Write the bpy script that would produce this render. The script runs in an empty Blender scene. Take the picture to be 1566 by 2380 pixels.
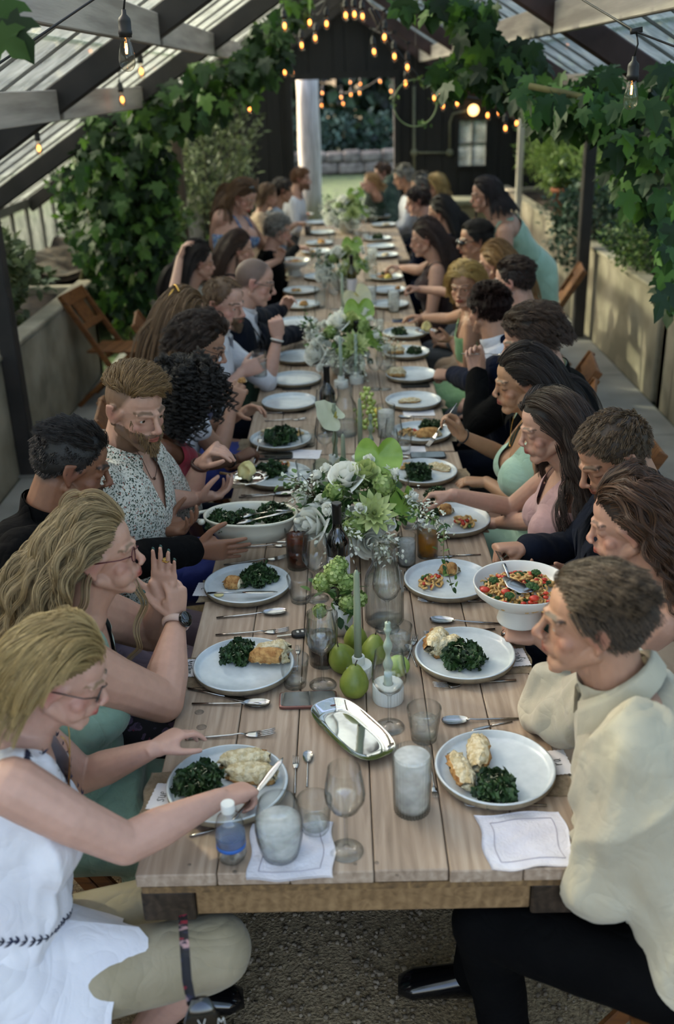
import bpy, math, random
import numpy as np
from mathutils import Vector, Matrix
R_ = random.Random(7)
rng = np.random.default_rng(11)
C = bpy.context.scene.collection
scene = bpy.context.scene
# ---------------------------------------------------------------- camera
PITCH = math.radians(23.5); CAMZ = 2.24; FPX = 35 / 36 * 2380
cam_d = bpy.data.cameras.new('camera'); cam = bpy.data.objects.new('camera', cam_d); C.objects.link(cam)
cam.location = (0, 0, CAMZ); ROLL, YAW = math.radians(1.7), math.radians(.72)
cam.rotation_euler = (Matrix.Rotation(YAW, 3, 'Z') @ Matrix.Rotation(math.pi / 2 - PITCH, 3, 'X') @ Matrix.Rotation(-ROLL, 3, 'Z')).to_euler()
cam_d.sensor_fit = 'VERTICAL'; cam_d.sensor_height = 36; cam_d.sensor_width = 24; cam_d.lens = 35
cam_d.dof.use_dof = True; cam_d.dof.focus_distance = 2.85; cam_d.dof.aperture_fstop = 2.4
cam_d.clip_start = 0.05; cam_d.clip_end = 400
scene.camera = cam
# ---------------------------------------------------------------- sky, sun, exposure
w = bpy.data.worlds.new('sky'); scene.world = w; w.use_nodes = True
nt = w.node_tree; bg = nt.nodes['Background']
sky = nt.nodes.new('ShaderNodeTexSky'); sky.sky_type = 'NISHITA'; sky.sun_disc = False
sky.sun_elevation = math.radians(30); sky.sun_rotation = math.radians(-60)
sky.air_density = 1.0; sky.dust_density = 4.0; sky.ozone_density = 1.0; sky.altitude = 100
wm = nt.nodes.new('ShaderNodeVectorMath'); wm.operation = 'MULTIPLY'; wm.inputs[1].default_value = (1.05, .97, .95)
nt.links.new(sky.outputs[0], wm.inputs[0]); nt.links.new(wm.outputs[0], bg.inputs['Color']); bg.inputs['Strength'].default_value = 0.55
sd = bpy.data.lights.new('sun', 'SUN'); sun = bpy.data.objects.new('sun', sd); C.objects.link(sun)
sd.energy = 6; sd.angle = math.radians(1.2); sd.color = (1.0, 0.88, 0.68)
sun.rotation_euler = Vector((0.80, -0.42, -0.50)).to_track_quat('-Z', 'Y').to_euler()
vs = scene.view_settings
scene.display_settings.display_device = 'sRGB'
vs.view_transform = 'Standard'; vs.look = 'None'; vs.gamma = 1; vs.use_curve_mapping = False
vs.exposure = 0.9
scene.cycles.use_denoising = True
scene.cycles.caustics_reflective = False; scene.cycles.caustics_refractive = False
scene.cycles.max_bounces = 10; scene.cycles.transparent_max_bounces = 40
scene.cycles.sample_clamp_indirect = 6
# ---------------------------------------------------------------- geometry of the view
CP, SP = math.cos(PITCH), math.sin(PITCH)
def ray(px, py):
    x, u = px - 783, 1190 - py
    x, u = x * math.cos(ROLL) + u * math.sin(ROLL), u * math.cos(ROLL) - x * math.sin(ROLL)
    return Matrix.Rotation(YAW, 3, 'Z') @ Vector((x / FPX, CP + u / FPX * SP, -SP + u / FPX * CP))
def P(px, py, z=0.76):                        # the point at height z seen at a pixel
    d = ray(px, py); t = (z - CAMZ) / d.z
    return Vector((d.x * t, d.y * t, z))
def PY(px, py, y):                            # the point at distance y down the hall
    d = ray(px, py); t = y / d.y
    return Vector((d.x * t, y, CAMZ + d.z * t))
def PD(px, py, zc):                           # the point at a camera depth
    d = ray(px, py); return Vector((d.x * zc, d.y * zc, CAMZ + d.z * zc))
def V(*a): return Vector(a)
# ---------------------------------------------------------------- mesh helpers
class MB:
    def __init__(s): s.v = []; s.f = []; s.m = []; s.n = 0
    def add(s, vf, M=None, mi=0):
        v, f = vf; v = np.asarray(v, float)
        if M is not None:
            A = np.array(M); v = v @ A[:3, :3].T + A[:3, 3]
        o = s.n; s.v.append(v); s.n += len(v)
        if isinstance(f, np.ndarray): f = f.tolist()
        s.f += [[i + o for i in q] for q in f]; s.m += [mi] * len(f)
        return s
    def mesh(s, name, off=(0, 0, 0)):
        me = bpy.data.meshes.new(name)
        v = np.vstack(s.v) - np.array(off)
        me.from_pydata(v.tolist(), [], s.f)
        if any(s.m): me.polygons.foreach_set('material_index', s.m)
        return me
    def build(s, name, mat, parent=None, smooth=True, off=None, bev=0, auto=None):
        if off is None: off = parent_origin(parent)
        me = s.mesh(name, off)
        for m in (mat if isinstance(mat, (list, tuple)) else [mat]): me.materials.append(m)
        if smooth: me.polygons.foreach_set('use_smooth', [True] * len(me.polygons))
        if auto: me.set_sharp_from_angle(angle=math.radians(auto))
        me.update()
        o = bpy.data.objects.new(name, me); C.objects.link(o)
        if parent: o.parent = parent
        if bev:
            b = o.modifiers.new('b', 'BEVEL'); b.width = bev; b.segments = 1; b.limit_method = 'ANGLE'
        return o
def parent_origin(p):
    return tuple(p.get('_o', (0, 0, 0))) if p else (0, 0, 0)
def tag(o, label=None, cat=None, group=None, kind=None):
    if label: o['label'] = label
    if cat: o['category'] = cat
    if group: o['group'] = group
    if kind: o['kind'] = kind
    return o
def empty(name, loc, label=None, cat=None, group=None, kind=None, rz=0):
    o = bpy.data.objects.new(name, None); C.objects.link(o); o.location = loc; o.rotation_euler = (0, 0, rz)
    o.empty_display_size = 0.1
    return tag(o, label, cat, group, kind)
def root_at(name, loc, *a, **k):              # an Empty whose children are written in world coordinates
    o = empty(name, loc, *a, **k); o['_o'] = tuple(loc); return o
def kids(o): return [c for c in bpy.data.objects if c.parent == o]
def copy_tree(o, loc=None, rz=None, label=None, group=None):
    mp = {}
    def rec(a, par):
        c = a.copy(); C.objects.link(c)
        if par: c.parent = par
        for ch in a.children: rec(ch, c)
        return c
    c = rec(o, None)
    if loc is not None: c.location = loc
    if rz is not None: c.rotation_euler = (0, 0, rz)
    if label: c['label'] = label
    if group: c['group'] = group
    return c
def box(x0, x1, y0, y1, z0, z1):
    v = [(x0, y0, z0), (x1, y0, z0), (x1, y1, z0), (x0, y1, z0), (x0, y0, z1), (x1, y0, z1), (x1, y1, z1), (x0, y1, z1)]
    return v, [(0, 3, 2, 1), (4, 5, 6, 7), (0, 1, 5, 4), (1, 2, 6, 5), (2, 3, 7, 6), (3, 0, 4, 7)]
def bar(a, b, wx, wz, up=(0, 0, 1)):          # a square bar from a to b
    a, b = Vector(a), Vector(b); d = (b - a).normalized(); u = Vector(up)
    s = d.cross(u).normalized(); u = s.cross(d)
    v = []
    for p in (a, b):
        for i, j in ((-1, -1), (1, -1), (1, 1), (-1, 1)): v.append(tuple(p + s * (i * wx / 2) + u * (j * wz / 2)))
    return v, [(3, 2, 1, 0), (4, 5, 6, 7), (0, 1, 5, 4), (1, 2, 6, 5), (2, 3, 7, 6), (3, 0, 4, 7)]
def lathe(prof, n=20, flutes=0, amp=0.0, fz=None):    # prof [(r,z)...]; r=0 ends are closed
    v = []; f = []; a = np.arange(n) * 2 * math.pi / n
    k = len(prof)
    for r, z in prof:
        rr = np.full(n, r)
        if flutes and (fz is None or fz[0] <= z <= fz[1]): rr = r * (1 + amp * np.cos(flutes * a))
        v.append(np.stack([rr * np.cos(a), rr * np.sin(a), np.full(n, z)], 1))
    v = np.vstack(v)
    i = np.arange(n); j = (i + 1) % n
    for q in range(k - 1):
        f.append(np.stack([q * n + i, q * n + j, (q + 1) * n + j, (q + 1) * n + i], 1))
    f = np.vstack(f).tolist()
    f.append(list(range(n))[::-1]); f.append(list(range((k - 1) * n, k * n)))
    return v, f
def frames(pts):
    pts = np.asarray(pts, float); t = np.gradient(pts, axis=0); t /= np.linalg.norm(t, axis=1)[:, None] + 1e-12
    u = np.cross(t[0], (0, 0, 1.0))
    if np.linalg.norm(u) < 1e-3: u = np.cross(t[0], (1.0, 0, 0))
    u /= np.linalg.norm(u); us = []
    for k in range(len(pts)):
        u = u - t[k] * np.dot(u, t[k]); u /= np.linalg.norm(u) + 1e-12; us.append(u)
    us = np.array(us); return t, us, np.cross(t, us)
def tube(pts, rad, n=6, flat=1.0):
    pts = np.asarray(pts, float); k = len(pts); rad = np.broadcast_to(np.asarray(rad, float), (k,))
    t, u, w_ = frames(pts); a = np.arange(n) * 2 * math.pi / n
    v = (pts[:, None] + rad[:, None, None] * (np.cos(a)[None, :, None] * u[:, None] + flat * np.sin(a)[None, :, None] * w_[:, None])).reshape(-1, 3)
    i = np.arange(n); j = (i + 1) % n
    f = np.vstack([np.stack([q * n + i, q * n + j, (q + 1) * n + j, (q + 1) * n + i], 1) for q in range(k - 1)]).tolist()
    f.append(list(range(n))[::-1]); f.append(list(range((k - 1) * n, k * n)))
    return v, f
def ell(c, r, n=14, m=9, R=None, hem=None):
    if not hasattr(r, '__len__'): r = (r, r, r)
    th = np.linspace(-math.pi / 2 if hem is None else hem, math.pi / 2, m)
    v = []; a = np.arange(n) * 2 * math.pi / n
    for t in th: v.append(np.stack([np.cos(t) * np.cos(a), np.cos(t) * np.sin(a), np.full(n, math.sin(t))], 1))
    v = np.vstack(v) * np.array(r)
    if R is not None: v = v @ np.array(R).T
    v = v + np.array(c)
    i = np.arange(n); j = (i + 1) % n
    f = np.vstack([np.stack([q * n + i, q * n + j, (q + 1) * n + j, (q + 1) * n + i], 1) for q in range(m - 1)]).tolist()
    f.append(list(range(n))[::-1]); f.append(list(range((m - 1) * n, m * n)))
    return v, f
def capsule(a, b, ra, rb, n=12):
    a = np.array(a, float); b = np.array(b, float); d = b - a; L = np.linalg.norm(d); d = d / (L + 1e-9)
    pts = []; rr = []
    for s in (-.98, -.8, -.5, 0): pts.append(a + d * ra * s); rr.append(ra * math.sqrt(max(0, 1 - s * s)))
    for s in (0, .5, .8, .98): pts.append(b + d * rb * s); rr.append(rb * math.sqrt(max(0, 1 - s * s)))
    return tube(pts, rr, n)
def rings(cs, ws, ds, rv, fv, n=20, p=2.3):   # a lofted body of superellipse rings
    a = np.arange(n) * 2 * math.pi / n
    ca, sa = np.cos(a), np.sin(a)
    ex = np.sign(ca) * np.abs(ca) ** (2 / p); ey = np.sign(sa) * np.abs(sa) ** (2 / p)
    rv = np.array(rv); fv = np.array(fv)
    v = np.vstack([np.array(c) + w_ * ex[:, None] * rv + d * ey[:, None] * fv for c, w_, d in zip(cs, ws, ds)])
    i = np.arange(n); j = (i + 1) % n; k = len(cs)
    f = np.vstack([np.stack([q * n + i, q * n + j, (q + 1) * n + j, (q + 1) * n + i], 1) for q in range(k - 1)]).tolist()
    f.append(list(range(n))[::-1]); f.append(list(range((k - 1) * n, k * n)))
    return v, f
def sheet(fn, nu, nv, thick=0.0):             # surface fn(u,v)->xyz with u,v in 0..1
    u, v_ = np.meshgrid(np.linspace(0, 1, nu), np.linspace(0, 1, nv), indexing='ij')
    p = np.stack(fn(u, v_), -1).reshape(-1, 3)
    q = np.arange(nu * nv).reshape(nu, nv)
    f = np.stack([q[:-1, :-1], q[1:, :-1], q[1:, 1:], q[:-1, 1:]], -1).reshape(-1, 4)
    if thick:
        n_ = len(p); p2 = p - np.array((0, 0, thick)); f2 = f[:, ::-1] + n_
        bd = np.concatenate([q[0, :], q[1:, -1], q[-1, ::-1][1:], q[::-1, 0][1:-1]])
        e = np.stack([bd, np.roll(bd, -1), np.roll(bd, -1) + n_, bd + n_], 1)[:, ::-1]
        return np.vstack([p, p2]), np.vstack([f, f2, e])
    return p, f
def leafmesh(shape, fold=.15, droop=.25):     # shape [(x half width, y along)], a leaf with a midrib fold
    v = []; f = []
    for w_, y in shape:
        z = -droop * y * y
        v += [(-w_, y, z + fold * w_), (0, y, z), (w_, y, z + fold * w_)]
    for k in range(len(shape) - 1):
        b = 3 * k
        f += [(b, b + 1, b + 4, b + 3), (b + 1, b + 2, b + 5, b + 4)]
    return np.array(v, float), f
LEAF = leafmesh([(0.02, 0), (.28, .25), (.33, .5), (.2, .8), (.01, 1)])
SLIM = leafmesh([(0.02, 0), (.12, .3), (.12, .6), (.01, 1)])
def _hop():
    import itertools
    pr = [(0, 0), (.12, -.1), (.34, -.12), (.3, .08), (.52, .22), (.62, .5), (.4, .42), (.24, .44), (.3, .68), (.14, .9), (0, 1.08)]
    v = [(0, .25, .0)] + [(x, y, .06 * abs(x) - .22 * max(0, y) ** 2 - .12 * x * x) for x, y in pr] + [(-x, y, .06 * abs(x) - .22 * max(0, y) ** 2 - .12 * x * x) for x, y in pr[-2:0:-1]]
    n = len(v) - 1
    return np.array(v, float), [(0, 1 + k, 1 + (k + 1) % n) for k in range(n)]
HOP = _hop()
def scatter(leaf, pos, size, dirs=None, ups=None, jit=1.0):   # many leaves in one array (verts, faces)
    lv, lf = leaf; n = len(pos); pos = np.asarray(pos, float)
    d = rng.normal(size=(n, 3)) * jit
    if dirs is not None: d = d + dirs
    d /= np.linalg.norm(d, axis=1)[:, None] + 1e-9
    u = rng.normal(size=(n, 3)) * .5 * jit + (np.array((0, 0, 1.0)) if ups is None else ups)
    s = np.cross(d, u); s /= np.linalg.norm(s, axis=1)[:, None] + 1e-9; u = np.cross(s, d)
    size = np.broadcast_to(np.asarray(size, float), (n,))
    v = pos[:, None] + size[:, None, None] * (lv[None, :, 0:1] * s[:, None] + lv[None, :, 1:2] * d[:, None] + lv[None, :, 2:3] * u[:, None])
    return v.reshape(-1, 3), len(lv), lf, n
def scatter_obj(name, leaf, pos, size, mat, parent=None, dirs=None, ups=None, jit=1.0, kind='stuff'):
    v, k, lf, n = scatter(leaf, pos, size, dirs, ups, jit)
    v = v - np.array(parent_origin(parent))
    ls = [len(q) for q in lf]; flat = np.concatenate([np.array(q) for q in lf]); nl = len(flat)
    me = bpy.data.meshes.new(name); me.vertices.add(len(v)); me.vertices.foreach_set('co', v.ravel())
    me.loops.add(nl * n); me.loops.foreach_set('vertex_index', (flat[None] + k * np.arange(n)[:, None]).ravel().astype(np.int32))
    me.polygons.add(len(lf) * n)
    st = np.concatenate([[0], np.cumsum(ls)[:-1]])
    me.polygons.foreach_set('loop_start', (st[None] + nl * np.arange(n)[:, None]).ravel().astype(np.int32))
    me.update(calc_edges=True); me.validate()
    at = me.attributes.new('rnd', 'FLOAT', 'POINT'); at.data.foreach_set('value', np.repeat(rng.random(n), k))
    me.materials.append(mat); o = bpy.data.objects.new(name, me); C.objects.link(o)
    if parent: o.parent = parent
    if kind: o['kind'] = kind
    return o
# ---------------------------------------------------------------- materials, all node-made
def lin(c):
    if isinstance(c, str):
        c = c.lstrip('#'); c = [int(c[i:i + 2], 16) / 255 for i in (0, 2, 4)]
        return tuple(x / 12.92 if x <= .04045 else ((x + .055) / 1.055) ** 2.4 for x in c) + (1,)
    return tuple(c[:3]) + (1,)
def newmat(name):
    m = bpy.data.materials.new(name); m.use_nodes = True; n = m.node_tree
    return m, n, n.nodes['Principled BSDF']
def pm(name, c1, c2=None, scale=8, rough=.6, metal=0, bump=0, bscale=None, spec=.5, stretch=None, detail=4, sss=0, sheen=0, coat=0, lo=.35, hi=.65, trans=0):
    m, n, b = newmat(name); L = n.links
    tc = n.nodes.new('ShaderNodeTexCoord'); mp = n.nodes.new('ShaderNodeMapping'); L.new(tc.outputs['Object'], mp.inputs[0])
    if stretch: mp.inputs['Scale'].default_value = stretch
    nz = n.nodes.new('ShaderNodeTexNoise'); nz.inputs['Scale'].default_value = scale; nz.inputs['Detail'].default_value = detail
    L.new(mp.outputs[0], nz.inputs['Vector'])
    rp = n.nodes.new('ShaderNodeValToRGB'); rp.color_ramp.elements[0].position = lo; rp.color_ramp.elements[1].position = hi
    rp.color_ramp.elements[0].color = lin(c1); rp.color_ramp.elements[1].color = lin(c2 or c1)
    L.new(nz.outputs['Fac'], rp.inputs[0]); L.new(rp.outputs[0], b.inputs['Base Color'])
    b.inputs['Roughness'].default_value = rough; b.inputs['Metallic'].default_value = metal; b.inputs['Specular IOR Level'].default_value = spec
    if sss: b.inputs['Subsurface Weight'].default_value = sss; b.inputs['Subsurface Radius'].default_value = (.01, .004, .002)
    if sheen: b.inputs['Sheen Weight'].default_value = sheen
    if coat: b.inputs['Coat Weight'].default_value = coat; b.inputs['Coat Roughness'].default_value = .1
    if bump:
        n2 = n.nodes.new('ShaderNodeTexNoise'); n2.inputs['Scale'].default_value = bscale or scale * 6; n2.inputs['Detail'].default_value = 3
        L.new(mp.outputs[0], n2.inputs['Vector'])
        bp = n.nodes.new('ShaderNodeBump'); bp.inputs['Strength'].default_value = bump; bp.inputs['Distance'].default_value = .01
        L.new(n2.outputs['Fac'], bp.inputs['Height']); L.new(bp.outputs[0], b.inputs['Normal'])
    if trans:
        tr = n.nodes.new('ShaderNodeBsdfTranslucent'); L.new(rp.outputs[0], tr.inputs[0])
        mx = n.nodes.new('ShaderNodeMixShader'); mx.inputs[0].default_value = trans
        L.new(b.outputs[0], mx.inputs[1]); L.new(tr.outputs[0], mx.inputs[2]); L.new(mx.outputs[0], n.nodes['Material Output'].inputs[0])
    return m
def leafmat(name, dark, mid, light, rough=.6, trans=.3):
    m, n, b = newmat(name); L = n.links
    at = n.nodes.new('ShaderNodeAttribute'); at.attribute_name = 'rnd'
    oi = n.nodes.new('ShaderNodeObjectInfo')
    ad = n.nodes.new('ShaderNodeMath'); ad.operation = 'ADD'; L.new(at.outputs['Fac'], ad.inputs[0]); L.new(oi.outputs['Random'], ad.inputs[1])
    fr = n.nodes.new('ShaderNodeMath'); fr.operation = 'FRACT'; L.new(ad.outputs[0], fr.inputs[0])
    rp = n.nodes.new('ShaderNodeValToRGB'); e = rp.color_ramp.elements
    e[0].color = lin(dark); e[1].color = lin(light); e[1].position = 1; k = e.new(.55); k.color = lin(mid)
    L.new(fr.outputs[0], rp.inputs[0]); L.new(rp.outputs[0], b.inputs['Base Color']); b.inputs['Roughness'].default_value = rough
    tr = n.nodes.new('ShaderNodeBsdfTranslucent'); L.new(rp.outputs[0], tr.inputs[0])
    mx = n.nodes.new('ShaderNodeMixShader'); mx.inputs[0].default_value = trans
    L.new(b.outputs[0], mx.inputs[1]); L.new(tr.outputs[0], mx.inputs[2]); L.new(mx.outputs[0], n.nodes['Material Output'].inputs[0])
    return m
def thinglass(name, tint='#f4f7f5', edge='#8d9996', refl=.9, rough=.02, haze=0.0, hazecol='#dfe6e4', hscale=6):
    m, n, b = newmat(name); L = n.links; n.nodes.remove(b)
    lw = n.nodes.new('ShaderNodeLayerWeight'); lw.inputs['Blend'].default_value = .5
    def pw_(e, k, c):
        p_ = n.nodes.new('ShaderNodeMath'); p_.operation = 'POWER'; p_.inputs[1].default_value = e; L.new(lw.outputs['Facing'], p_.inputs[0])
        q_ = n.nodes.new('ShaderNodeMath'); q_.operation = 'MULTIPLY_ADD'; q_.inputs[1].default_value = k; q_.inputs[2].default_value = c; L.new(p_.outputs[0], q_.inputs[0]); return q_.outputs[0]
    cm = n.nodes.new('ShaderNodeMix'); cm.data_type = 'RGBA'; cm.inputs[6].default_value = lin(tint); cm.inputs[7].default_value = lin(edge); L.new(pw_(3.6, 1, 0), cm.inputs[0])
    tr = n.nodes.new('ShaderNodeBsdfTransparent'); L.new(cm.outputs[2], tr.inputs[0])
    gl = n.nodes.new('ShaderNodeBsdfGlossy'); gl.inputs['Roughness'].default_value = rough
    mx = n.nodes.new('ShaderNodeMixShader'); L.new(pw_(3, .5 * refl, .06 * refl), mx.inputs[0]); L.new(tr.outputs[0], mx.inputs[1]); L.new(gl.outputs[0], mx.inputs[2])
    out = mx
    if haze:
        df = n.nodes.new('ShaderNodeBsdfTranslucent'); df.inputs[0].default_value = lin(hazecol)
        d2 = n.nodes.new('ShaderNodeBsdfDiffuse'); d2.inputs[0].default_value = lin(hazecol)
        m1 = n.nodes.new('ShaderNodeMixShader'); m1.inputs[0].default_value = .5; L.new(df.outputs[0], m1.inputs[1]); L.new(d2.outputs[0], m1.inputs[2])
        tc = n.nodes.new('ShaderNodeTexCoord'); nz = n.nodes.new('ShaderNodeTexNoise'); nz.inputs['Scale'].default_value = hscale; L.new(tc.outputs['Object'], nz.inputs['Vector'])
        mr = n.nodes.new('ShaderNodeMapRange'); mr.inputs[1].default_value = .3; mr.inputs[2].default_value = .7; mr.inputs[3].default_value = haze * .5; mr.inputs[4].default_value = min(1, haze * 1.5); L.new(nz.outputs['Fac'], mr.inputs[0])
        out = n.nodes.new('ShaderNodeMixShader'); L.new(mr.outputs[0], out.inputs[0]); L.new(mx.outputs[0], out.inputs[1]); L.new(m1.outputs[0], out.inputs[2])
    L.new(out.outputs[0], n.nodes['Material Output'].inputs[0])
    return m
def emit(name, col, s):
    m, n, b = newmat(name); b.inputs['Base Color'].default_value = lin(col); b.inputs['Emission Color'].default_value = lin(col); b.inputs['Emission Strength'].default_value = s
    return m
def noise3(p, f, seed=0):                     # cheap smooth noise in numpy
    r = np.random.default_rng(seed); o = np.zeros(len(p))
    for k in range(7):
        d = r.normal(size=3); d /= np.linalg.norm(d); w2 = r.normal(size=3)
        o += np.sin(p @ d * f * r.uniform(.6, 1.7) + r.uniform(0, 6) + 1.3 * np.sin(p @ w2 * f * .4))
    return o / 7
# ================================================================ materials of the place
M = {}
M['concrete'] = pm('concrete', '#77705f', '#a39a87', 3, .85, bump=.25, bscale=40)
M['path'] = pm('path', '#7c7a76', '#97948e', 2.5, .9, bump=.2, bscale=60)
M['gravel'] = pm('gravel', '#68573f', '#a48f6c', 90, .95, bump=.9, bscale=120, lo=.3, hi=.7)
M['pebble'] = pm('pebble', '#5e5140', '#8d7d66', 30, .85)
M['soil'] = pm('soil', '#1d1611', '#43352a', 14, .95, bump=.8, bscale=60)
M['steel_dark'] = pm('steel_dark', '#1d1b1a', '#2d2826', 6, .6, bump=.1)
M['rust'] = pm('rust', '#33211d', '#4b3531', 5, .7, bump=.15)
M['purlin'] = pm('purlin', '#8f8780', '#b6aea6', 3, .75, bump=.15, stretch=(6, .4, 6))
M['bar'] = pm('bar', '#5d5b56', '#77756f', 4, .7)
M['blackwood'] = pm('blackwood', '#0b0b0a', '#171614', 4, .75, bump=.2, stretch=(5, 5, .5))
M['lawn'] = pm('lawn', '#27351a', '#45592a', 6, .9, bump=.6, bscale=80)
M['stone'] = pm('stone', '#4d463d', '#7d7466', 5, .9, bump=.5, bscale=20)
M['palewood'] = pm('palewood', '#a39c8e', '#cfc8ba', 5, .8, bump=.3, stretch=(6, 6, .6))
M['postwood'] = pm('postwood', '#3a3029', '#544739', 5, .8, bump=.2, stretch=(6, 6, .6))
M['purplepost'] = pm('purplepost', '#3a2429', '#4d3339', 5, .6, stretch=(6, 6, .6))
M['roofglass'] = thinglass('roofglass', '#dfe6e0', '#a9b5ae', .8, .06, haze=.3, hazecol='#e6ebe4', hscale=7)
M['sideglass'] = thinglass('sideglass', '#e3ebe6', '#93a29c', .8, .05, haze=.1)
M['bark'] = pm('bark', '#2c241c', '#4a3f33', 8, .9, bump=.6)
M['conduit'] = pm('conduit', '#5c5f4c', '#737560', 5, .6)
M['vineleaf'] = leafmat('vineleaf', '#152a11', '#2a4a1d', '#587c2a', .62, .35)
M['vineleaf2'] = leafmat('vineleaf2', '#142a14', '#27481c', '#4c742f', .6, .32)
M['brightleaf'] = leafmat('brightleaf', '#50682f', '#78934a', '#a6bd76', .6, .4)
M['olive'] = leafmat('olive', '#3c4a2c', '#5d6b45', '#8d9a6d', .5, .3)
M['shrubleaf'] = leafmat('shrubleaf', '#2a3d1e', '#44602f', '#7b9148', .5, .35)
M['bluegreen'] = leafmat('bluegreen', '#1f3022', '#33493a', '#56705c', .5, .25)
M['treeleaf'] = leafmat('treeleaf', '#0c150b', '#1c2c15', '#3f552a', .5, .3)
M['treeleaf2'] = leafmat('treeleaf2', '#16200f', '#33451f', '#6b7d38', .5, .35)
M['terracotta'] = pm('terracotta', '#7a4128', '#99583a', 6, .8)
M['vinestem'] = pm('vinestem', '#4a4a2c', '#66633a', 8, .8)
AX, RIDGE, EAVE, HW = .1, 3.22, 1.20, 3.3    # hall axis, ridge height, eave height, half width
SLOPE = (RIDGE - EAVE) / HW
def roofz(x): return RIDGE - SLOPE * abs(x - AX)
def struct(name): return empty(name, (0, 0, 0), kind='structure')
# ---------------------------------------------------------------- floor
floor = tag(MB().add(box(-14, 14, -4, 45, -.3, -.02)).build('floor', M['lawn'], smooth=False), kind='structure')
gr = MB().add(sheet(lambda u, v: (-1.72 + u * 3.6, -2 + v * 17, 0 * u + .004 * np.sin(u * 40) * np.sin(v * 150)), 40, 120, .02)).build('gravel_bed', M['gravel'], floor)
mb = MB()
cube = np.array([(x, y, z) for z in (-.4, .4) for y in (-1, 1) for x in (-1, 1)], float); cube[:4, :2] *= .8; cube[4:, :2] *= .7
cf = [(4, 5, 7, 6), (0, 1, 5, 4), (1, 3, 7, 5), (3, 2, 6, 7), (2, 0, 4, 6)]
pp = np.stack([rng.uniform(-.6, 1.5, 5200), rng.uniform(.9, 2.7, 5200), np.full(5200, .004)], 1)
scatter_obj('pebbles', (cube, cf), pp, rng.uniform(.003, .0085, 5200), M['pebble'], floor, dirs=np.tile((1, 0, 0), (5200, 1)), ups=np.tile((0, 0, 3.), (5200, 1)), jit=.8)
mb = MB()
for x0, x1 in ((-2.03, -1.38), (1.48, 2.22)):
    y = -1.0; k = 0
    while y < 15:
        L = 1.45
        b = MB().add(box(x0, x1, y + .006, y + L - .006, -.02, .022)).build('path_slab', M['path'], floor, False, bev=.006)
        y += L
# ---------------------------------------------------------------- planter walls and low glass sides
def planter(name, xi, xo, y0, y1, h):
    o = struct(name); s = 1 if xo > xi else -1; t = .11
    y = y0
    while y < y1 - .01:                       # cast in lengths, each with its cap
        ye = min(y + 1.9, y1)
        MB().add(box(min(xi, xi + s * t), max(xi, xi + s * t), y + .004, ye - .004, 0, h)).build('concrete_panel', M['concrete'], o, False, bev=.012)
        MB().add(box(min(xi - s * .015, xi + s * (t + .01)), max(xi - s * .015, xi + s * (t + .01)), y + .004, ye - .004, h, h + .035)).build('coping', M['concrete'], o, False, bev=.008)
        y = ye
    MB().add(box(min(xi, xo), max(xi, xo), y1 - t, y1, 0, h)).build('end_panel', M['concrete'], o, False, bev=.01)
    MB().add(sheet(lambda u, v: (xi + s * (t + u * (abs(xo - xi) - t)), y0 + v * (y1 - y0), h - .1 + .04 * np.sin(u * 9 + v * 31) + .03 * np.sin(v * 90)), 12, 60, .05)).build('soil', M['soil'], o)
    return o
planter('wall_left', -2.04, -3.18, -1, 8.2, .76)
planter('wall_left_far', -1.95, -3.18, 9.4, 14.6, .76)
planter('wall_right', 2.23, 3.36, -1, 6.9, .74)
planter('wall_right_far', 2.23, 3.36, 7.0, 14.6, .78)
for nm, x in (('window_1', -3.2), ('window_2', 3.4)):
    o = struct(nm)
    MB().add(box(x - .06, x + .06, -1, 15, 0, .62)).build('sill_wall', M['concrete'], o, False)
    MB().add(box(x - .05, x + .05, -1, 15, EAVE - .06, EAVE + .02)).build('eave_plate', M['bar'], o, False)
    for k in range(33):
        y = -1 + k * .5
        MB().add(box(x - .02, x + .02, y - .018, y + .018, .62, EAVE - .06)).build('mullion', M['bar'], o, False)
    pn = None
    for k in range(32):
        y = -1 + k * .5
        if pn is None:
            pn = MB().add(box(-.003, .003, .02, .48, .62, EAVE - .06)).build('pane', M['sideglass'], o, False); pn.location = (x, y, 0)
        else:
            q = pn.copy(); C.objects.link(q); q.location = (x, y, 0)
# ---------------------------------------------------------------- roof frame, bars and panes
roof = struct('ceiling')
for y in (5.65, 8.1, 10.55, 12.9, 14.8):
    for s in (-1, 1):
        MB().add(bar((AX, y, RIDGE - .075), (AX + s * (HW - .02), y, EAVE - .06), .085, .135)).build('rafter', M['steel_dark'] if s < 0 else M['rust'], roof, False, bev=.008)
MB().add(bar((AX, -1, RIDGE - .06), (AX, 15, RIDGE - .06), .06, .16)).build('ridge_beam', M['postwood'], roof, False)
def post(x, y, m, top=None, w_=.1):
    MB().add(box(x - w_ / 2, x + w_ / 2, y - w_ / 2, y + w_ / 2, .02, top or roofz(x) - .13)).build('post', m, roof, False, bev=.008)
    MB().add(box(x - .09, x + .09, y - .08, y + .08, .02, .035)).build('foot_plate', M['bar'], roof, False, bev=.004)
post(-1.99, 5.82, M['steel_dark']); post(2.12, 8.95, M['steel_dark']); post(2.07, 12.1, M['palewood'], w_=.07); post(-1.85, 9.3, M['purplepost']); post(-1.72, 11.2, M['postwood'])
for y0, y1 in ((-.2, 5.65), (5.65, 8.1), (8.1, 10.55), (10.55, 12.9), (12.9, 14.8)):
    for s in (-1, 1):
        for d in (1.02, 1.58):
            x = AX + s * d; z = roofz(x) - .10
            MB().add(box(x - .022, x + .022, y0 + .045, y1 - .045, z - .075, z + .075)).build('purlin', M['purlin'], roof, False, bev=.004)
Lr = math.hypot(HW, RIDGE - EAVE); ang = math.atan(SLOPE); BAR = .42; NR = 5
bm_, pm_ = {}, {}
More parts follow.
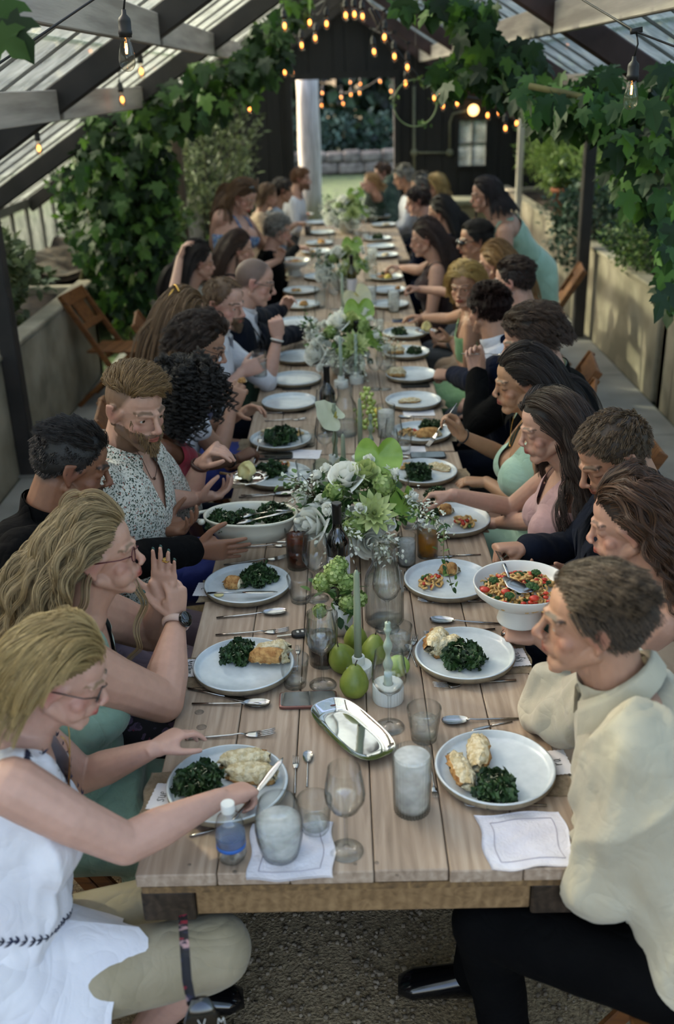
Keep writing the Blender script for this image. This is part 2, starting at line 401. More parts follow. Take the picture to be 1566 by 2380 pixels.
for s in (-1, 1):
    bm_[s] = MB().add(bar((0, 0, 0), (s * HW, 0, -(RIDGE - EAVE)), .02, .012)).build('glazing_bar', M['bar'], roof, False); bm_[s].location = (AX, 3.2, RIDGE)
    l = Lr / NR + .03
    pm_[s] = MB().add(box(-.0025, l - .0025, .0, BAR - .012, 0, .004)).build('pane', M['roofglass'], roof, False)
    first = True
    for k in range(29):
        y = 3.2 + k * BAR
        if y > 15: break
        if k:
            q = bm_[s].copy(); C.objects.link(q); q.location = (AX, y, RIDGE)
        if y + BAR > 15.1: break
        for r in range(NR):
            q = pm_[s] if first else pm_[s].copy()
            if not first: C.objects.link(q)
            first = False
            t = r * Lr / NR
            q.rotation_euler = (R_.uniform(-.006, .006), (ang - .012 if s > 0 else math.pi - ang + .012) + R_.uniform(-.004, .004), 0)
            q.location = (AX + s * (t * math.cos(ang)), y + (.006 if s > 0 else .006), RIDGE - t * math.sin(ang) + .028)
    mbb = MB()
    for k in range(10): mbb.add(bar((AX, -1 + k * BAR, RIDGE + .03), (AX + s * HW, -1 + k * BAR, EAVE + .03), BAR - .015, .004))
    o = mbb.build('pane_strip', M['roofglass'], roof, False); o['kind'] = 'stuff'
# ---------------------------------------------------------------- black gable wall with door opening and small window
gab = struct('wall_back')
DX0, DX1, DZ = -.67, .80, 2.24; WX0, WX1, WZ0, WZ1 = 1.68, 2.06, 1.06, 1.66
def gboard(x0, x1, z0, z1=None):
    za, zb = (roofz(x0), roofz(x1)) if z1 is None else (z1, z1)
    v = [(x0 + .004, 14.95, z0), (x1 - .004, 14.95, z0), (x1 + .001, 15.0, z0), (x0 - .001, 15.0, z0), (x0 + .004, 14.95, za), (x1 - .004, 14.95, zb), (x1 + .001, 15.0, zb), (x0 - .001, 15.0, za)]
    MB().add((v, [(0, 3, 2, 1), (4, 5, 6, 7), (0, 1, 5, 4), (1, 2, 6, 5), (2, 3, 7, 6), (3, 0, 4, 7)])).build('board', M['blackwood'], gab, False)
xs = [-3.2 + k * .2 for k in range(0, 13)]
xs = [x for x in xs if x < DX0 - .1] + [DX0]
for a, b in zip(xs, xs[1:]): gboard(a, b, 0)
xs = [DX0, -.4, AX - .16, AX, AX + .3, DX1]
for a, b in zip(xs, xs[1:]): gboard(a, b, DZ)
xs = [DX1, 1.0, 1.22, 1.45, WX0]
for a, b in zip(xs, xs[1:]): gboard(a, b, 0)
for a, b in ((WX0, 1.87), (1.87, WX1)): gboard(a, b, 0, WZ0); gboard(a, b, WZ1)
xs = [WX1, 2.25, 2.45, 2.65, 2.85, 3.05, 3.25, 3.4]
for a, b in zip(xs, xs[1:]): gboard(a, b, 0)
MB().add(box(-3.2, DX0, 15.0, 15.02, 0, 1.2)).add(box(DX1, WX0, 15.0, 15.02, 0, 2.2)).build('backing', M['blackwood'], gab, False)
dr = struct('door_1')
for x in (DX0 - .05, DX1 - .03): MB().add(box(x, x + .08, 14.88, 15.06, 0, DZ)).build('jamb', M['blackwood'], dr, False)
MB().add(box(DX0 - .05, DX1 + .05, 14.88, 15.06, DZ, DZ + .09)).build('lintel', M['blackwood'], dr, False)
wn = struct('window_3')
for a in (box(WX0 - .04, WX0, 14.92, 15.03, WZ0 - .04, WZ1 + .04), box(WX1, WX1 + .04, 14.92, 15.03, WZ0 - .04, WZ1 + .04), box(WX0, WX1, 14.92, 15.03, WZ0 - .04, WZ0), box(WX0, WX1, 14.92, 15.03, WZ1, WZ1 + .04)):
    MB().add(a).build('window_frame', M['blackwood'], wn, False)
MB().add(box(1.86, 1.88, 14.95, 15.0, WZ0, WZ1)).add(box(WX0, WX1, 14.95, 15.0, 1.35, 1.37)).build('muntin', M['bar'], wn, False)
for x0, x1 in ((WX0, 1.86), (1.88, WX1)):
    for z0, z1 in ((WZ0, 1.35), (1.37, WZ1)): MB().add(box(x0, x1, 14.97, 14.974, z0, z1)).build('pane', M['sideglass'], wn, False)
# conduit, wall lamp
o = root_at('wall_lamp', (1.62, 14.93, 1.2), 'round glowing wall lamp fed by grey conduit beside the small window', 'lamp')
zl = PY(1100, 256, 14.85); xj = PY(962, 355, 14.93)
MB().add(tube([PY(962, 200, 14.93), xj, PY(962, 415, 14.93)], .02, 8)).add(tube([xj, PY(1045, 355, 14.93)], .014, 8)).add(tube([PY(1045, 355, 14.93), PY(1045, 285, 14.93), PY(1052, 265, 14.9), PY(1085, 257, 14.87)], .014, 8)).build('conduit', M['conduit'], o)
for p in (xj, PY(1045, 355, 14.93)): MB().add(ell(p, (.055, .03, .055), 12, 6)).build('junction_box', M['conduit'], o)
MB().add(ell(zl, .075, 16, 10)).build('globe', emit('globe', '#ffc27a', 2.2), o)
# ---------------------------------------------------------------- outside: lawn wall, pale post, trees
o = root_at('stone_wall', (0, 27, 0), 'low grey fieldstone wall across the lawn beyond the doorway', 'wall', kind='thing')
x = -3.2; 
for row in range(2):
    x = -3.4 + row * .2
    while x < 4.2:
        wd = R_.uniform(.38, .7); h = R_.uniform(.24, .32)
        MB().add(rings([(x - .01, 27, .14 + row * .27), (x + .05, 27, .13 + row * .27), (x + wd - .05, 27, .145 + row * .27), (x + wd + .01, 27, .14 + row * .27)], [h * .38, h * .55, h * .53, h * .36], [.2, .27, .26, .2], (0, 0, 1), (0, 1, 0), 10, 3.5)).build('stone', M['stone'], o, False); x += wd
pst = tag(MB().add(rings([(-.72 + .25, 16.6, z) for z in (0, .6, 1.3, 2.0, 2.6)], (.19, .17, .18, .165, .17), (.19, .17, .17, .17, .17), (1, 0, 0), (0, 1, 0), 14)).build('weathered_post', M['palewood']), 'thick pale weathered post standing outside the dark doorway', 'post')
def tree(x, y, h, r, n, mat, label, ls=.16, z0=None, trunk=True):
    o = root_at('tree', (x, y, 0), label, 'tree', 'trees around the greenhouse')
    if trunk: MB().add(tube([(x, y, 0), (x + .1, y, h * .35), (x - .1, y + .1, h * .75)], [.16, .12, .05], 7)).build('trunk', M['bark'], o)
    d = rng.normal(size=(n, 3)); d /= np.linalg.norm(d, axis=1)[:, None]
    lob = 1 + .22 * np.sin(d @ np.array((5, 3, 4.)) + x) + .15 * np.sin(d @ np.array((-7, 6, 9.)))
    pos = np.array((x, y, h * .58 if z0 is None else z0)) + d * np.array((r, r, h * .45)) * (lob * rng.uniform(.55, 1, n) ** .5)[:, None]
    pos = pos[pos[:, 2] > .05]
    scatter_obj('crown', LEAF, pos, rng.uniform(.7, 1.3, len(pos)) * ls, mat, o, dirs=(pos - np.array((x, y, h * .5))) * .3)
    return o
tl, tl2 = M['treeleaf'], M['treeleaf2']
for x, y, h, r, m_, lab in ((-7.8, 2.6, 6.4, 2.5, tl, 'dark round tree beyond the left glass, nearest the front'), (-7.4, 7.2, 6.2, 2.4, tl2, 'yellow-green tree beyond the left glass, behind the vine column'), (-9.4, 8.9, 6.8, 2.2, tl, 'dark tall tree beyond the left glass, halfway back'), (-6.8, 17.5, 3.6, 1.7, tl2, 'low yellow-green tree outside the left back corner'), (-12.5, 5.0, 9.0, 3.2, tl, 'largest dark tree far off beyond the left glass'), (-12.5, 10.5, 9.0, 2.6, tl2, 'tall yellow-green tree far off beyond the left glass'), (-10, 19.5, 6, 2.6, tl2, 'yellow-green tree farthest off on the left'),
 (8.2, 5.5, 3.8, 2.1, tl2, 'light green tree beyond the right glass, nearest the front'), (8.0, 9.8, 4.2, 2.1, tl, 'dark tree beyond the right glass, behind the post'), (10.2, 13.4, 5.2, 2.3, tl2, 'light green tree far off beyond the right glass'), (7.2, 17, 4.6, 2.2, tl, 'dark tree outside the right back corner')):
    tree(x, y, h, r, 2400, m_, lab, .26)
for x, lab in ((-3.6, 'dark tree behind the stone wall, left of the pale post'), (.3, 'dark tree behind the stone wall, centred in the doorway'), (4.1, 'dark tree behind the stone wall, seen through the small window'), (8.2, 'dark tree behind the stone wall, farthest right'), (-8, 'dark tree behind the stone wall, farthest left')):
    tree(x, 32, 9, 2.6, 3400, tl, lab, .46, z0=2.9)
for k in range(6):
    tree(-2.6 + k * 1.25, 28.4, 1.6, .62, 800, M['bluegreen'], ('first', 'second', 'third', 'fourth', 'fifth', 'last')[k] + ' grey-green bush from the left on the stone wall', .12, z0=.75, trunk=False)
# ================================================================ climbing plants, shrubs, hoop, string lights
def near_parts(o, leaf, pos, size, mat, dirs, nbig=290, lab='vine_leaf'):
    """the leaves that show largest are parts of the plant, the rest one mass"""
    pos = np.asarray(pos); k = np.argsort(pos[:, 1] - 3 * size)[:nbig]
    rest = np.setdiff1d(np.arange(len(pos)), k)
    if len(rest): scatter_obj('foliage', leaf, pos[rest], size[rest], mat, o, dirs=dirs[rest], jit=.5)
    off = np.array(parent_origin(o)); base = None
    for i in k:
        if base is None:
            me = bpy.data.meshes.new('vine_leaf'); me.from_pydata((leaf[0]).tolist(), [], [list(q) for q in leaf[1]]); me.materials.append(mat)
            base = me
        q = bpy.data.objects.new('vine_leaf', base); C.objects.link(q); q.parent = o
        d = Vector(dirs[i]) + Vector(rng.normal(size=3) * .35); d.normalize()
        u = Vector(rng.normal(size=3) * .5) + V(0, -.5, .8); s = d.cross(u).normalized(); u = s.cross(d)
        Mx = Matrix((s, d, u)).transposed().to_4x4(); q.matrix_basis = Matrix.Translation(Vector(pos[i] - off)) @ Mx @ Matrix.Scale(float(size[i]), 4)
def blob(poly, n, thick, yfun):               # points inside px blobs [(px,py,r)] at their distance
    out = []
    w_ = np.array([r * r for _, _, r in poly], float); w_ /= w_.sum()
    for i in rng.choice(len(poly), n, p=w_):
        px, py, r = poly[i]; a = rng.uniform(0, 6.28); q = r * math.sqrt(rng.random())
        y = yfun(px, py) + rng.normal() * thick
        out.append(PY(px + q * math.cos(a), py + q * math.sin(a), y))
    return np.array(out)
# hop-like vine column at the left, climbing over the second frame
o = root_at('climbing_vine', (-2.0, 8.3, .7), 'dense dark climbing vine column rising over the left planter corner', 'vine')
poly = [(270, 330, 95), (320, 400, 90), (230, 430, 75), (300, 500, 100), (225, 560, 60), (330, 600, 80), (250, 660, 55), (310, 700, 50), (290, 750, 30), (210, 350, 45), (370, 470, 45), (380, 560, 35)]
pos = blob(poly, 2300, .28, lambda a, b: 8.35); size = rng.uniform(.07, .12, len(pos))
near_parts(o, HOP, pos, size, M['vineleaf'], np.tile((.0, -.5, -.8), (len(pos), 1)))
MB().add(tube([(-2.2, 8.4, .7), (-2.0, 8.3, 1.2), (-2.1, 8.4, 1.7), (-1.6, 8.5, 2.1)], .02, 6)).add(tube([(-1.8, 8.4, .1), (-1.9, 8.3, .9), (-1.7, 8.4, 1.6)], .018, 6)).build('stem', M['vinestem'], o)
o = root_at('climbing_vine', (-1.0, 8.6, 2.2), 'leafy vine running along the left rafter up to the ridge', 'vine')
poly = [(345, 270, 60), (400, 230, 50), (430, 270, 45), (470, 190, 50), (500, 240, 35), (530, 180, 50), (560, 220, 30), (590, 130, 50), (620, 80, 40), (640, 60, 35), (640, 120, 35), (680, 10, 40), (610, 170, 25), (300, 260, 35)]
pos = blob(poly, 620, .2, lambda a, b: 8.2); size = rng.uniform(.08, .14, len(pos))
near_parts(o, HOP, pos, size, M['vineleaf'], np.tile((.0, -.5, -.7), (len(pos), 1)), 200)
MB().add(tube([PY(330, 290, 8.4), PY(450, 220, 8.4), PY(570, 140, 8.4), PY(680, 0, 8.4)], .018, 6)).build('stem', M['vinestem'], o)
# right: big-leaved vine near the lens
o = root_at('climbing_vine', (2.2, 4.8, 2.2), 'large-leaved vine hanging thickly along the right rafter and post', 'vine')
poly = [(1240, 215, 45), (1300, 230, 60), (1370, 240, 60), (1430, 260, 60), (1500, 260, 70), (1550, 200, 55), (1545, 300, 60), (1320, 280, 35), (1460, 330, 45), (1520, 380, 60), (1480, 440, 35), (1530, 470, 45), (1560, 560, 45), (1550, 640, 30), (1270, 260, 40), (1400, 190, 40), (1555, 420, 50), (1480, 380, 45), (1440, 390, 30), (1555, 690, 25)]
pos = blob(poly, 1050, .28, lambda a, b: 5.5 - max(0, a - 1350) / 300); size = rng.uniform(.06, .12, len(pos))
near_parts(o, HOP, pos, size, M['vineleaf2'], np.tile((.0, -.45, -.9), (len(pos), 1)), 295)
MB().add(tube([PY(1230, 200, 5.1), PY(1330, 220, 5.0), PY(1450, 250, 4.8), PY(1560, 230, 4.6)], .016, 6)).add(tube([PY(1500, 250, 4.7), PY(1530, 400, 4.7), PY(1560, 600, 4.6)], .012, 6)).build('stem', M['vinestem'], o)
o = root_at('climbing_vine', (1.0, 6.2, 2.6), 'bright green vine trailing down from the ridge at the right', 'vine')
poly = [(1015, 8, 28), (1075, 30, 40), (1110, 80, 40), (1150, 110, 38), (1100, 135, 42), (1050, 165, 32), (1165, 150, 45), (1190, 190, 40), (1210, 110, 25), (1240, 150, 30), (1040, 190, 20), (1150, 200, 28), (940, 8, 18), (1130, 20, 22)]
pos = blob(poly, 330, .15, lambda a, b: 6.2); size = rng.uniform(.08, .14, len(pos))
near_parts(o, HOP, pos, size, M['vineleaf'], np.tile((.0, -.3, -.8), (len(pos), 1)), 260)
MB().add(tube([PY(1000, -20, 6.3), PY(1080, 60, 6.3), PY(1140, 130, 6.2), PY(1200, 190, 6.2)], .014, 6)).build('stem', M['vinestem'], o)
o = root_at('climbing_vine', tuple(PD(20, 60, 2.0)), 'three bright leaves of a vine in the top corner nearest', 'vine')
for px, py, dx, dz, s in ((8, 15, .3, -1, .075), (18, 60, .5, -1, .085), (-4, 90, .9, -.8, .07)):
    p = PD(px, py - 15, 2.0); lv, lf = HOP
    me = MB().add((lv * s, lf)); q = me.build('vine_leaf', M['vineleaf'], None, True, (0, 0, 0)); q.parent = o
    d = V(dx, -.2, dz).normalized(); sx = d.cross(V(0, -1, .2)).normalized(); q.matrix_basis = Matrix.Translation(p - Vector(o['_o'])) @ Matrix((sx, d, sx.cross(d))).transposed().to_4x4()
# shrubs in the planters
def shrub(x, y, z, rx, ry, rz, n, mat, label, ls=.06, leaf=LEAF, up=.6, stems=4):
    o = root_at('shrub', (x, y, z), label, 'shrub')
    d = rng.normal(size=(n, 3)); d /= np.linalg.norm(d, axis=1)[:, None]
    q = rng.uniform(.3, 1, n) ** .6 * (1 + .2 * np.sin(d @ np.array((6., 4, 5)) + y * 3))
    pos = np.array((x, y, z + rz)) + d * q[:, None] * np.array((rx, ry, rz))
    scatter_obj('foliage', leaf, pos, rng.uniform(.7, 1.3, n) * ls, mat, o, dirs=d * .6 + np.array((0, 0, up)))
    mb = MB()
    for k in range(stems):
        a = rng.uniform(0, 6.28); mb.add(tube([(x, y, z - .05), (x + rx * .3 * math.cos(a), y + ry * .3 * math.sin(a), z + rz * .7), (x + rx * .6 * math.cos(a), y + ry * .6 * math.sin(a), z + rz * 1.3)], [.012, .009, .004], 5))
    mb.build('stem', M['vinestem'], o); return o
SH, BG, OL = M['shrubleaf'], M['bluegreen'], M['olive']
shrub(-2.54, 7.1, .7, .42, .5, .36, 1700, OL, 'grey-green bushy herb growing beside the vine column', .07)
shrub(-2.62, 6.2, .7, .33, .4, .28, 1200, OL, 'grey-green herb in the left planter, second from the dark post', .06)
shrub(-2.22, 4.55, .62, .30, .42, .20, 1300, SH, 'small-leaved plant spilling over the left planter by the dark post', .03)
shrub(-2.67, 5.2, .7, .3, .4, .2, 700, SH, 'low bright herb in the left planter behind the dark post', .05)
shrub(2.46, 8.0, .72, .40, .5, .27, 2600, SH, 'fine-leaved green shrub spilling over the right planter wall', .035)
shrub(2.75, 6.6, .7, .36, .5, .26, 1500, BG, 'grey-green herb in the right planter under the hanging vine', .05)
shrub(2.42, 9.75, .5, .5, .6, .42, 2200, BG, 'blue-green rounded bush hanging over the far right planter', .06)
shrub(2.6, 12.1, .85, .38, .75, .6, 2600, M['brightleaf'], 'tall light green bush behind the dark right post', .085, SLIM, 1.2)
shrub(2.8, 13.6, .85, .5, .75, .7, 2400, M['brightleaf'], 'tall airy green bush at the far right corner', .09, SLIM, 1.2)
shrub(2.75, 10.5, .8, .42, .6, .55, 2200, M['brightleaf'], 'yellow-green feathery plant right of the dark post', .08, SLIM, 1.2)
shrub(2.55, 4.3, .7, .4, .5, .3, 800, M['vineleaf2'], 'dark broad-leaved plant at the near end of the right planter', .08)
shrub(-1.57, 12.4, .5, .62, .7, .95, 3200, OL, 'silvery olive tree standing left of the doorway', .09, SLIM, .6)
shrub(-1.87, 10.6, .6, .3, .4, .3, 900, SH, 'light green potted bush behind the purple post', .07)
shrub(-2.42, 10.2, .7, .4, .6, .5, 1500, M['vineleaf'], 'dark green bush in the far left planter', .08)
shrub(-2.47, 13.5, .7, .4, .7, .5, 1300, M['vineleaf'], 'dark bush in the left back corner of the hall', .08)
for x, y, lab in ((-1.35, 10.9, 'pale grey pot on the left floor behind the posts'), (2.42, 11.2, 'terracotta pot on the right planter below the far bushes')):
    z0 = .02 if x < 0 else .8
    o = root_at('flower_pot', (x, y, z0), lab, 'pot')
    MB().add(lathe([(.0, 0), (.1, 0), (.15, .26), (.165, .26), (.165, .3), (.13, .3), (.12, .27), (0, .27)], 18), Matrix.Translation((x, y, z0))).build('pot_body', M['terracotta'] if x > 0 else M['palewood'], o)
    pos = np.array((x, y, z0 + .42)) + rng.normal(size=(260, 3)) * np.array((.09, .09, .08))
    scatter_obj('foliage', LEAF, pos, .07, SH, o, dirs=np.tile((0, 0, .8), (260, 1)))
o = root_at('storage_chest', (1.55, 14.2, 0), 'pale khaki chest with a lid against the back wall', 'chest')
MB().add(box(1.2, 1.98, 13.9, 14.5, .05, .62)).build('chest_body', pm('khaki', '#6d6a52', '#7d7a61', 3, .8), o, False, bev=.02)
MB().add(box(1.17, 2.01, 13.87, 14.53, .62, .70)).build('lid', M['conduit'], o, False, bev=.02)
# hoop wreath hanging in the middle of the hall
hc = PY(965, 240, 8.2)
o = root_at('hoop_wreath', tuple(hc), 'thin green hoop with sprigs hanging before the black wall', 'wreath')
a = np.linspace(0, 2 * math.pi, 41)
MB().add(tube(np.stack([hc.x + .165 * np.cos(a), 0 * a + hc.y + .02 * np.sin(a), hc.z + .165 * np.sin(a)], 1), .006, 6)).build('hoop', pm('hoopgreen', '#5d6f45', '#7d8e60', 9, .6), o)
pos = []
for t in (.9, 1.3, 2.9, -1.2, .2): pos += [(hc.x + .165 * math.cos(t + q), hc.y, hc.z + .165 * math.sin(t + q)) for q in rng.normal(size=12) * .13]
scatter_obj('sprig', LEAF, np.array(pos) + rng.normal(size=(60, 3)) * .012, .035, SH, o)
MB().add(tube([hc + V(0, 0, .165), hc + V(0, 0, .55)], .0015, 4)).build('hanging_cord', M['steel_dark'], o)
# ---------------------------------------------------------------- string lights
M['rubber'] = pm('rubber', '#0b0b0b', '#151515', 20, .55)
M['bulbglass'] = thinglass('bulbglass', '#f3efe6', '#8a8478', .9, .02)
M['filament'] = emit('filament', '#ff9a45', 26)
M['glow'] = emit('glow', '#ff9040', 5.0)
def bulb_meshes():
    d = {}
    d['s'] = MB().add(lathe([(0, 0), (.006, 0), (.007, -.012), (.0165, -.022), (.018, -.03), (.018, -.052), (.0195, -.054), (.0195, -.062), (.018, -.064), (.018, -.07), (0, -.07)], 14)).mesh('socket'); d['s'].materials.append(M['rubber'])
    d['b'] = MB().add(lathe([(.001, -.158), (.008, -.157), (.016, -.152), (.0215, -.143), (.0235, -.13), (.0225, -.115), (.018, -.095), (.0135, -.078), (.0125, -.068), (.001, -.068)], 16)).mesh('bulb'); d['b'].materials.append(M['bulbglass'])
    d['f'] = MB().add(tube([(-.004, 0, -.085), (-.006, 0, -.105), (-.002, .001, -.112), (0, 0, -.092), (.002, -.001, -.112), (.006, 0, -.103), (.004, 0, -.085)], .0011, 5)).mesh('filament'); d['f'].materials.append(M['filament'])
    d['g'] = MB().add(ell((0, 0, -.115), (.012, .012, .02), 8, 6)).mesh('filament'); d['g'].materials.append(M['glow'])
    for m_ in d.values(): m_.polygons.foreach_set('use_smooth', [True] * len(m_.polygons))
    return d
BM_ = bulb_meshes()
def strand(pts, label, near=False, ends=None, sag=.03, group=None, drop=.07):
    """pts: bulb centres; the wire runs above them, each bulb on its own drop"""
    tops = [p + V(0, 0, .115 + drop) for p in pts]
    o = root_at('string_light', tuple(tops[0]), label, 'string lights', group)
    path = []
    al = ([ends[0]] if ends else []) + tops + ([ends[1]] if ends else [])
    for a_, b_ in zip(al, al[1:]):
        for k in range(8):
            t = k / 8; q = a_.lerp(b_, t); q.z -= sag * (b_ - a_).length * 4 * t * (1 - t); path.append(q)
    path.append(al[-1])
    MB().add(tube(path, .0035, 5)).build('wire', M['rubber'], o)
    off = Vector(o['_o'])
    for p, t in zip(pts, tops):
        tilt = (R_.uniform(-.1, .1), R_.uniform(-.1, .1), R_.uniform(0, 3))
        c = bpy.data.objects.new('socket', BM_['s']); C.objects.link(c); c.parent = o; c.location = p + V(0, 0, .115) - off; c.rotation_euler = tilt
        for k in ('b', 'g' if not near else 'f'):
            q = bpy.data.objects.new('bulb' if k == 'b' else 'filament', BM_[k]); C.objects.link(q); q.parent = c
        if drop > .03: MB().add(tube([t, t.lerp(p + V(.004, 0, .115), .5) + V(.006, 0, 0), p + V(0, 0, .113)], .003, 5)).add(bar(t + V(-.018, -.004, .0), t + V(.018, .006, .006), .012, .016)).build('drop_lead', M['rubber'], o)
    return o
strand([PD(298, 128, 2.8)], 'near black string light with one clear bulb at upper left', True, (PD(-420, 430, 2.3), V(-.5, 5.62, 2.72)), .0)
strand([PD(1466, 222, 3.2)], 'near black string light with one clear bulb at upper right', True, (PD(1120, -140, 4.0), PD(1900, 235, 2.9)), .0)
far = [
 ('string of three bulbs by the left rafters', [(90, 345, 6.3), (281, 232, 6.3), (328, 166, 6.0), (440, -30, 6.5)]),
 ('string of bulbs over the left vine', [(358, 158, 9.2), (375, 160, 9.2), (382, 170, 9.2), (530, 243, 9.4), (567, 238, 9.4), (577, 253, 9.4)]),
 ('string of bulbs descending from the ridge at the left', [(660, 60, 6.8), (720, 52, 7.2), (759, 55, 7.4), (735, 88, 8), (700, 105, 8), (660, 168, 9), (676, 168, 9)]),
 ('string of bulbs dropping along the right of the black wall', [(803, 35, 7.4), (822, 33, 7.4), (841, 38, 7.6), (895, 86, 7.0), (866, 120, 8), (915, 131, 7.6), (947, 156, 7.6), (945, 193, 8.2)]),
 ('string of bulbs along the dark right rafter', [(1006, 228, 8), (1028, 218, 9), (1030, 246, 9), (1065, 240, 8.8), (1133, 268, 8.6), (1158, 262, 9), (1172, 298, 8.2), (1203, 286, 9)]),
 ('string of bulbs under the right glass', [(1063, 92, 6.6), (1214, 132, 9.4), (1222, 118, 9.4), (1223, 148, 9.4), (1320, 107, 8)]),
 ('string of bulbs hung outside the doorway, left half', [(673, 213, 16.3), (711, 218, 16.3), (729, 204, 16.3), (750, 216, 16.3), (748, 245, 16.5), (794, 226, 16.5), (796, 241, 16.5)]),
 ('string of bulbs hung outside the doorway, right half', [(815, 192, 16.3), (816, 220, 16.3), (838, 195, 16.3), (836, 216, 16.3), (882, 189, 16.3), (909, 212, 16.3)])]
for lab, pts in far:
    q = [PD(*p) for p in pts]; strand(q, lab, False, (V(DX0 - .1, 15.0, 2.5), V(DX1 + .1, 15.0, 2.5)) if 'outside' in lab else None, .04, None, .05)
o = root_at('hanging_cable', tuple(PD(1005, 200, 8)), 'pair of black cables slung from ridge to right post', 'cable')
for dx in (0, 10): MB().add(tube([PD(860 + dx, 20, 7.6), PD(905 + dx, 110, 7.8), PD(960 + dx, 180, 8), PD(1040 + dx, 222, 8.4), PD(1140 + dx, 235, 8.8), PD(1205 + dx, 225, 9)], .012, 6)).build('cable', M['rubber'], o)
# ================================================================ tables
TZ = .76
def woodmat(name, a, b_, c):
    m, n, b = newmat(name); L = n.links
    tc = n.nodes.new('ShaderNodeTexCoord'); mp = n.nodes.new('ShaderNodeMapping'); L.new(tc.outputs['Object'], mp.inputs[0]); mp.inputs['Scale'].default_value = (14, 1.1, 14)
    oi = n.nodes.new('ShaderNodeObjectInfo'); vm = n.nodes.new('ShaderNodeVectorMath'); vm.operation = 'SCALE'; vm.inputs[0].default_value = (7, 3, 5); L.new(oi.outputs['Random'], vm.inputs['Scale']); L.new(vm.outputs[0], mp.inputs['Location'])
    n1 = n.nodes.new('ShaderNodeTexNoise'); n1.inputs['Scale'].default_value = 3; n1.inputs['Detail'].default_value = 6; n1.inputs['Distortion'].default_value = 1.2; L.new(mp.outputs[0], n1.inputs['Vector'])
    wv = n.nodes.new('ShaderNodeTexWave'); wv.inputs['Scale'].default_value = 1.0; wv.inputs['Distortion'].default_value = 7; wv.inputs['Detail'].default_value = 3; wv.inputs['Detail Scale'].default_value = .7; L.new(mp.outputs[0], wv.inputs['Vector'])
    ad = n.nodes.new('ShaderNodeMix'); ad.data_type = 'FLOAT'; ad.inputs[0].default_value = .12; L.new(n1.outputs['Fac'], ad.inputs[2]); L.new(wv.outputs['Fac'], ad.inputs[3])
    rp = n.nodes.new('ShaderNodeValToRGB'); e = rp.color_ramp.elements; e[0].position = .25; e[0].color = lin(a); e[1].position = .75; e[1].color = lin(c); k = e.new(.5); k.color = lin(b_)
    L.new(ad.outputs[0], rp.inputs[0]); L.new(rp.outputs[0], b.inputs['Base Color']); b.inputs['Roughness'].default_value = .6; b.inputs['Specular IOR Level'].default_value = .35
    bp = n.nodes.new('ShaderNodeBump'); bp.inputs['Strength'].default_value = .15; bp.inputs['Distance'].default_value = .004; L.new(ad.outputs[0], bp.inputs['Height']); L.new(bp.outputs[0], b.inputs['Normal'])
    return m
M['oak'] = woodmat('oak', '#7e6c5c', '#998573', '#ae9c8a')
M['oakedge'] = woodmat('oakedge', '#4a3a28', '#6e563a', '#8a6e4a')
M['apron'] = woodmat('apron', '#604a30', '#7a6042', '#8c7150')
M['darkoak'] = woodmat('darkoak', '#1c150f', '#2d2319', '#43352a')
M['knot'] = pm('knot', '#54493f', '#7a6a5c', 60, .7)
def long_table(x0, x1, y0, y1, label, n=6):
    o = root_at('dining_table', ((x0 + x1) / 2, (y0 + y1) / 2, 0), label, 'table', 'tables set end to end')
    ws = np.array([R_.uniform(.85, 1.15) for _ in range(n)]); ws = np.cumsum(np.r_[0, ws / ws.sum() * (x1 - x0)]) + x0
    for a, b in zip(ws, ws[1:]):
        MB().add(box(a + .0012, b - .0012, y0 + R_.uniform(-.003, .003), y1, TZ - .032, TZ)).build('plank', M['oak'], o, False, bev=.0025)
    q = .1
    MB().add(box(x0 + .01, x1 - .01, y0 + .004, y1 - .004, TZ - .05, TZ - .0335)).build('underboard', M['oakedge'], o, False)
    MB().add(box(x0 + .118, x1 - .118, y0 + .012, y0 + .05, TZ - .118, TZ - .052)).build('end_rail', M['apron'], o, False, bev=.003)
    MB().add(box(x0 + .118, x1 - .118, y1 - .05, y1 - .012, TZ - .118, TZ - .052)).build('end_rail', M['apron'], o, False, bev=.003)
    for x in (x0 + .012, x1 - .05): MB().add(box(x, x + .038, y0 + .122, y1 - .122, TZ - .118, TZ - .052)).build('side_rail', M['apron'], o, False, bev=.003)
    for x in (x0 + .006, x1 - .116):
        for y in (y0 + .006, y1 - .116):
            MB().add(box(x, x + .11, y, y + .11, TZ - .13, TZ - .051)).build('corner_block', M['darkoak'], o, False, bev=.004)
    MB().add(box(x0 + .02, x1 - .02, y0 + .42, y0 + .51, TZ - .24, TZ - .135)).build('trestle_beam', M['darkoak'], o, False, bev=.004)
    for y in (y0 + 1.15, y1 - .4):
        MB().add(box(x0 + .02, x1 - .02, y, y + .09, TZ - .24, TZ - .135)).build('trestle_beam', M['darkoak'], o, False, bev=.004)
        for x in (x0 + .30, x1 - .40):
            MB().add(bar((x + .05, y + .045, TZ - .24), (x + (.05 if x > AX else .05), y + .045, .022), .09, .08, (0, 1, 0))).build('leg', M['darkoak'], o, False, bev=.004)
        MB().add(box(x0 + .2, x1 - .2, y, y + .09, .022, .10)).build('foot', M['darkoak'], o, False, bev=.004)
    return o
T1Y = 1.565
t1 = long_table(-.455, .475, T1Y, 4.02, 'nearest weathered oak plank table with a yellowish end rail')
for px, py, r in ((463, 1655, .012), (468, 1690, .013), (604, 1424, .008), (1035, 1593, .008), (440, 2010, .004), (545, 2026, .005), (712, 2010, .004), (825, 2008, .004), (922, 2034, .004), (875, 2005, .005), (435, 1505, .004), (1188, 1985, .004)):
    p = P(px, py, TZ); MB().add(lathe([(r, 0), (r * .9, .0006), (0, .0006)], 12), Matrix.Translation(p)).build('knot', M['knot'], t1)
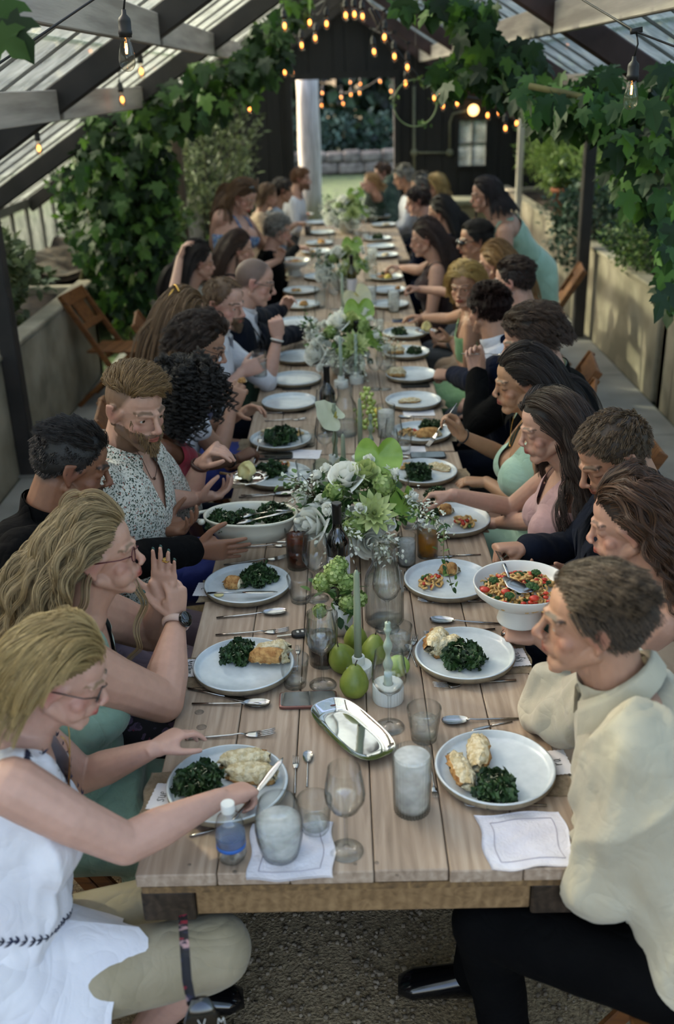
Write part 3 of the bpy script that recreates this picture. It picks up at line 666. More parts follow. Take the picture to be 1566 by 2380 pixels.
long_table(-.45, .465, 4.035, 6.49, 'second oak plank table, ending at the bread and butter dish'.replace('bread and butter dish', 'pale green blonde guest'))
long_table(-.435, .49, 6.505, 8.96, 'third oak plank table between the two middle flower arrangements')
long_table(-.43, .60, 8.975, 11.43, 'farthest oak plank table, nearest the dark doorway')
# ================================================================ things on the table
def glaze(name, a, b, rim):                   # speckled plate glaze
    return pm(name, a, b, 40, .22, bump=.02, bscale=8, lo=.3, hi=.7, coat=.3)
M['glaze'] = glaze('glaze', '#b9c1c6', '#c6cdd1', 0)
M['clay'] = pm('clay', '#6d6250', '#857861', 30, .8, bump=.1)
M['steel'] = pm('steel', '#9c9a98', '#b0aeac', 10, .16, 1.0)
M['mirror'] = pm('mirror', '#c9c7c3', '#d2d0cc', 3, .06, 1.0, bump=.03, bscale=9)
M['glass'] = thinglass('glass', '#fdfefe', '#656f6c', 1.0, .02)
M['ribglass'] = thinglass('ribglass', '#fbfcfc', '#656f6c', 1.0, .06)
M['water'] = thinglass('water', '#fdfefe', '#e2e8e8', .6, .03, haze=.06)
M['cloudy'] = thinglass('cloudy', '#f6f8f8', '#dfe5e6', .4, .2, haze=.55, hazecol='#f4f7f7', hscale=30)
M['icetea'] = pm('icetea', '#3a1206', '#5a230c', 30, .1, coat=.5)
M['iceteatop'] = thinglass('iceteatop', '#c47a35', '#7a3d12', .6, .1, haze=.25, hazecol='#a05a20', hscale=60)
M['beer'] = thinglass('beer', '#e8c15a', '#c08e2a', .6, .1, haze=.25, hazecol='#d8b04a')
M['cola'] = pm('cola', '#160805', '#26100a', 30, .1, coat=.6)
M['bottle'] = pm('bottle', '#050605', '#0b0c0a', 5, .08, coat=1.0)
M['greenbottle'] = pm('greenbottle', '#2a2a08', '#45430f', 5, .08, coat=1.0)
M['foil'] = pm('foil', '#070707', '#121212', 5, .35)
M['paper'] = pm('paper', '#d5d2d8', '#dedce0', 12, .9)
M['linen'] = pm('linen', '#c6c4ce', '#d3d1da', 14, .9, bump=.35, bscale=160)
M['burlap'] = pm('burlap', '#7b6a54', '#91806a', 60, .95, bump=.4, bscale=240)
M['ink'] = pm('ink', '#15201a', '#1c2a22', 9, .6)
M['candle'] = pm('candle', '#7f8a74', '#8b967f', 6, .5, sss=.1)
M['candlepale'] = pm('candlepale', '#93a393', '#a3b2a2', 6, .5, sss=.1)
M['plaster'] = pm('plaster', '#c3c6bf', '#d3d5cf', 9, .7, bump=.1)
M['cream'] = pm('cream', '#bfbcab', '#cbc8b8', 6, .3, coat=.3)
M['white'] = pm('white', '#c8c8c4', '#d4d4d0', 6, .35, coat=.2)
def plate_mesh():
    r = .1375
    out = [(0, 0), (.118, 0), (.132, .006), (r, .014), (r, .024), (r - .0035, .0262)]
    inn = [(r - .0065, .025), (.127, .014), (.12, .0105), (.06, .0095), (.0005, .0095)]
    mb = MB(); v, f = lathe(out + inn, 56); n = 56
    mi = [0 if q // n < 4 else 1 for q in range((len(out + inn) - 1) * n)] + [0, 1]
    me = mb.add((v, f)).mesh('plate'); me.materials.append(M['clay']); me.materials.append(M['glaze'])
    me.polygons.foreach_set('material_index', mi); me.polygons.foreach_set('use_smooth', [True] * len(mi))
    return me
PLATE = plate_mesh()
def inst(name, me, loc, rz=0, label=None, cat=None, group=None, scale=1, parent=None):
    o = bpy.data.objects.new(name, me); C.objects.link(o); o.location = loc; o.rotation_euler = (0, 0, rz); o.scale = (scale,) * 3
    if parent: o.parent = parent
    return tag(o, label, cat, group)
PZ = TZ + .0045
def plate(px, py, label, scale=1.0):
    p = P(px, py, TZ + .03); p.z = PZ
    inst('plate', PLATE, p, R_.uniform(0, 6), label, 'plate', 'stoneware dinner plates', scale); return p
# --- cutlery, lying from a handle end to a tip
def cut_path(kind, L):
    mb = MB()
    if kind == 'knife':
        mb.add(tube([(0, 0, .003), (.05, 0, .0035), (.11, 0, .004)], [.0036, .0038, .0036], 8, .8))
        mb.add(rings([(.108, 0, .004), (.13, .001, .004), (.17, .002, .0035), (.205, .003, .003), (.22, .005, .0025)], [.0035, .0085, .0095, .007, .001], [.0016, .0012, .001, .0008, .0005], (0, 1, 0), (0, 0, 1), 10))
    else:
        mb.add(tube([(0, 0, .0035), (.06, 0, .0045), (.11, 0, .006), (.13, 0, .0085), (.142, 0, .0055)], [.0034, .0034, .0028, .0022, .0032], 8, .75))
        if kind == 'spoon':
            def bowl(sgn):
                def fn(u, v):
                    t = u * math.pi; x = .172 - .036 * np.cos(t); w_ = .0195 * np.sin(t) ** .8 * (1 - .12 * np.cos(t)); a = (v - .5) * 2
                    return x, w_ * a, .0085 + .0005 * sgn - (.0065 + .0008 * (1 - sgn)) * np.sin(t) * (1 - a * a)
                return fn
            v1, f1 = sheet(bowl(1), 16, 9); v2, f2 = sheet(bowl(0), 16, 9); mb.add((v1, f1)); mb.add((v2, f2[:, ::-1]))
        else:
            mb.add(rings([(.138, 0, .005), (.15, 0, .004), (.165, 0, .0035), (.172, 0, .004)], [.003, .0095, .0118, .0118], [.0014] * 4, (0, 1, 0), (0, 0, 1), 10))
            for k in range(4):
                y = (k - 1.5) * .0064; mb.add(tube([(.170, y, .0038), (.185, y, .005), (.2, y, .0075), (.212, y, .0105)], [.002, .0018, .0015, .0009], 6))
    me = mb.mesh(kind); me.materials.append(M['steel']); me.polygons.foreach_set('use_smooth', [True] * len(me.polygons)); return me
CUT = {k: cut_path(k, .21) for k in ('fork', 'spoon', 'knife')}
def cutlery(kind, a, b, label, z=TZ + .0005, s=None, group=None):
    pa, pb = P(*a, z), P(*b, z); d = pb - pa
    L = {'fork': .212, 'spoon': .208, 'knife': .22}[kind]
    sc = s or min(1.15, max(.5, d.length / L))
    return inst(kind, CUT[kind], pa, math.atan2(d.y, d.x), label, kind, group or 'steel cutlery', sc)
def held(kind, a, b, label, up=V(0, 0, 1), s=1.0):
    a, b = Vector(a), Vector(b); d = (b - a).normalized(); y = up.cross(d).normalized(); z = d.cross(y)
    o = bpy.data.objects.new(kind, CUT[kind]); C.objects.link(o)
    o.matrix_world = Matrix.Translation(a) @ Matrix((d, y, z)).transposed().to_4x4() @ Matrix.Scale(s, 4)
    return tag(o, label, kind, 'cutlery in hands')
# --- glasses
def gl(name, prof_o, prof_i, n=40, fl=0, amp=0, fz=None, mat=None):
    v1, f1 = lathe(prof_o, n, fl, amp, fz); v2, f2 = lathe(prof_i, n)
    me = MB().add((v1, f1[:-1])).add((v2, [q[::-1] for q in f2[:-1]] if False else f2[:-2] + [f2[-2]])).mesh(name)
    me.materials.append(mat or M['glass']); me.polygons.foreach_set('use_smooth', [True] * len(me.polygons)); return me
def tum(r0, r1, h, t=.0018, base=.006, fl=0, amp=0, fz=None, n=40, mat=None, bulge=0):
    zz = np.linspace(0, 1, 7)
    ro = [(r0 + (r1 - r0) * z + bulge * math.sin(math.pi * z), h * z) for z in zz]
    ri = [(a - t, max(base, b)) for a, b in ro]
    return gl('glass_body', [(0.0005, 0)] + ro + [(r1 - t * .5, h + .0006)], [(0.0005, base)] + ri[:1] + [(a, b) for a, b in ri[1:-1]] + [(r1 - t, h)], n, fl, amp, fz, mat)
G = {}
G['rocks'] = tum(.031, .042, .088, .0028, .012, 9, .035, (.005, .055), 36)
G['high'] = tum(.0335, .036, .128, .002, .007, 32, .020, None, 128, M['ribglass'])
G['tall'] = tum(.033, .037, .135, .002, .007, 32, .020, None, 128, M['ribglass'])
G['stemless'] = tum(.032, .034, .118, .0016, .006, 0, 0, None, 40, M['ribglass'], .010)
def wine(s=1.0):
    o = [(.0005, 0), (.036, .0006), (.036, .0018), (.02, .004), (.008, .008), (.0042, .014), (.0036, .05), (.004, .088), (.009, .096), (.028, .112), (.0405, .135), (.042, .15), (.039, .175), (.0345, .205), (.0335, .213)]
    i = [(.0005, .099), (.008, .1), (.027, .115), (.0392, .137), (.0408, .15), (.0378, .175), (.0333, .205), (.0328, .213)]
    return gl('glass_body', o, i, 40)
G['wine'] = wine()
car_o = [(.0005, 0), (.052, 0), (.056, .006), (.056, .125), (.052, .15), (.034, .185), (.0325, .2), (.0355, .235), (.037, .24)]
G['carafe'] = gl('glass_body', car_o, [(.0005, .006), (.05, .006), (.0535, .012), (.0535, .125), (.049, .15), (.031, .186), (.0302, .2), (.0335, .235), (.035, .24)], 144, 36, .014, None, M['ribglass'])
def fillmesh(r0, r1, z0, z1, mat, n=32):
    me = MB().add(lathe([(.0005, z0), (r0, z0), ((r0 + r1) / 2, (z0 + z1) / 2), (r1, z1 - .001), (r1 - .001, z1), (.0005, z1)], n)).mesh('drink'); me.materials.append(mat); me.polygons.foreach_set('use_smooth', [True] * len(me.polygons)); return me
FI = {}
def glass(kind, px, py, label, fill=None, lev=.6, s=1.0, top=None):
    """px,py = centre of the foot on the table"""
    p = P(px, py, TZ) if not isinstance(px, Vector) else px
    o = empty('wine_glass' if kind == 'wine' else 'carafe' if kind == 'carafe' else 'drinking_glass', p, label, 'glass' if kind != 'carafe' else 'carafe', 'glasses on the table'); o.scale = (s,) * 3
    inst('glass_body', G[kind], (0, 0, .0005), R_.uniform(0, 3), parent=o)
    if fill:
        key = (kind, fill, lev)
        if key not in FI:
            H = {'rocks': .088, 'high': .128, 'tall': .135, 'stemless': .118, 'carafe': .24}[kind]
            r0 = {'rocks': .0285, 'high': .0312, 'tall': .0305, 'stemless': .0315, 'carafe': .053}[kind]; r1 = {'rocks': .0385, 'high': .0335, 'tall': .0345, 'stemless': .0405, 'carafe': .053}[kind]
            b = .013 if kind == 'rocks' else .008; z1 = b + (H - b) * lev; rr = r0 + (r1 - r0) * min(1, lev * (2 if kind == 'stemless' else 1))
            if fill == 'tea': FI[key] = [fillmesh(r0, (r0 + rr) / 2, b, b + (z1 - b) * .52, M['icetea']), fillmesh((r0 + rr) / 2, rr, b + (z1 - b) * .52, z1, M['iceteatop'])]
            else: FI[key] = [fillmesh(r0, rr, b, z1, M[fill])]
        for m_ in FI[key]: inst('drink', m_, (0, 0, .0005), 0, parent=o)
        if fill in ('tea', 'water') and kind != 'carafe' and p.y < 3.2:
            H = {'rocks': .088, 'high': .128, 'tall': .135, 'stemless': .118}[kind]
            for k in range(3):
                q = MB().add(box(-.011, .011, -.010, .010, -.010, .010)).build('ice_cube', M['water'], None, False, (0, 0, 0), bev=.003); q.parent = o; q.location = (.012 * math.cos(k * 2.1), .012 * math.sin(k * 2.1), .008 + H * lev * .9 - .006 * k); q.rotation_euler = (R_.random(), R_.random(), R_.random())
    return o
def bottle(px, py, label, m='bottle', s=1.0, lab=True):
    p = P(px, py, TZ); o = empty('wine_bottle', p, label, 'bottle', 'wine bottles on the table'); o.scale = (s,) * 3
    me = MB().add(lathe([(0, .0), (.034, 0), (.037, .004), (.037, .17), (.0355, .185), (.026, .205), (.0165, .22), (.0145, .235), (.014, .262)], 32)).build('bottle_body', M[m], o, True, (0, 0, 0))
    MB().add(lathe([(.0148, .238), (.0148, .292), (.0155, .293), (.0155, .302), (.0145, .304), (0, .304)], 24)).build('foil_cap', M['foil'], o, True, (0, 0, 0), auto=40)
    if lab:
        a0 = -2.6
        MB().add(sheet(lambda u, v: (.0374 * np.cos(a0 + u * 2.4), .0374 * np.sin(a0 + u * 2.4), .045 + v * .09), 14, 3, 0)).build('paper_label', M['paper'], o, True, (0, 0, 0))
    return o
def candle(px, py, label, h=.26, twist=False, holder='tall', m='candle', r=.0105):
    p = P(px, py, TZ)
    hz = .062 if holder == 'tall' else .05
    h_o = empty('candle_holder', p, 'fluted white holder of the ' + label, 'candle holder', 'candle holders')
    if holder == 'tall': pr = [(0, 0), (.036, 0), (.037, .004), (.037, .034), (.036, .037), (.018, .038), (.0175, .04), (.0175, .06), (.0165, .062), (.0115, .062), (.0113, .05), (0, .05)]
    else: pr = [(0, 0), (.039, 0), (.04, .004), (.04, .044), (.039, .048), (.014, .048), (.0125, .046), (.012, .038), (0, .038)]
    MB().add(lathe(pr, 120, 30, .018, (.003, .06))).build('fluted_body', M['plaster'], h_o, True, (0, 0, 0), auto=50)
    p = p + V(0, 0, .0505 if holder == 'tall' else .0385)
    c = empty('taper_candle', p, label, 'candle', 'sage taper candles')
    if twist:
        n = 10; zs = np.linspace(0, h, 60); mb = []
        a = np.arange(n) * 2 * math.pi / n; v = []
        for z in zs:
            t = z / h; rr = r * (1.05 - .35 * t + .32 * math.sin(t * 22) * (.25 < t < .9)) if twist != 'spiral' else r * (1 - .25 * t) * (1 + .22 * np.cos(2 * (a - z * 90)))
            v.append(np.stack([rr * np.cos(a), rr * np.sin(a), np.full(n, z)], 1))
        i = np.arange(n); j = (i + 1) % n
        f = np.vstack([np.stack([q * n + i, q * n + j, (q + 1) * n + j, (q + 1) * n + i], 1) for q in range(59)]).tolist() + [list(range(n))[::-1], list(range(59 * n, 60 * n))]
        MB().add((np.vstack(v), f)).build('wax', M[m], c, True, (0, 0, 0))
    else: MB().add(lathe([(0, 0), (r, 0), (r * .95, h * .5), (r * .7, h - .012), (r * .35, h - .002), (0, h)], 16)).build('wax', M[m], c, True, (0, 0, 0))
    MB().add(tube([(0, 0, h - .002), (.001, 0, h + .009)], .0011, 5)).build('wick', M['foil'], c, True, (0, 0, 0))
    return c
# ---------------------------------------------------------------- food
M['kale'] = leafmat('kale', '#10220c', '#1d3a14', '#345a20', .45, .15)
M['kalemix'] = pm('kalemix', '#14260f', '#37562a', 45, .5, bump=.3, bscale=300)
M['crumb'] = pm('crumb', '#c2ae84', '#e0d3b2', 70, .9, bump=1.0, bscale=110, lo=.4, hi=.6)
M['crust'] = pm('crust', '#8a5521', '#c79a5c', 55, .7, bump=.7, bscale=150)
M['pasta'] = pm('pasta', '#b98f50', '#cfab6d', 40, .45)
M['tomato'] = pm('tomato', '#a32414', '#bb3a20', 20, .3)
M['broccoli'] = pm('broccoli', '#24431a', '#3d6428', 60, .7, bump=.8, bscale=200)
M['onion'] = pm('onion', '#a58aa0', '#c9b5c0', 30, .4)
M['butter'] = pm('butter', '#cfc07f', '#dccf95', 20, .45, sss=.15)
M['cheese'] = pm('cheese', '#d3cba5', '#ddd6b6', 20, .6)
def kale_mesh(n, rx, ry, rz, seed, stalk=False):
    r = np.random.default_rng(seed); mb = MB()
    for k in range(n):
        a = r.uniform(0, 6.28); q = math.sqrt(r.random()); c = np.array((rx * q * math.cos(a) * .8, ry * q * math.sin(a) * .8, .004 + rz * (1 - q * q) * r.uniform(.3, .85)))
        d = np.array((math.cos(a + r.normal() * .8), math.sin(a + r.normal() * .8), r.uniform(-.1, .9))); d /= np.linalg.norm(d)
        s = np.cross(d, r.normal(size=3)); s /= np.linalg.norm(s); u = np.cross(s, d)
        L = r.uniform(.018, .032) * (rx / .04) ** .5; W = L * r.uniform(.4, .62); ph = r.uniform(0, 6, 3); fr = r.uniform(13, 22)
        def fn(uu, vv):
            b = uu * 2 - 1; w_ = W * (.35 + .9 * np.sin(np.clip(vv, 0, 1) * 2.6 + .3)); e = np.abs(b) ** 1.5
            ruf = e * .0062 * np.sin(fr * vv + ph[0] + b * 3) + e * .0035 * np.sin(2.3 * fr * vv + ph[1])
            x = c[:, None, None] + d[:, None, None] * (vv * L + e * .004 * np.sin(fr * 1.3 * vv + ph[2])) + s[:, None, None] * (b * w_) + u[:, None, None] * (ruf - .3 * L * vv * vv)
            x[2] = np.maximum(x[2], .0012)
            return x[0], x[1], x[2]
        mb.add(sheet(fn, 8, 14))
    if stalk:
        mb.add(tube([(-.6 * rx, -.3 * ry, .01), (.3 * rx, .3 * ry, rz * .6), (1.15 * rx, 1.2 * ry, rz * .95)], [.0025, .0035, .0045], 7))
    for k in range(n // 3):
        a = r.uniform(0, 6.28); q = math.sqrt(r.random()) * .75; c = np.array((rx * q * math.cos(a), ry * q * math.sin(a), .008 + rz * (1.08 - q * q) * .85)); mb.add(tube([c, c + r.normal(size=3) * (.004, .004, .001), c + r.normal(size=3) * (.009, .009, .002)], [.0008, .0011, .0006], 4), None, 1)
    me = mb.mesh('kale_salad'); me.materials.append(M['kalemix']); me.materials.append(M['cheese']); me.polygons.foreach_set('use_smooth', [True] * len(me.polygons)); return me
KALE = [kale_mesh(70, .042, .036, .036, 1), kale_mesh(52, .034, .03, .028, 2), kale_mesh(62, .05, .026, .024, 3)]
KSTALK = kale_mesh(90, .05, .042, .04, 4, True)
def on_plate(p, dx, dy): return p + V(dx, dy, .0095)
def kale(p, dx, dy, label, k=0, s=1.0, rz=None):
    o = inst('kale_salad', KSTALK if k == 9 else KALE[k], on_plate(p, dx, dy), R_.uniform(0, 6) if rz is None else rz, label, 'kale', 'kale salad on the plates', s); return o
def bread_mesh(L, W, H, seed, torn=True):
    r = np.random.default_rng(seed); n = 18; K = 15; v = []; mats = []
    for q in range(K):
        t = q / (K - 1); e = (1 - abs(2 * t - 1) ** 4 * (.45 if torn else .8)); x = (t - .5) * L
        for j in range(n):
            a = j / n * 2 * math.pi; y = math.cos(a) * W / 2 * e; z = math.sin(a)
            z = (z * H * e * .8 if z > 0 else z * .2 * H) + .2 * H
            nz_ = (.0035 if math.sin(a) < .25 or torn else .0012)
            v.append((x + r.normal() * .0012 + (r.normal() * .004 if q in (0, K - 1) else 0), y + r.normal() * nz_ * .6, max(.0005, z + r.normal() * nz_ * .7)))
    v = np.array(v); f = []; mi = []
    for q in range(K - 1):
        for j in range(n):
            j2 = (j + 1) % n; f.append((q * n + j, (q + 1) * n + j, (q + 1) * n + j2, q * n + j2)[::-1]); a = (j + .5) / n * 2 * math.pi
            mi.append(1 if (math.sin(a) > .3 if torn else (math.sin(a) < -.2 or q > K - 4)) else 0)
    f.append(list(range(n))[::-1][::-1]); f.append(list(range((K - 1) * n, K * n))[::-1]); mi += [1, 1]
    me = bpy.data.meshes.new('bread'); me.from_pydata(v.tolist(), [], f); me.materials.append(M['crust']); me.materials.append(M['crumb'])
    me.polygons.foreach_set('material_index', mi); me.polygons.foreach_set('use_smooth', [True] * len(mi)); return me
BREAD = {'half': bread_mesh(.115, .055, .034, 1, True), 'torn': bread_mesh(.1, .06, .05, 2, True), 'loaf': bread_mesh(.115, .058, .042, 3, False), 'chunk': bread_mesh(.062, .05, .036, 4, False), 'slice': bread_mesh(.1, .05, .02, 5, True)}
def bread(p, dx, dy, kind, rz, label, tilt=0, dz=0):
    o = inst('bread', BREAD[kind], on_plate(p, dx, dy) + V(0, 0, dz), 0, label, 'bread', 'baguette pieces on the plates'); o.rotation_euler = (tilt, 0, rz); return o
def pasta_mesh(n, rx, ry, rz, seed, extras=True, inner=None):
    r = np.random.default_rng(seed); mb = MB()
    for k in range(n):
        a = r.uniform(0, 6.28); q = math.sqrt(r.random()); z = rz * (1 - q * q) * r.uniform(.3, 1) + .005
        c = np.array((rx * q * math.cos(a), ry * q * math.sin(a), z)); b0 = r.uniform(0, 6.28); rad = r.uniform(.007, .0095); R0 = np.array(Matrix.Rotation(r.uniform(-.9, .9), 3, 'X') @ Matrix.Rotation(b0, 3, 'Z'))
        t = np.linspace(0, r.uniform(2.8, 5), 7); pts = np.stack([rad * np.cos(t), rad * np.sin(t), t * .0022 - .004], 1) @ R0.T + c
        pts[:, 2] = np.maximum(pts[:, 2], .004)
        if extras and k % 6 == 5: mb.add(ell(c + (0, 0, .004), (.009, .007, .005), 7, 5), None, 1)
        elif extras and k % 7 == 3: mb.add(ell(c + (0, 0, .003), (.008, .006, .006), 6, 4), None, 2)
        else: mb.add(tube(pts, .0036, 6), None, 0)
    me = mb.mesh('pasta_salad')
    for m_ in ('pasta', 'tomato', 'broccoli'): me.materials.append(M[m_])
    me.polygons.foreach_set('use_smooth', [True] * len(me.polygons)); return me
PASTA = [pasta_mesh(42, .046, .034, .018, 1), pasta_mesh(30, .036, .03, .014, 2)]
def pasta(p, dx, dy, label, k=0, s=1.0): return tag(inst('pasta_salad', PASTA[k], on_plate(p, dx, dy), R_.uniform(0, 6), label, 'pasta', 'pasta salad on the plates', s), kind='stuff')
# ---------------------------------------------------------------- linen, paper
def cloth(name, px, py, sx, sy, rz, mat, label, cat, border=False, z=TZ + .002, amp=.0018, group=None):
    p = P(px, py, z); o = empty(name, p, label, cat, group, rz=rz)
    sd_ = R_.uniform(0, 9)
    def fn(u, v):
        x = (u - .5) * sx + .004 * np.sin(v * 9 + sd_); y = (v - .5) * sy + .004 * np.sin(u * 8 + sd_ * 2)
        return x, y, amp * (1 + np.sin(u * 13 + sd_ + 2 * np.sin(v * 6)) * np.sin(v * 11 + sd_))
    MB().add(sheet(fn, 26, 26, .0012)).build('cloth', mat, o, True, (0, 0, 0))
    if border:
        q = []
        for k in range(4):
            c0 = [(-.36, -.36), (.36, -.36), (.36, .36), (-.36, .36)]; a_, b_ = c0[k], c0[(k + 1) % 4]
            q += [(a_[0] + (b_[0] - a_[0]) * t, a_[1] + (b_[1] - a_[1]) * t) for t in np.linspace(0, 1, 14)[:-1]]
        q.append(q[0]); u = np.array([x + .5 for x, _ in q]); v = np.array([y + .5 for _, y in q]); x, y, zz = fn(u, v)
        MB().add(tube(np.stack([x, y, zz + .0006], 1), .0009, 4)).build('hem_stitch', M['hem'], o, True, (0, 0, 0))
    return o
M['hem'] = pm('hem', '#8f8b98', '#a09ca8', 20, .9)
LET = {'s': [[(.5, .85), (.3, 1), (.1, .8), (.3, .5), (.5, .25), (.3, 0), (.05, .15)]], 'u': [[(.05, 1), (.1, .2), (.3, 0), (.5, .3), (.52, 1), (.5, .1), (.65, 0)]],
 'e': [[(.05, .5), (.5, .6), (.4, .95), (.15, .85), (.05, .4), (.25, 0), (.6, .2)]], 'h': [[(.05, 1.9), (.05, 0), (.15, .7), (.35, .95), (.45, .6), (.48, 0), (.6, .1)]],
 'a': [[(.5, .9), (.25, 1), (.05, .5), (.2, 0), (.45, .4), (.5, .95), (.5, .1), (.65, .05)]], 't': [[(.3, 1.6), (.3, .1), (.45, 0), (.6, .15)], [(.05, 1), (.55, 1.02)]],
 'r': [[(.05, 1), (.1, 0), (.12, .6), (.3, 1), (.5, .85)]], 'k': [[(.1, 1.7), (.1, 0)], [(.6, 1.6), (.12, .75), (.65, 0)]], 'y': [[(.05, 1), (.15, .4), (.35, .35), (.5, 1), (.45, -.3), (.2, -.7), (.05, -.4)]], 'l': [[(.1, .3), (.35, 1.5), (.2, 1.6), (.15, .3), (.3, 0), (.5, .2)]]}
def write(text, h, mat, parent, origin, xd, yd, sp=.72, r=.0007):
    mb = MB(); x0 = 0
    for ch in text:
        for pl in LET.get(ch, []):
            pts = np.array(pl); pts = np.stack([np.interp(np.linspace(0, len(pl) - 1, 4 * len(pl)), np.arange(len(pl)), pts[:, k]) for k in (0, 1)], 1)
            for _ in range(2): pts[1:-1] = (pts[:-2] + 2 * pts[1:-1] + pts[2:]) / 4
            mb.add(tube([Vector(origin) + Vector(xd) * (x0 + a) * h + Vector(yd) * b * h for a, b in pts], r, 5, .6))
        x0 += sp
    return mb.build('handwriting', mat, parent, True, (0, 0, 0))
def card(px, py, text, label, rz=0, flip=1, z=TZ + .004):
    o = empty('name_card', P(px, py, z), label, 'name card', 'hand-lettered name cards', rz=rz)
    MB().add(sheet(lambda u, v: ((u - .5) * .052 + .0012 * np.sin(v * 40), (v - .5) * .088 + .0012 * np.sin(u * 37), .0012 + 0 * u), 12, 16, .001)).build('card', M['paper'], o, False, (0, 0, 0))
    n = len(text)
    if text: write(text, .017 if n < 5 else .0135, M['ink'], o, (-.008 * flip, flip * .72 * (.017 if n < 5 else .0135) * n / 2, .0022), (0, -flip, 0), (flip, 0, 0))
    return o
# ---------------------------------------------------------------- place settings
def setting_mat(px, py, label, rz=0, sx=.44, sy=.15): return cloth('burlap_placemat', px, py, sx, sy, rz, M['burlap'], label, 'placemat', z=TZ + .0006, amp=.0006, group='burlap placemats')
left = [('woman in the white blouse', 528, 1815), ('woman with red glasses', 566, 1540), ('man in the black jacket', 575, 1352), ('man in the flowered shirt', 645, 1100), ('woman with black curls', 652, 1016), ('man with dark wavy hair', 672, 930), ('woman in blue', 687, 877), ('man in the white shirt raising his fist', 694, 826)]
right_ = [('man in the cream shirt', 1150, 1778), ('woman with brown curls', 1080, 1514), ('man in the navy suit with the serving spoon', 1040, 1342), ('woman with the long dark hair', 1050, 1202), ('woman in the draped sage dress', 983, 1092), ('man in the black suit', 978, 1000), ('man seen from behind in navy', 960, 927), ('blonde woman', 956, 867)]
PL = {}
for side, lst in (('l', left), ('r', right_)):
    for k, (who, px, py) in enumerate(lst):
        p = plate(px, py, f'white stoneware plate in front of the {who}'); PL[side + str(k)] = p
        e = -.475 if side == 'l' else .485; ex = abs(p.x - e) + .05
        o = setting_mat(px, py, f'burlap placemat of the {who}', 0, ex, .15); o.location = V((p.x + e) / 2 + (.02 if side == 'l' else -.02), p.y, TZ + .0006)
for k, (px, py, t) in enumerate([(699, 705, 'left plate beside the oval bread crust behind the bald man\'s hand'), (700, 672, 'left dark-rimmed plate with greens behind the bald man'), (690, 745, 'left plate half hidden by the bald man\'s sleeve'), (735, 582, 'far left plate beyond the white pasta bowl'), (742, 562, 'far left plate below the standing woman\'s hand'), (748, 538, 'far left plate by the glass of cola'), (745, 640, 'left plate behind the white pasta bowl'), (735, 515, 'farthest left plate by the old woman'),
        (943, 815, 'right plate with kale by the blonde woman'), (940, 770, 'right plate with a heap of kale beside the blue phone'), (905, 704, 'right plate with a bread end behind the cloudy glass'), (902, 671, 'empty right plate before the woman in brown'), (897, 641, 'right plate with a round bun before the woman in brown'), (890, 590, 'far right plate with a thin slice'), (884, 570, 'far right plate by the red sleeve'), (878, 552, 'far right plate beside the leafy jug'), (892, 520, 'far right plate before the young man in navy'), (880, 500, 'farthest right plate near the chest')]):
    PL['f%d' % k] = plate(px, py, 'stoneware plate: ' + t)
p = PL['l0']; kale(p, -.065, .0, 'chopped dark kale on the plate of the woman in the white blouse', 0, 1.15); bread(p, .035, .075, 'half', .05, 'open baguette half lying across the far rim of the nearest left plate', .5, .01); bread(p, .055, .03, 'half', -.15, 'second open baguette half on the nearest left plate', .3, .004)
p = PL['l1']; kale(p, -.02, .055, 'curly kale with cheese on the plate of the woman with red glasses', 0); bread(p, .065, .02, 'loaf', -.12, 'golden crusted baguette end on the plate of the woman with red glasses', -.2, .004); bread(p, .075, .055, 'torn', .3, 'torn white crumb behind the golden baguette end', .2)
p = PL['l2']; kale(p, .03, .03, 'large curly kale leaf with its stalk on the plate of the man in black', 9, 1.0, .5); bread(p, -.045, .0, 'chunk', -.3, 'torn golden bread chunk beside the kale stalk', .1, .002); inst('butter_pat', MB().add(ell((0, 0, .004), (.016, .013, .005), 10, 6)).mesh('butter_pat'), on_plate(p, -.085, -.06), 0, 'smear of butter on the plate edge near the card', 'butter').data.materials.append(M['butter'])
p = PL['l3']; kale(p, -.03, .03, 'wilted kale on the plate behind the butter dish', 2, 1.2); pasta(p, .0, .09, 'orange pasta on the plate behind the butter dish', 1, 1.2)
p = PL['l4']; kale(p, .0, -.01, 'long heap of dark kale on the plate of the woman with black curls', 2, 1.5); pasta(p, .06, .06, 'pasta beside the long heap of kale', 1); bread(p, -.03, .08, 'half', 0, 'pale bread behind the long heap of kale')
p = PL['r0']; kale(p, -.01, -.075, 'curly kale with shaved cheese on the nearest right plate', 0, 1.0); bread(p, -.085, -.02, 'half', 1.75, 'left of two bread fingers on the nearest right plate', .5, .008); bread(p, -.03, .04, 'half', 1.45, 'right of two bread fingers on the nearest right plate', -.3, .012)
p = PL['r1']; kale(p, -.01, -.03, 'curly kale with cheese on the plate of the woman with brown curls', 0, 1.15); bread(p, -.085, .045, 'torn', 1.2, 'torn bread with crust standing at the rim of the second right plate', .6, .012); bread(p, -.05, .03, 'torn', .4, 'torn crumb between the crust and the kale on the second right plate', .3)
p = PL['r2']; pasta(p, -.055, -.01, 'pasta salad with tomato on the plate under the trailing sprig', 0, 1.0); bread(p, .01, .06, 'chunk', .1, 'cube of crusty bread under the trailing sprig', .1, .002)
p = PL['r3']; pasta(p, .04, -.03, 'pasta with tomato and broccoli on the plate by the raised fork', 1, 1.2); kale(p, -.09, .05, 'kale at the edge of the plate by the ribbed beer glass', 1, 1.1); bread(p, -.02, .07, 'chunk', .2, 'bread crust behind the kale held on the fork', 0, .002)
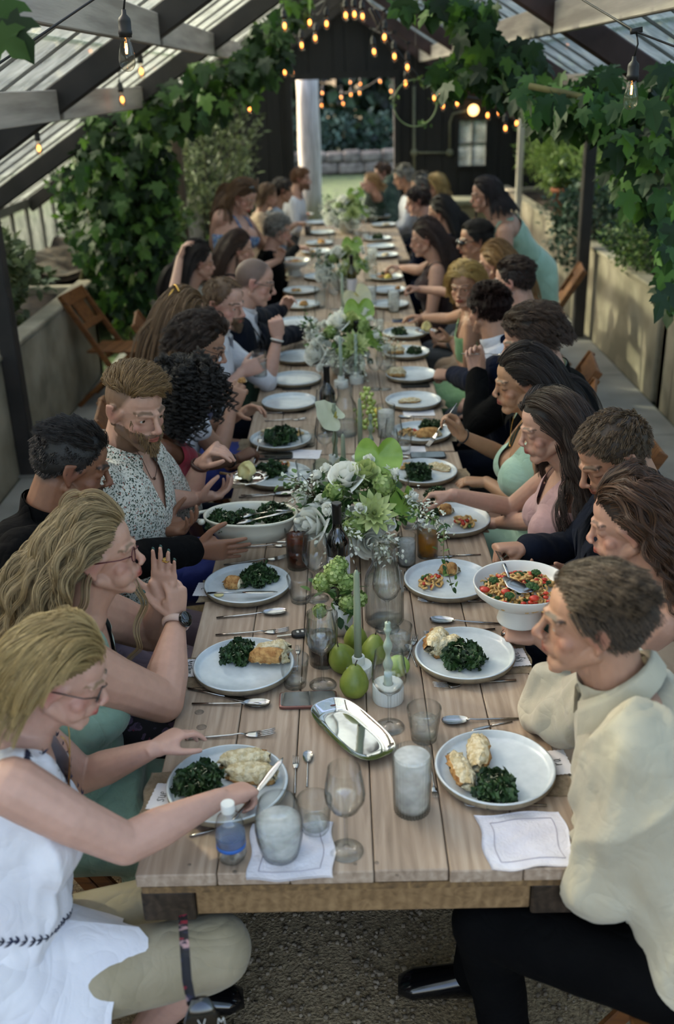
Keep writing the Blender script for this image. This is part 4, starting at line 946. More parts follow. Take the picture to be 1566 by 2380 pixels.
p = PL['r4']; kale(p, -.02, -.03, 'kale along the front of the plate by the sage dress', 2, 1.2); pasta(p, -.05, .06, 'pasta at the back of the plate by the sage dress', 1); bread(p, .07, .05, 'slice', -.7, 'slice of bread leaning right on the plate by the sage dress', .2)
p = PL['r5']; kale(p, .05, .05, 'kale under the fork of the woman in sage green', 0, 1.0); pasta(p, -.06, .0, 'pasta at the left of the sixth right plate', 0, 1.0); bread(p, .03, -.04, 'loaf', .1, 'golden bread end at the front of the sixth right plate')
p = PL['r6']; bread(p, -.02, .0, 'slice', .1, 'flat pale slice of bread on the plate by the navy elbow')
p = PL['r7']; bread(p, -.08, .0, 'torn', -.3, 'torn bread on the left rim of the blonde woman\'s plate')
kale(PL['f8'], .05, 0, 'kale on the plate by the green dress', 1); kale(PL['f9'], -.03, 0, 'round heap of kale beside the blue phone', 1, 1.1); bread(PL['f8'], -.06, 0, 'torn', 0, 'pale bread at the left of the kale by the green dress')
for k, kind, t in (('f10', 'chunk', 'bread end behind the cloudy glass'), ('f12', 'chunk', 'round bun before the woman in brown'), ('f0', 'chunk', 'square of bread on the left plate behind the bald man'), ('f4', 'loaf', 'orange loaf piece below the standing woman'), ('f13', 'slice', 'thin slice on a far right plate'), ('f16', 'slice', 'golden slices on the plate near the navy jacket')): bread(PL[k], .02, 0, kind, R_.uniform(0, 3), t)
for k, t in (('f3', 'far left pasta by the standing woman'), ('f1', 'pasta with greens behind the bald man'), ('f12', 'pasta beside the round bun')): pasta(PL[k], -.04, 0, t, 1)
kale(PL['f15'], 0, .02, 'tall bunch of greens among the far right plates', 0, 1.1); kale(PL['f12'], .0, .06, 'greens behind the round bun', 1)
card(378, 1852, 'sue', 'name card lettered sue beside the nearest left plate', -.15, -1); card(441, 1553, 'heather', 'name card lettered heather by the bare elbow', .03, 1); card(473, 1370, 'e', 'name card half hidden behind the plate of the man in black', -.1, 1); card(1203, 1528, 'kyle', 'name card lettered kyle beside the second right plate', .1, -1); card(1297, 1772, 'ra', 'name card half hidden by the nearest right plate', .1, -1)
cl = [('fork', (430, 1720), (640, 1706), 'fork above the plate of the woman in the white blouse'), ('knife', (440, 1945), (600, 1905), 'knife handle in front of the nearest left plate'), ('knife', (437, 1602), (612, 1640), 'knife slanting onto the spoon of the woman with red glasses'), ('spoon', (446, 1638), (628, 1640), 'spoon in front of the plate of the woman with red glasses'),
 ('spoon', (503, 1438), (666, 1424), 'spoon behind the plate of the woman with red glasses'), ('fork', (501, 1478), (672, 1468), 'fork touching the rim behind the curly kale'), ('knife', (482, 1380), (645, 1379), 'knife lying across the plate of the man in black'), ('fork', (520, 1315), (668, 1297), 'fork behind the kale stalk'), ('fork', (549, 1274), (682, 1268), 'fork below the iced tea, nearer the oval dish'), ('knife', (585, 1262), (690, 1260), 'knife below the oval dish'),
 ('spoon', (555, 1158), (683, 1150), 'spoon behind the oval dish'), ('knife', (560, 1152), (660, 1150), 'knife beside the spoon behind the oval dish'), ('spoon', (620, 962), (712, 958), 'spoon behind the plate with the long heap of kale'), ('fork', (615, 980), (712, 975), 'fork behind the plate with the long heap of kale'), ('spoon', (650, 893), (720, 890), 'spoon beside the black phone at left'),
 ('fork', (1270, 1874), (1078, 1872), 'fork under the front rim of the nearest right plate'), ('spoon', (1205, 1672), (1026, 1680), 'spoon behind the nearest right plate'), ('knife', (1190, 1678), (1130, 1690), 'knife under the spoon behind the nearest right plate'), ('fork', (1199, 1583), (1006, 1598), 'fork in front of the plate of the woman with brown curls'), ('spoon', (1165, 1452), (998, 1444), 'spoon behind the torn standing bread'), ('fork', (1150, 1464), (985, 1478), 'fork half under the second right plate'),
 ('fork', (1136, 1400), (970, 1398), 'fork in front of the plate with the trailing sprig'), ('knife', (1117, 1290), (1000, 1296), 'knife behind the plate with the trailing sprig'), ('knife', (1056, 1168), (950, 1170), 'knife beside the plate by the raised fork'), ('spoon', (985, 1070), (930, 1062), 'spoon by the black phone in front of the sage dress'), ('spoon', (1010, 975), (925, 970), 'spoon beside the menu card at right'),
 ('fork', (944, 1545), (965, 1480), 'dessert fork left of the second right plate'), ('spoon', (968, 1550), (945, 1500), 'dessert spoon left of the second right plate'), ('fork', (940, 1330), (942, 1378), 'small fork left of the plate with the sprig')]
for kd, a, b, t in cl: cutlery(kd, a, b, 'steel ' + t, z=TZ + (.031 if 'lying across' in t else .0005))
cutlery('fork', (685, 1845), (688, 1748), 'small dessert fork upright beside the dessert spoon near the front', s=.62); cutlery('spoon', (713, 1830), (716, 1746), 'small dessert spoon beside the small fork near the front', s=.62)
cutlery('fork', (690, 1560), (693, 1500), 'small fork seen through the empty tumbler', s=.6); cutlery('fork', (1000, 1775), (1006, 1816), 'small fork half hidden behind the tall cloudy glass', s=.6)
cloth('napkin', 678, 1978, .175, .165, .02, M['linen'], 'white hemmed napkin under the stemless glass at the front', 'napkin', True, group='hemstitched napkins'); cloth('napkin', 1222, 1952, .185, .165, .05, M['linen'], 'white hemmed napkin in front of the nearest right plate', 'napkin', True, group='hemstitched napkins')
for px, py, sx, sy, rz, t in ((694, 1056, .19, .11, -.1, 'menu sheet left of the anthurium'), (958, 1047, .115, .1, 0, 'menu sheet behind the right black phone'), (973, 960, .15, .09, 0, 'menu sheet beside the plate with golden bread'), (930, 832, .12, .1, .2, 'menu sheet standing among the far glasses')):
    o = empty('menu_sheet', P(px, py, TZ + .002), 'white printed ' + t, 'menu', 'menu sheets', rz=rz)
    MB().add(sheet(lambda u, v: ((u - .5) * sx, (v - .5) * sy, .0015 + .001 * np.sin(u * 5)), 8, 6, .0006)).build('paper', M['paper'], o, False, (0, 0, 0))
    mb = MB()
    for r_ in range(5): mb.add(box(-sx * .36, sx * (.36 - .1 * (r_ % 3)), sy * (.3 - .14 * r_), sy * (.3 - .14 * r_) + .0012, .0026, .0028))
    mb.build('print', M['hem'], o, False, (0, 0, 0))
# ---------------------------------------------------------------- glasses and bottles
gg = [('stemless', 652, 1985, 'rounded ribbed glass of cloudy ice water on the front napkin', 'cloudy', .62, 1.16), ('rocks', 733, 1928, 'clear tumbler with a little water behind the rounded glass', 'water', .2, .92), ('wine', 805, 1978, 'empty wine glass nearest the front edge', None, 0, 1.0), ('high', 957, 1880, 'tall ribbed glass full of cloudy ice water in the middle front', 'cloudy', .93, 1.18), ('rocks', 985, 1716, 'tumbler of water and ice by the front right spoon', 'water', .55, 1.0),
 ('wine', 905, 1690, 'empty wine glass in front of the low candle holder', None, 0, 1.02), ('wine', 750, 1592, 'empty wine glass behind the phone', None, 0, 1.0), ('rocks', 686, 1592, 'empty faceted tumbler beside the golden baguette', None, 0, .95), ('tall', 752, 1540, 'ribbed glass of dark cola behind the wine glass', 'cola', .55, 1.15), ('rocks', 925, 1515, 'faceted tumbler with ice water by the twisted candle', 'water', .6, .95),
 ('wine', 900, 1462, 'wine glass in front of the water carafe', None, 0, 1.0), ('tall', 693, 1318, 'ribbed glass of iced tea at the end of the oval dish', 'tea', .82, 1.05), ('wine', 737, 1392, 'wine glass beside the dark wine bottle', None, 0, 1.02), ('rocks', 699, 1396, 'empty faceted tumbler next to the plate of the man in black', None, 0, .98), ('tall', 993, 1292, 'ribbed glass of golden beer with a lime wedge', 'beer', .62, 1.0), ('high', 945, 1312, 'clear glass of cloudy water behind the beer', 'cloudy', .8, .85),
 ('wine', 925, 1258, 'wine glass behind the flowers at right', None, 0, 1.1), ('rocks', 716, 1036, 'tumbler with a finger of water by the long heap of kale', 'water', .5, .95), ('rocks', 712, 1120, 'tumbler beside the plate behind the butter', 'water', .4, 1.0), ('high', 752, 1150, 'clear tall glass behind the white roses', 'water', .5, 1.0), ('wine', 757, 1085, 'wide glass behind the big white anthurium', None, 0, 1.0), ('wine', 756, 1012, 'wine glass in front of the dark label bottle', None, 0, 1.0), ('tall', 897, 1015, 'ribbed glass of cloudy water beside the grapes', 'cloudy', .8, 1.1), ('wine', 905, 1110, 'wine glass right of the candles', None, 0, .95), ('rocks', 936, 1052, 'small glass of water beside the right menu sheet', 'water', .5, 1.0), ('wine', 915, 1075, 'thin wine glass before the menu sheet', None, 0, .9), ('rocks', 955, 1225, 'tumbler by the wine glass behind the sprig', 'water', .4, 1.0),
 ('wine', 872, 905, 'wine glass behind the grapes', None, 0, 1.0), ('wine', 893, 905, 'second wine glass behind the grapes', None, 0, 1.0), ('wine', 735, 850, 'wine glass beside the far candle', None, 0, 1.0), ('high', 905, 855, 'glass beside the far menu', 'water', .3, 1.0), ('tall', 880, 770, 'cloudy glass by the second arrangement', 'cloudy', .5, 1.0), ('tall', 915, 725, 'cloudy lemonade glass before the blonde woman', 'cloudy', .9, 1.1), ('tall', 862, 712, 'tall cloudy glass behind the far anthurium', 'cloudy', .9, 1.1), ('tall', 745, 715, 'clear glass left of the far candles', 'water', .6, 1.1), ('wine', 778, 720, 'wine glass with bright highlights at the far middle', None, 0, 1.0), ('rocks', 865, 605, 'glass of milky drink beside the far bottle', 'cloudy', .9, 1.2), ('tall', 716, 548, 'glass of cola before the old woman', 'cola', .7, 1.0), ('wine', 830, 590, 'wine glass among the far flowers', None, 0, 1.0), ('wine', 795, 655, 'wine glass by the third arrangement', None, 0, 1.0), ('rocks', 770, 560, 'small glass at the far left of the flowers', 'water', .5, 1.0), ('rocks', 850, 560, 'small bright glass at the far right of the flowers', 'cloudy', .6, 1.0), ('wine', 862, 800, 'wine glass by the white blossoms', None, 0, 1.0), ('wine', 722, 780, 'wine glass left of the second arrangement', None, 0, .9)]
for k, px, py, t, f, lv, s in gg: glass(k, px, py, t, f, lv, s)
glass('carafe', 893, 1442, 'tall ribbed glass carafe of water behind the wine glass', 'water', .55, 1.02); glass('carafe', 803, 1010, 'ribbed glass carafe beside the green grapes', 'water', .25, .95); glass('carafe', 862, 652, 'ribbed carafe by the far flowers', 'water', .3, .9)
bottle(788, 1375, 'dark wine bottle standing in front of the near flower arrangement'); bottle(763, 1000, 'dark wine bottle with a white label beside the carafe'); bottle(830, 875, 'green wine bottle behind the grapes', 'greenbottle', 1.0); bottle(818, 690, 'green wine bottle among the far candles', 'greenbottle', 1.0)
candle(833, 1570, 'straight sage taper candle standing among the pears', .27, False, 'tall'); candle(902, 1625, 'twisted pale sage candle in the low holder', .19, True, 'low', 'candlepale')
candle(800, 1150, 'straight sage taper left of the lime anthurium', .2); candle(838, 1080, 'tallest sage taper behind the anthuriums', .24); candle(862, 1080, 'thin twisted taper beside the tallest candle', .17, True); candle(793, 900, 'pale sage taper by the second arrangement', .22, m='candlepale'); candle(828, 890, 'spiral pale taper in front of the green bottle', .21, 'spiral', m='candlepale'); candle(797, 735, 'pale taper in front of the far bottle', .24, m='candlepale'); candle(780, 1095, 'twisted green taper behind the carafe', .24, True)
# ---------------------------------------------------------------- pears, grapes, lemon
M['pear'] = pm('pear', '#5f6d22', '#8a9440', 14, .4, bump=.05, bscale=200); M['pearlime'] = pm('pearlime', '#7f9b44', '#9bb35c', 10, .4)
PEAR = MB().add(lathe([(.001, .002), (.014, 0), (.028, .008), (.037, .026), (.0375, .042), (.031, .06), (.022, .074), (.016, .083), (.009, .089), (.001, .0895)], 26)).mesh('pear'); PEAR.materials.append(M['pear']); PEAR.polygons.foreach_set('use_smooth', [True] * len(PEAR.polygons))
for px, py, s, tx, ty, t in ((821, 1618, 1.02, 0, .08, 'green pear standing in front of the fluted candle holder'), (805, 1555, 1.05, .2, -.35, 'green pear lying left of the fluted candle holder'), (865, 1545, .95, -.1, .2, 'green pear right of the straight candle'), (827, 1512, .9, 0, 0, 'green pear with its stalk behind the straight candle')):
    p = P(px, py, TZ); o = empty('pear', p + V(0, 0, .002 + .006 * abs(ty)), t, 'pear', 'pears around the candle'); o.rotation_euler = (tx, ty, R_.uniform(0, 1)); inst('fruit', PEAR, (0, 0, 0), 0, scale=s, parent=o)
    MB().add(tube([(0, 0, .088 * s), (.001, .001, .097 * s), (.004, .002, .104 * s)], [.0022, .0016, .002], 6)).build('stalk', M['bark'], o, True, (0, 0, 0))
o = tag(MB().add(ell((0, 0, .03), (.032, .03, .03), 20, 12)).build('apple', M['pearlime']), 'small lime green apple behind the low candle holder', 'apple'); o.location = P(925, 1570, TZ)
M['grape'] = pm('grape', '#8fa048', '#aab863', 20, .25, coat=.3, sss=.1); M['lemon'] = pm('lemon', '#b9a233', '#cdb648', 20, .45, bump=.2, bscale=300)
gp = P(856, 985, TZ); o = root_at('grape_bunch', tuple(gp), 'long bunch of green grapes beside the ribbed carafe', 'grapes')
gm = MB().add(ell((0, 0, 0), (.0105, .0105, .013), 12, 8)).mesh('grape'); gm.materials.append(M['grape']); gm.polygons.foreach_set('use_smooth', [True] * len(gm.polygons))
placed = []
while len(placed) < 64:
    y = R_.uniform(-.14, .34); w_ = .042 if y < .2 else .03; q = V(R_.gauss(0, w_ * .6) - .02 * y, y, 0); q.z = .0125 + (.075 if y > .12 else .045) * R_.random() * max(0, 1 - (q.x / w_) ** 2 * .5)
    if all((q - e).length > .0185 for e in placed) or R_.random() < .004: placed.append(q)
for q in placed: c = inst('grape', gm, q, 0, parent=o); c.rotation_euler = (R_.random() * 3, R_.random() * 3, 0)
MB().add(tube([(0, -.12, .03), (-.004, .1, .05), (-.012, .3, .06)], [.002, .0025, .003], 6)).build('stem', M['vinestem'], o, True, (0, 0, 0))
for px, py, t in ((866, 975, 'lemon beside the green grapes'), (893, 655, 'half lemon at the far right of the table')):
    p = P(px, py, TZ); o = tag(MB().add(ell((0, 0, .03), (.028, .036, .028), 18, 11)).add(ell((0, .036, .03), (.008, .01, .008), 8, 6)).build('lemon', M['lemon']), t, 'lemon'); o.location = p + V(.03, 0, .001)
# ---------------------------------------------------------------- tray, phones, keys, dish, bowls, water bottle
def oval(cx, ay, n=48, ex=2.6):
    a = np.arange(n) * 2 * math.pi / n; c, s = np.cos(a), np.sin(a); return np.sign(c) * np.abs(c) ** (2 / ex) * cx, np.sign(s) * np.abs(s) ** (2 / ex) * ay
def ovalbowl(levels, n=48, ex=2.6):          # levels [(half length, half width, z)] outside then inside
    v = []; f = []
    for a, b, z in levels:
        x, y = oval(a, b, n, ex); v.append(np.stack([x, y, np.full(n, z)], 1))
    i = np.arange(n); j = (i + 1) % n
    for q in range(len(levels) - 1): f += np.stack([q * n + i, q * n + j, (q + 1) * n + j, (q + 1) * n + i], 1).tolist()
    f.append(list(range(n))[::-1]); f.append(list(range((len(levels) - 1) * n, len(levels) * n))); return np.vstack(v), f
p = P(818, 1706, TZ); o = tag(MB().add(ovalbowl([(.125, .05, 0), (.128, .053, .001), (.15, .068, .02), (.151, .069, .0215), (.147, .066, .0205), (.127, .053, .0035), (.1, .04, .003)], 64, 3.2)).build('silver_tray', M['mirror'], auto=60), 'oblong mirror-polished steel tray in the middle of the near table', 'tray'); o.location = p + V(0, 0, .0005); o.rotation_euler = (0, 0, -1.02); o.scale = (.92,) * 3
M['screen'] = pm('screen', '#07090a', '#0b0d0f', 8, .07, coat=.6); M['rose'] = pm('rose', '#6d4a45', '#7c5750', 8, .35, .6); M['bluecase'] = pm('bluecase', '#3d4f7a', '#4a5d8b', 8, .5); M['blackcase'] = pm('blackcase', '#0c0c0d', '#151516', 8, .45)
def phone(px, py, rz, label, side='rose', L=.15, W=.072):
    o = empty('mobile_phone', P(px, py, TZ + .0006), label, 'phone', rz=rz)
    v, f = ovalbowl([(L / 2 - .002, W / 2 - .002, 0), (L / 2, W / 2, .002), (L / 2, W / 2, .0075), (L / 2 - .0015, W / 2 - .0015, .009)], 48, 9); MB().add((v, f)).build('phone_body', M[side], o, True, (0, 0, 0), auto=40)
    MB().add(ovalbowl([(L / 2 - .004, W / 2 - .004, .009), (L / 2 - .004, W / 2 - .004, .0094)], 48, 9)).build('screen', M['screen'], o, False, (0, 0, 0)); return o
phone(716, 1630, .02, 'phone with a rose-gold edge lying face up left of the tray'); phone(994, 1061, .0, 'black phone in a patterned case by the right menu sheet', 'blackcase'); phone(690, 902, .0, 'black phone behind the empty plate at left', 'blackcase'); phone(965, 897, .0, 'black phone beside the plate with the flat slice', 'blackcase'); phone(938, 746, .02, 'phone in a blue case before the blonde woman', 'bluecase'); phone(640, 1062, .05, 'black phone under the hand holding a fork', 'blackcase')
o = empty('car_key', P(703, 1476, TZ + .001), 'black car key fob with silver buttons by the glass of cola', 'key', rz=.2)
MB().add(ovalbowl([(.03, .017, 0), (.033, .019, .003), (.032, .018, .011), (.027, .014, .013)], 32, 3)).build('fob', M['rubber'], o, True, (0, 0, 0))
for x in (-.014, .0, .014): MB().add(box(x - .004, x + .004, -.006, .006, .0125, .0138)).build('button', M['steel'], o, False, (0, 0, 0), bev=.001)
MB().add(box(-.075, -.03, -.004, .004, .004, .007)).build('key_blade', M['steel'], o, False, (0, 0, 0)); MB().add(tube([(.03 + .01 * math.cos(a), .012 * math.sin(a), .006) for a in np.linspace(0, 6.28, 14)], .0014, 5)).build('key_ring', M['steel'], o, True, (0, 0, 0))
def serving_bowl(loc, label, s=1.0):
    o = empty('serving_bowl', loc, label, 'bowl', 'footed white pasta bowls'); o.scale = (s,) * 3
    MB().add(lathe([(.0005, .0), (.062, 0), (.064, .004), (.052, .05), (.055, .058), (.1, .072), (.128, .098), (.133, .118), (.132, .1215), (.128, .119), (.122, .1), (.095, .082), (.04, .072), (.0005, .071)], 56)).build('bowl_body', M['white'], o, True, (0, 0, 0)); return o
bowlp = P(1212, 1352, .955) - V(0, 0, .12); serving_bowl(bowlp, 'white footed bowl of pasta salad held over the right table edge')
pm_b = pasta_mesh(260, .112, .112, .036, 8); o = tag(inst('pasta_salad', pm_b, bowlp + V(0, 0, .083), 0, 'cavatappi pasta salad with vegetables filling the held white bowl', 'pasta'), kind='stuff')
def floret(loc, s, label):
    o = root_at('broccoli_floret', tuple(loc), label, 'broccoli', 'broccoli in the pasta bowl'); mb = MB()
    for k in range(16): a = k * 2.4; q = math.sqrt(k / 16); mb.add(ell(Vector(loc) + V(.016 * q * math.cos(a) * s, .016 * q * math.sin(a) * s, (.012 - .008 * q * q) * s), .0062 * s, 7, 5))
    mb.build('crown', M['broccoli'], o); MB().add(tube([Vector(loc) - V(0, 0, .016 * s), Vector(loc) + V(0, 0, .006 * s)], [.006 * s, .008 * s], 7)).build('stem', M['kalemix'], o)
for dx, dy, t in ((.022, -.03, 'largest broccoli floret at the middle of the bowl'), (-.045, -.07, 'broccoli at the near side of the bowl'), (.05, .06, 'broccoli at the far side of the bowl'), (-.075, .02, 'broccoli at the left of the bowl'), (.0, .05, 'broccoli behind the serving spoon')): floret(bowlp + V(dx, dy, .112), 1.1 if 'largest' in t else .75, t)
for dx, dy, t in ((-.105, -.03, 'red tomato piece at the left rim of the bowl'), (-.05, -.045, 'orange tomato piece beside the serving spoon'), (.02, -.085, 'tomato piece at the near rim of the bowl')): o = tag(MB().add(ell((0, 0, 0), (.014, .011, .008), 12, 7)).build('tomato_piece', M['tomato']), t, 'tomato', 'tomato in the pasta bowl'); o.location = bowlp + V(dx, dy, .114)
b2 = P(683, 640, TZ); b2.z = TZ; serving_bowl(b2, 'white footed bowl of pasta at the far left of the table', 1.05); tag(inst('pasta_salad', pasta_mesh(70, .1, .1, .03, 9), b2 + V(0, 0, .09), 0, 'pasta heaped in the far left footed bowl', 'pasta'), kind='stuff')
b3 = P(700, 505, TZ); inst('serving_platter', MB().add(lathe([(.0005, 0), (.09, 0), (.15, .035), (.148, .038), (.088, .006), (.0005, .005)], 40)).mesh('platter'), b3, 0, 'white platter of orange pasta farthest at the left', 'platter').data.materials.append(M['white']); tag(inst('pasta_salad', PASTA[0], b3 + V(0, 0, .01), 0, 'orange pasta on the farthest left platter', 'pasta', None, 2.2), kind='stuff')
# oval dish held by the man in black
dp = P(582, 1192, .93); dp.z = .845
o = root_at('oval_dish', tuple(dp), 'cream oval baking dish of kale held by two hands', 'dish')
T = Matrix.Translation(dp) @ Matrix.Rotation(-.03, 4, 'Z')
MB().add(ovalbowl([(.1, .055, 0), (.118, .07, .003), (.142, .092, .045), (.152, .1, .075), (.155, .102, .0765), (.157, .104, .084), (.152, .1, .086), (.146, .096, .078), (.135, .086, .045), (.112, .066, .012), (.06, .03, .010)], 56, 2.2), T).build('dish_body', M['cream'], o)
for s in (-1, 1):
    MB().add(tube([(s * .148, -.04, .076), (s * .178, -.032, .074), (s * .188, 0, .073), (s * .178, .032, .074), (s * .148, .04, .076)], [.009, .0085, .008, .0085, .009], 8, .7), T).add(ell((s * .157, -.045, .074), (.014, .014, .01), 8, 6), T).build('dish_handle', M['cream'], o)
for dx, dy, k, s in ((-.085, -.02, 0, 1.15), (.07, .035, 1, 1.3), (-.02, .02, 2, .9), (.11, 0, 1, .9)): inst('kale_salad', KALE[k], dp + V(dx, dy, .046), k, ('dark kale heaped at the left end of the oval dish' if dx < -.05 else 'kale leaf rising at the back of the oval dish' if dy > .03 else 'kale under the tongs in the oval dish' if dx < 0 else 'kale at the right end of the oval dish'), 'kale', 'kale in the oval dish', s)
o = root_at('serving_tongs', tuple(dp + V(.05, 0, .08)), 'steel serving tongs lying in the oval dish', 'tongs')
for s in (-1, 1):
    a_ = dp + V(.145, -.01, .094); b_ = dp + V(.0, -.022 + .024 * s, .078)
    MB().add(tube([a_, a_.lerp(b_, .4) + V(0, .007 * s, .004), b_], [.006, .007, .006], 8, .35)).build('tong_arm', M['steel'], o)
    MB().add(rings([b_ + V(.01, 0, 0), b_ + V(-.015, 0, -.002), b_ + V(-.04, 0, -.006), b_ + V(-.055, 0, -.009)], [.006, .017, .016, .004], [.003, .004, .003, .002], (0, 1, 0), (0, 0, 1), 14)).build('tong_head', M['steel'], o)
# butter on a silver plate, twice
def butter_dish(p, label, s=1.0):
    n = 72; a = np.arange(n) * 2 * math.pi / n; v = []
    for r, z in ((.0005, 0), (.045, 0), (.06, .006), (.078, .012), (.0785, .0135), (.06, .0085), (.045, .0025), (.0005, .002)):
        rr = r * (1 + (.035 * np.cos(12 * a) if r > .07 else 0)); v.append(np.stack([rr * np.cos(a), rr * np.sin(a), np.full(n, z)], 1))
    i = np.arange(n); j = (i + 1) % n; f = sum([np.stack([q * n + i, q * n + j, (q + 1) * n + j, (q + 1) * n + i], 1).tolist() for q in range(7)], [])
    o = tag(MB().add((np.vstack(v), f)).build('butter_plate', M['mirror']), 'scalloped silver butter plate ' + label, 'butter plate', 'butter plates'); o.location = p; o.scale = (s,) * 3
    v, f = ell((0, 0, .028), (.03, .025, .034), 22, 16); v = v + .020 * np.stack([noise3(v, 110, 1), noise3(v, 110, 2), noise3(v, 140, 3)], 1); v[:, 2] = np.maximum(v[:, 2], 0)
    b = tag(MB().add((v, f)).build('butter', M['butter']), 'heap of pale butter ' + label, 'butter', 'butter heaps'); b.location = p + V(0, 0, .003); b.scale = (s,) * 3
butp = P(575, 1116, .87); butter_dish(butp, 'held by the man in the flowered shirt'); butp2 = P(992, 772, .83); butter_dish(butp2, 'held before the woman in the green halter', .9)
o = root_at('butter_knife', tuple(butp), 'butter knife with a wooden handle on the silver plate', 'knife'); a_, b_ = butp + V(-.105, .025, .022), butp + V(-.0, -.0, .014)
MB().add(tube([a_, a_.lerp(b_, .45)], [.006, .005], 8)).build('handle', M['apron'], o); MB().add(tube([a_.lerp(b_, .45), b_], [.006, .003], 8, .3)).build('blade', M['steel'], o)
# small water bottle
o = empty('water_bottle', P(540, 1995, TZ + .001), 'small clear plastic water bottle with a white cap and blue label band', 'bottle')
pr = [(.0005, .004), (.018, .0), (.026, .004), (.03, .016), (.0305, .03), (.029, .034), (.0305, .038), (.0305, .075), (.029, .08), (.0295, .09), (.024, .108), (.0135, .12), (.0125, .128)]
MB().add(lathe(pr, 40, 5, .03, (-.01, .02))).build('plastic_body', M['glass'], o, True, (0, 0, 0)); MB().add(lathe([(r * .94, z + .001) for r, z in pr[:6]] + [(.0285, .055), (.0005, .055)], 32)).build('water', M['water'], o, True, (0, 0, 0))
MB().add(lathe([(0, .124), (.0142, .124), (.0142, .142), (.0135, .1435), (0, .1435)], 40, 20, .02, (.124, .141))).build('cap', M['white'], o, True, (0, 0, 0), auto=40)
def band(z0, z1, m_, r=.0309): MB().add(lathe([(r - .0003, z0), (r, z0 + .0002), (r, z1 - .0002), (r - .0003, z1)], 40)).build('label_band', m_, o, True, (0, 0, 0))
band(.037, .046, pm('labelblue', '#2456a0', '#2b60ad', 6, .5)); band(.046, .064, thinglass('labelclear', '#e8ecf2', '#c7d0dc', .4, .3, haze=.14, hazecol='#dfe4ec')); band(.064, .069, thinglass('labelpale', '#c9d6e8', '#9cb2cd', .4, .3, haze=.3, hazecol='#a9bcd6'))
# ---------------------------------------------------------------- flowers
M['whitepetal'] = pm('whitepetal', '#e6e7dd', '#f1f1ea', 20, .6, trans=.25); M['greenpetal'] = pm('greenpetal', '#9fae66', '#c3cd90', 20, .6, trans=.2); M['lime'] = pm('lime', '#6f9136', '#93b254', 9, .35, bump=.25, bscale=24, trans=.2)
M['spathe'] = pm('spathe', '#c5c9ac', '#d3d6bf', 6, .4, trans=.25); M['spadix'] = pm('spadix', '#b3a253', '#8d9440', 60, .7, bump=.5); M['viburnum'] = leafmat('viburnum', '#6f8740', '#8fa55a', '#b2c083', .6, .25); M['lace'] = leafmat('lace', '#bcc4aa', '#dde1d2', '#f0f2ea', .7, .25); M['flowerleaf'] = leafmat('flowerleaf', '#24401c', '#3d5f2b', '#6a8748', .5, .25)
def rot_to(d, spin=0.0):
    d = Vector(d).normalized(); q = d.to_track_quat('Z', 'Y'); return q.to_matrix().to_4x4() @ Matrix.Rotation(spin, 4, 'Z')
def rose(mb, c, d, r):
    T = Matrix.Translation(c) @ rot_to(d)
    for k in range(15):
        a = k * 2.4; t = k / 14; rad = r * (.25 + .75 * t); op = .25 + .6 * t
        def fn(u, v):
            w_ = (u - .5) * 2.1 * (1 - .15 * t); h = v; rr = rad * (.35 + .65 * np.sin(np.minimum(h * 1.5, 1.6)) * (.8 + .35 * op * h)); e = 1 + .05 * np.sin(u * 9 + k)
            return rr * np.cos(a + w_), rr * np.sin(a + w_), r * (-.5 + 1.5 * h * (1 - .25 * t) - .5 * t * h ** 3 - .35 * (2 * u - 1) ** 2 * h) * e
        mb.add(sheet(fn, 8, 8), T)
def dahlia(mb, c, d, r, n=4, L=.9):
    T = Matrix.Translation(c) @ rot_to(d)
    for ring in range(n):
        m_ = 7 + 2 * ring
        for k in range(m_):
            a = k * 6.283 / m_ + ring * .5; el = 1.25 - ring * .34; l = r * (.45 + .55 * ring / (n - 1))
            lv, lf = leafmesh([(.04, 0), (.16, .4), (.14, .75), (.02, 1)], .5, -.15); mb.add((lv * l, lf), T @ Matrix.Rotation(a, 4, 'Z') @ Matrix.Rotation(el, 4, 'X'))
def spathe(o, c, d, up, r, mat, spad=True):
    d = Vector(d).normalized(); u = Vector(up); s = u.cross(d).normalized(); u = d.cross(s); T = Matrix.Translation(c) @ Matrix((s, u, d)).transposed().to_4x4()
    def fn(uu, v):
        a = uu * 2 * math.pi; R0 = (1 - .62 * np.exp(-((np.minimum(a, 6.283 - a)) / .38) ** 2) + .22 * np.exp(-((a - math.pi) / .3) ** 2)) * r; q = v
        return R0 * q * np.sin(a) * 1.0, -R0 * q * np.cos(a) * -1 - .3 * r, .12 * r * (np.cos(2 * a) * q * q) + .04 * r * np.sin(7 * a) * q ** 2 + .12 * r * q * q
    MB().add(sheet(fn, 44, 9), T).build('anthurium', mat, o)
    if spad: MB().add(tube([T @ V(0, .05 * r, .02), T @ V(0, -.1 * r, .25 * r), T @ V(0, -.25 * r, .6 * r)], [.006, .006, .003], 8)).build('spadix', M['spadix'], o)
def vib(o, c, r, name='viburnum', mat='viburnum', n=170):
    d = rng.normal(size=(n, 3)); d /= np.linalg.norm(d, axis=1)[:, None]; s = max(.005, r * .17)
    q = leafmesh([(.3, -.6), (.55, -.2), (.55, .2), (.3, .6)], .2, .1)
    scatter_obj(name, q, np.array(c) + d * r * rng.uniform(.86, 1.06, n)[:, None], s * 1.5, M[mat], o, ups=d * 3, dirs=np.cross(d, (0.3, .2, 1.)) * 2, jit=.5, kind=None)
    MB().add(ell(c, r * .86, 12, 8)).build('flower_core', M[mat], o)
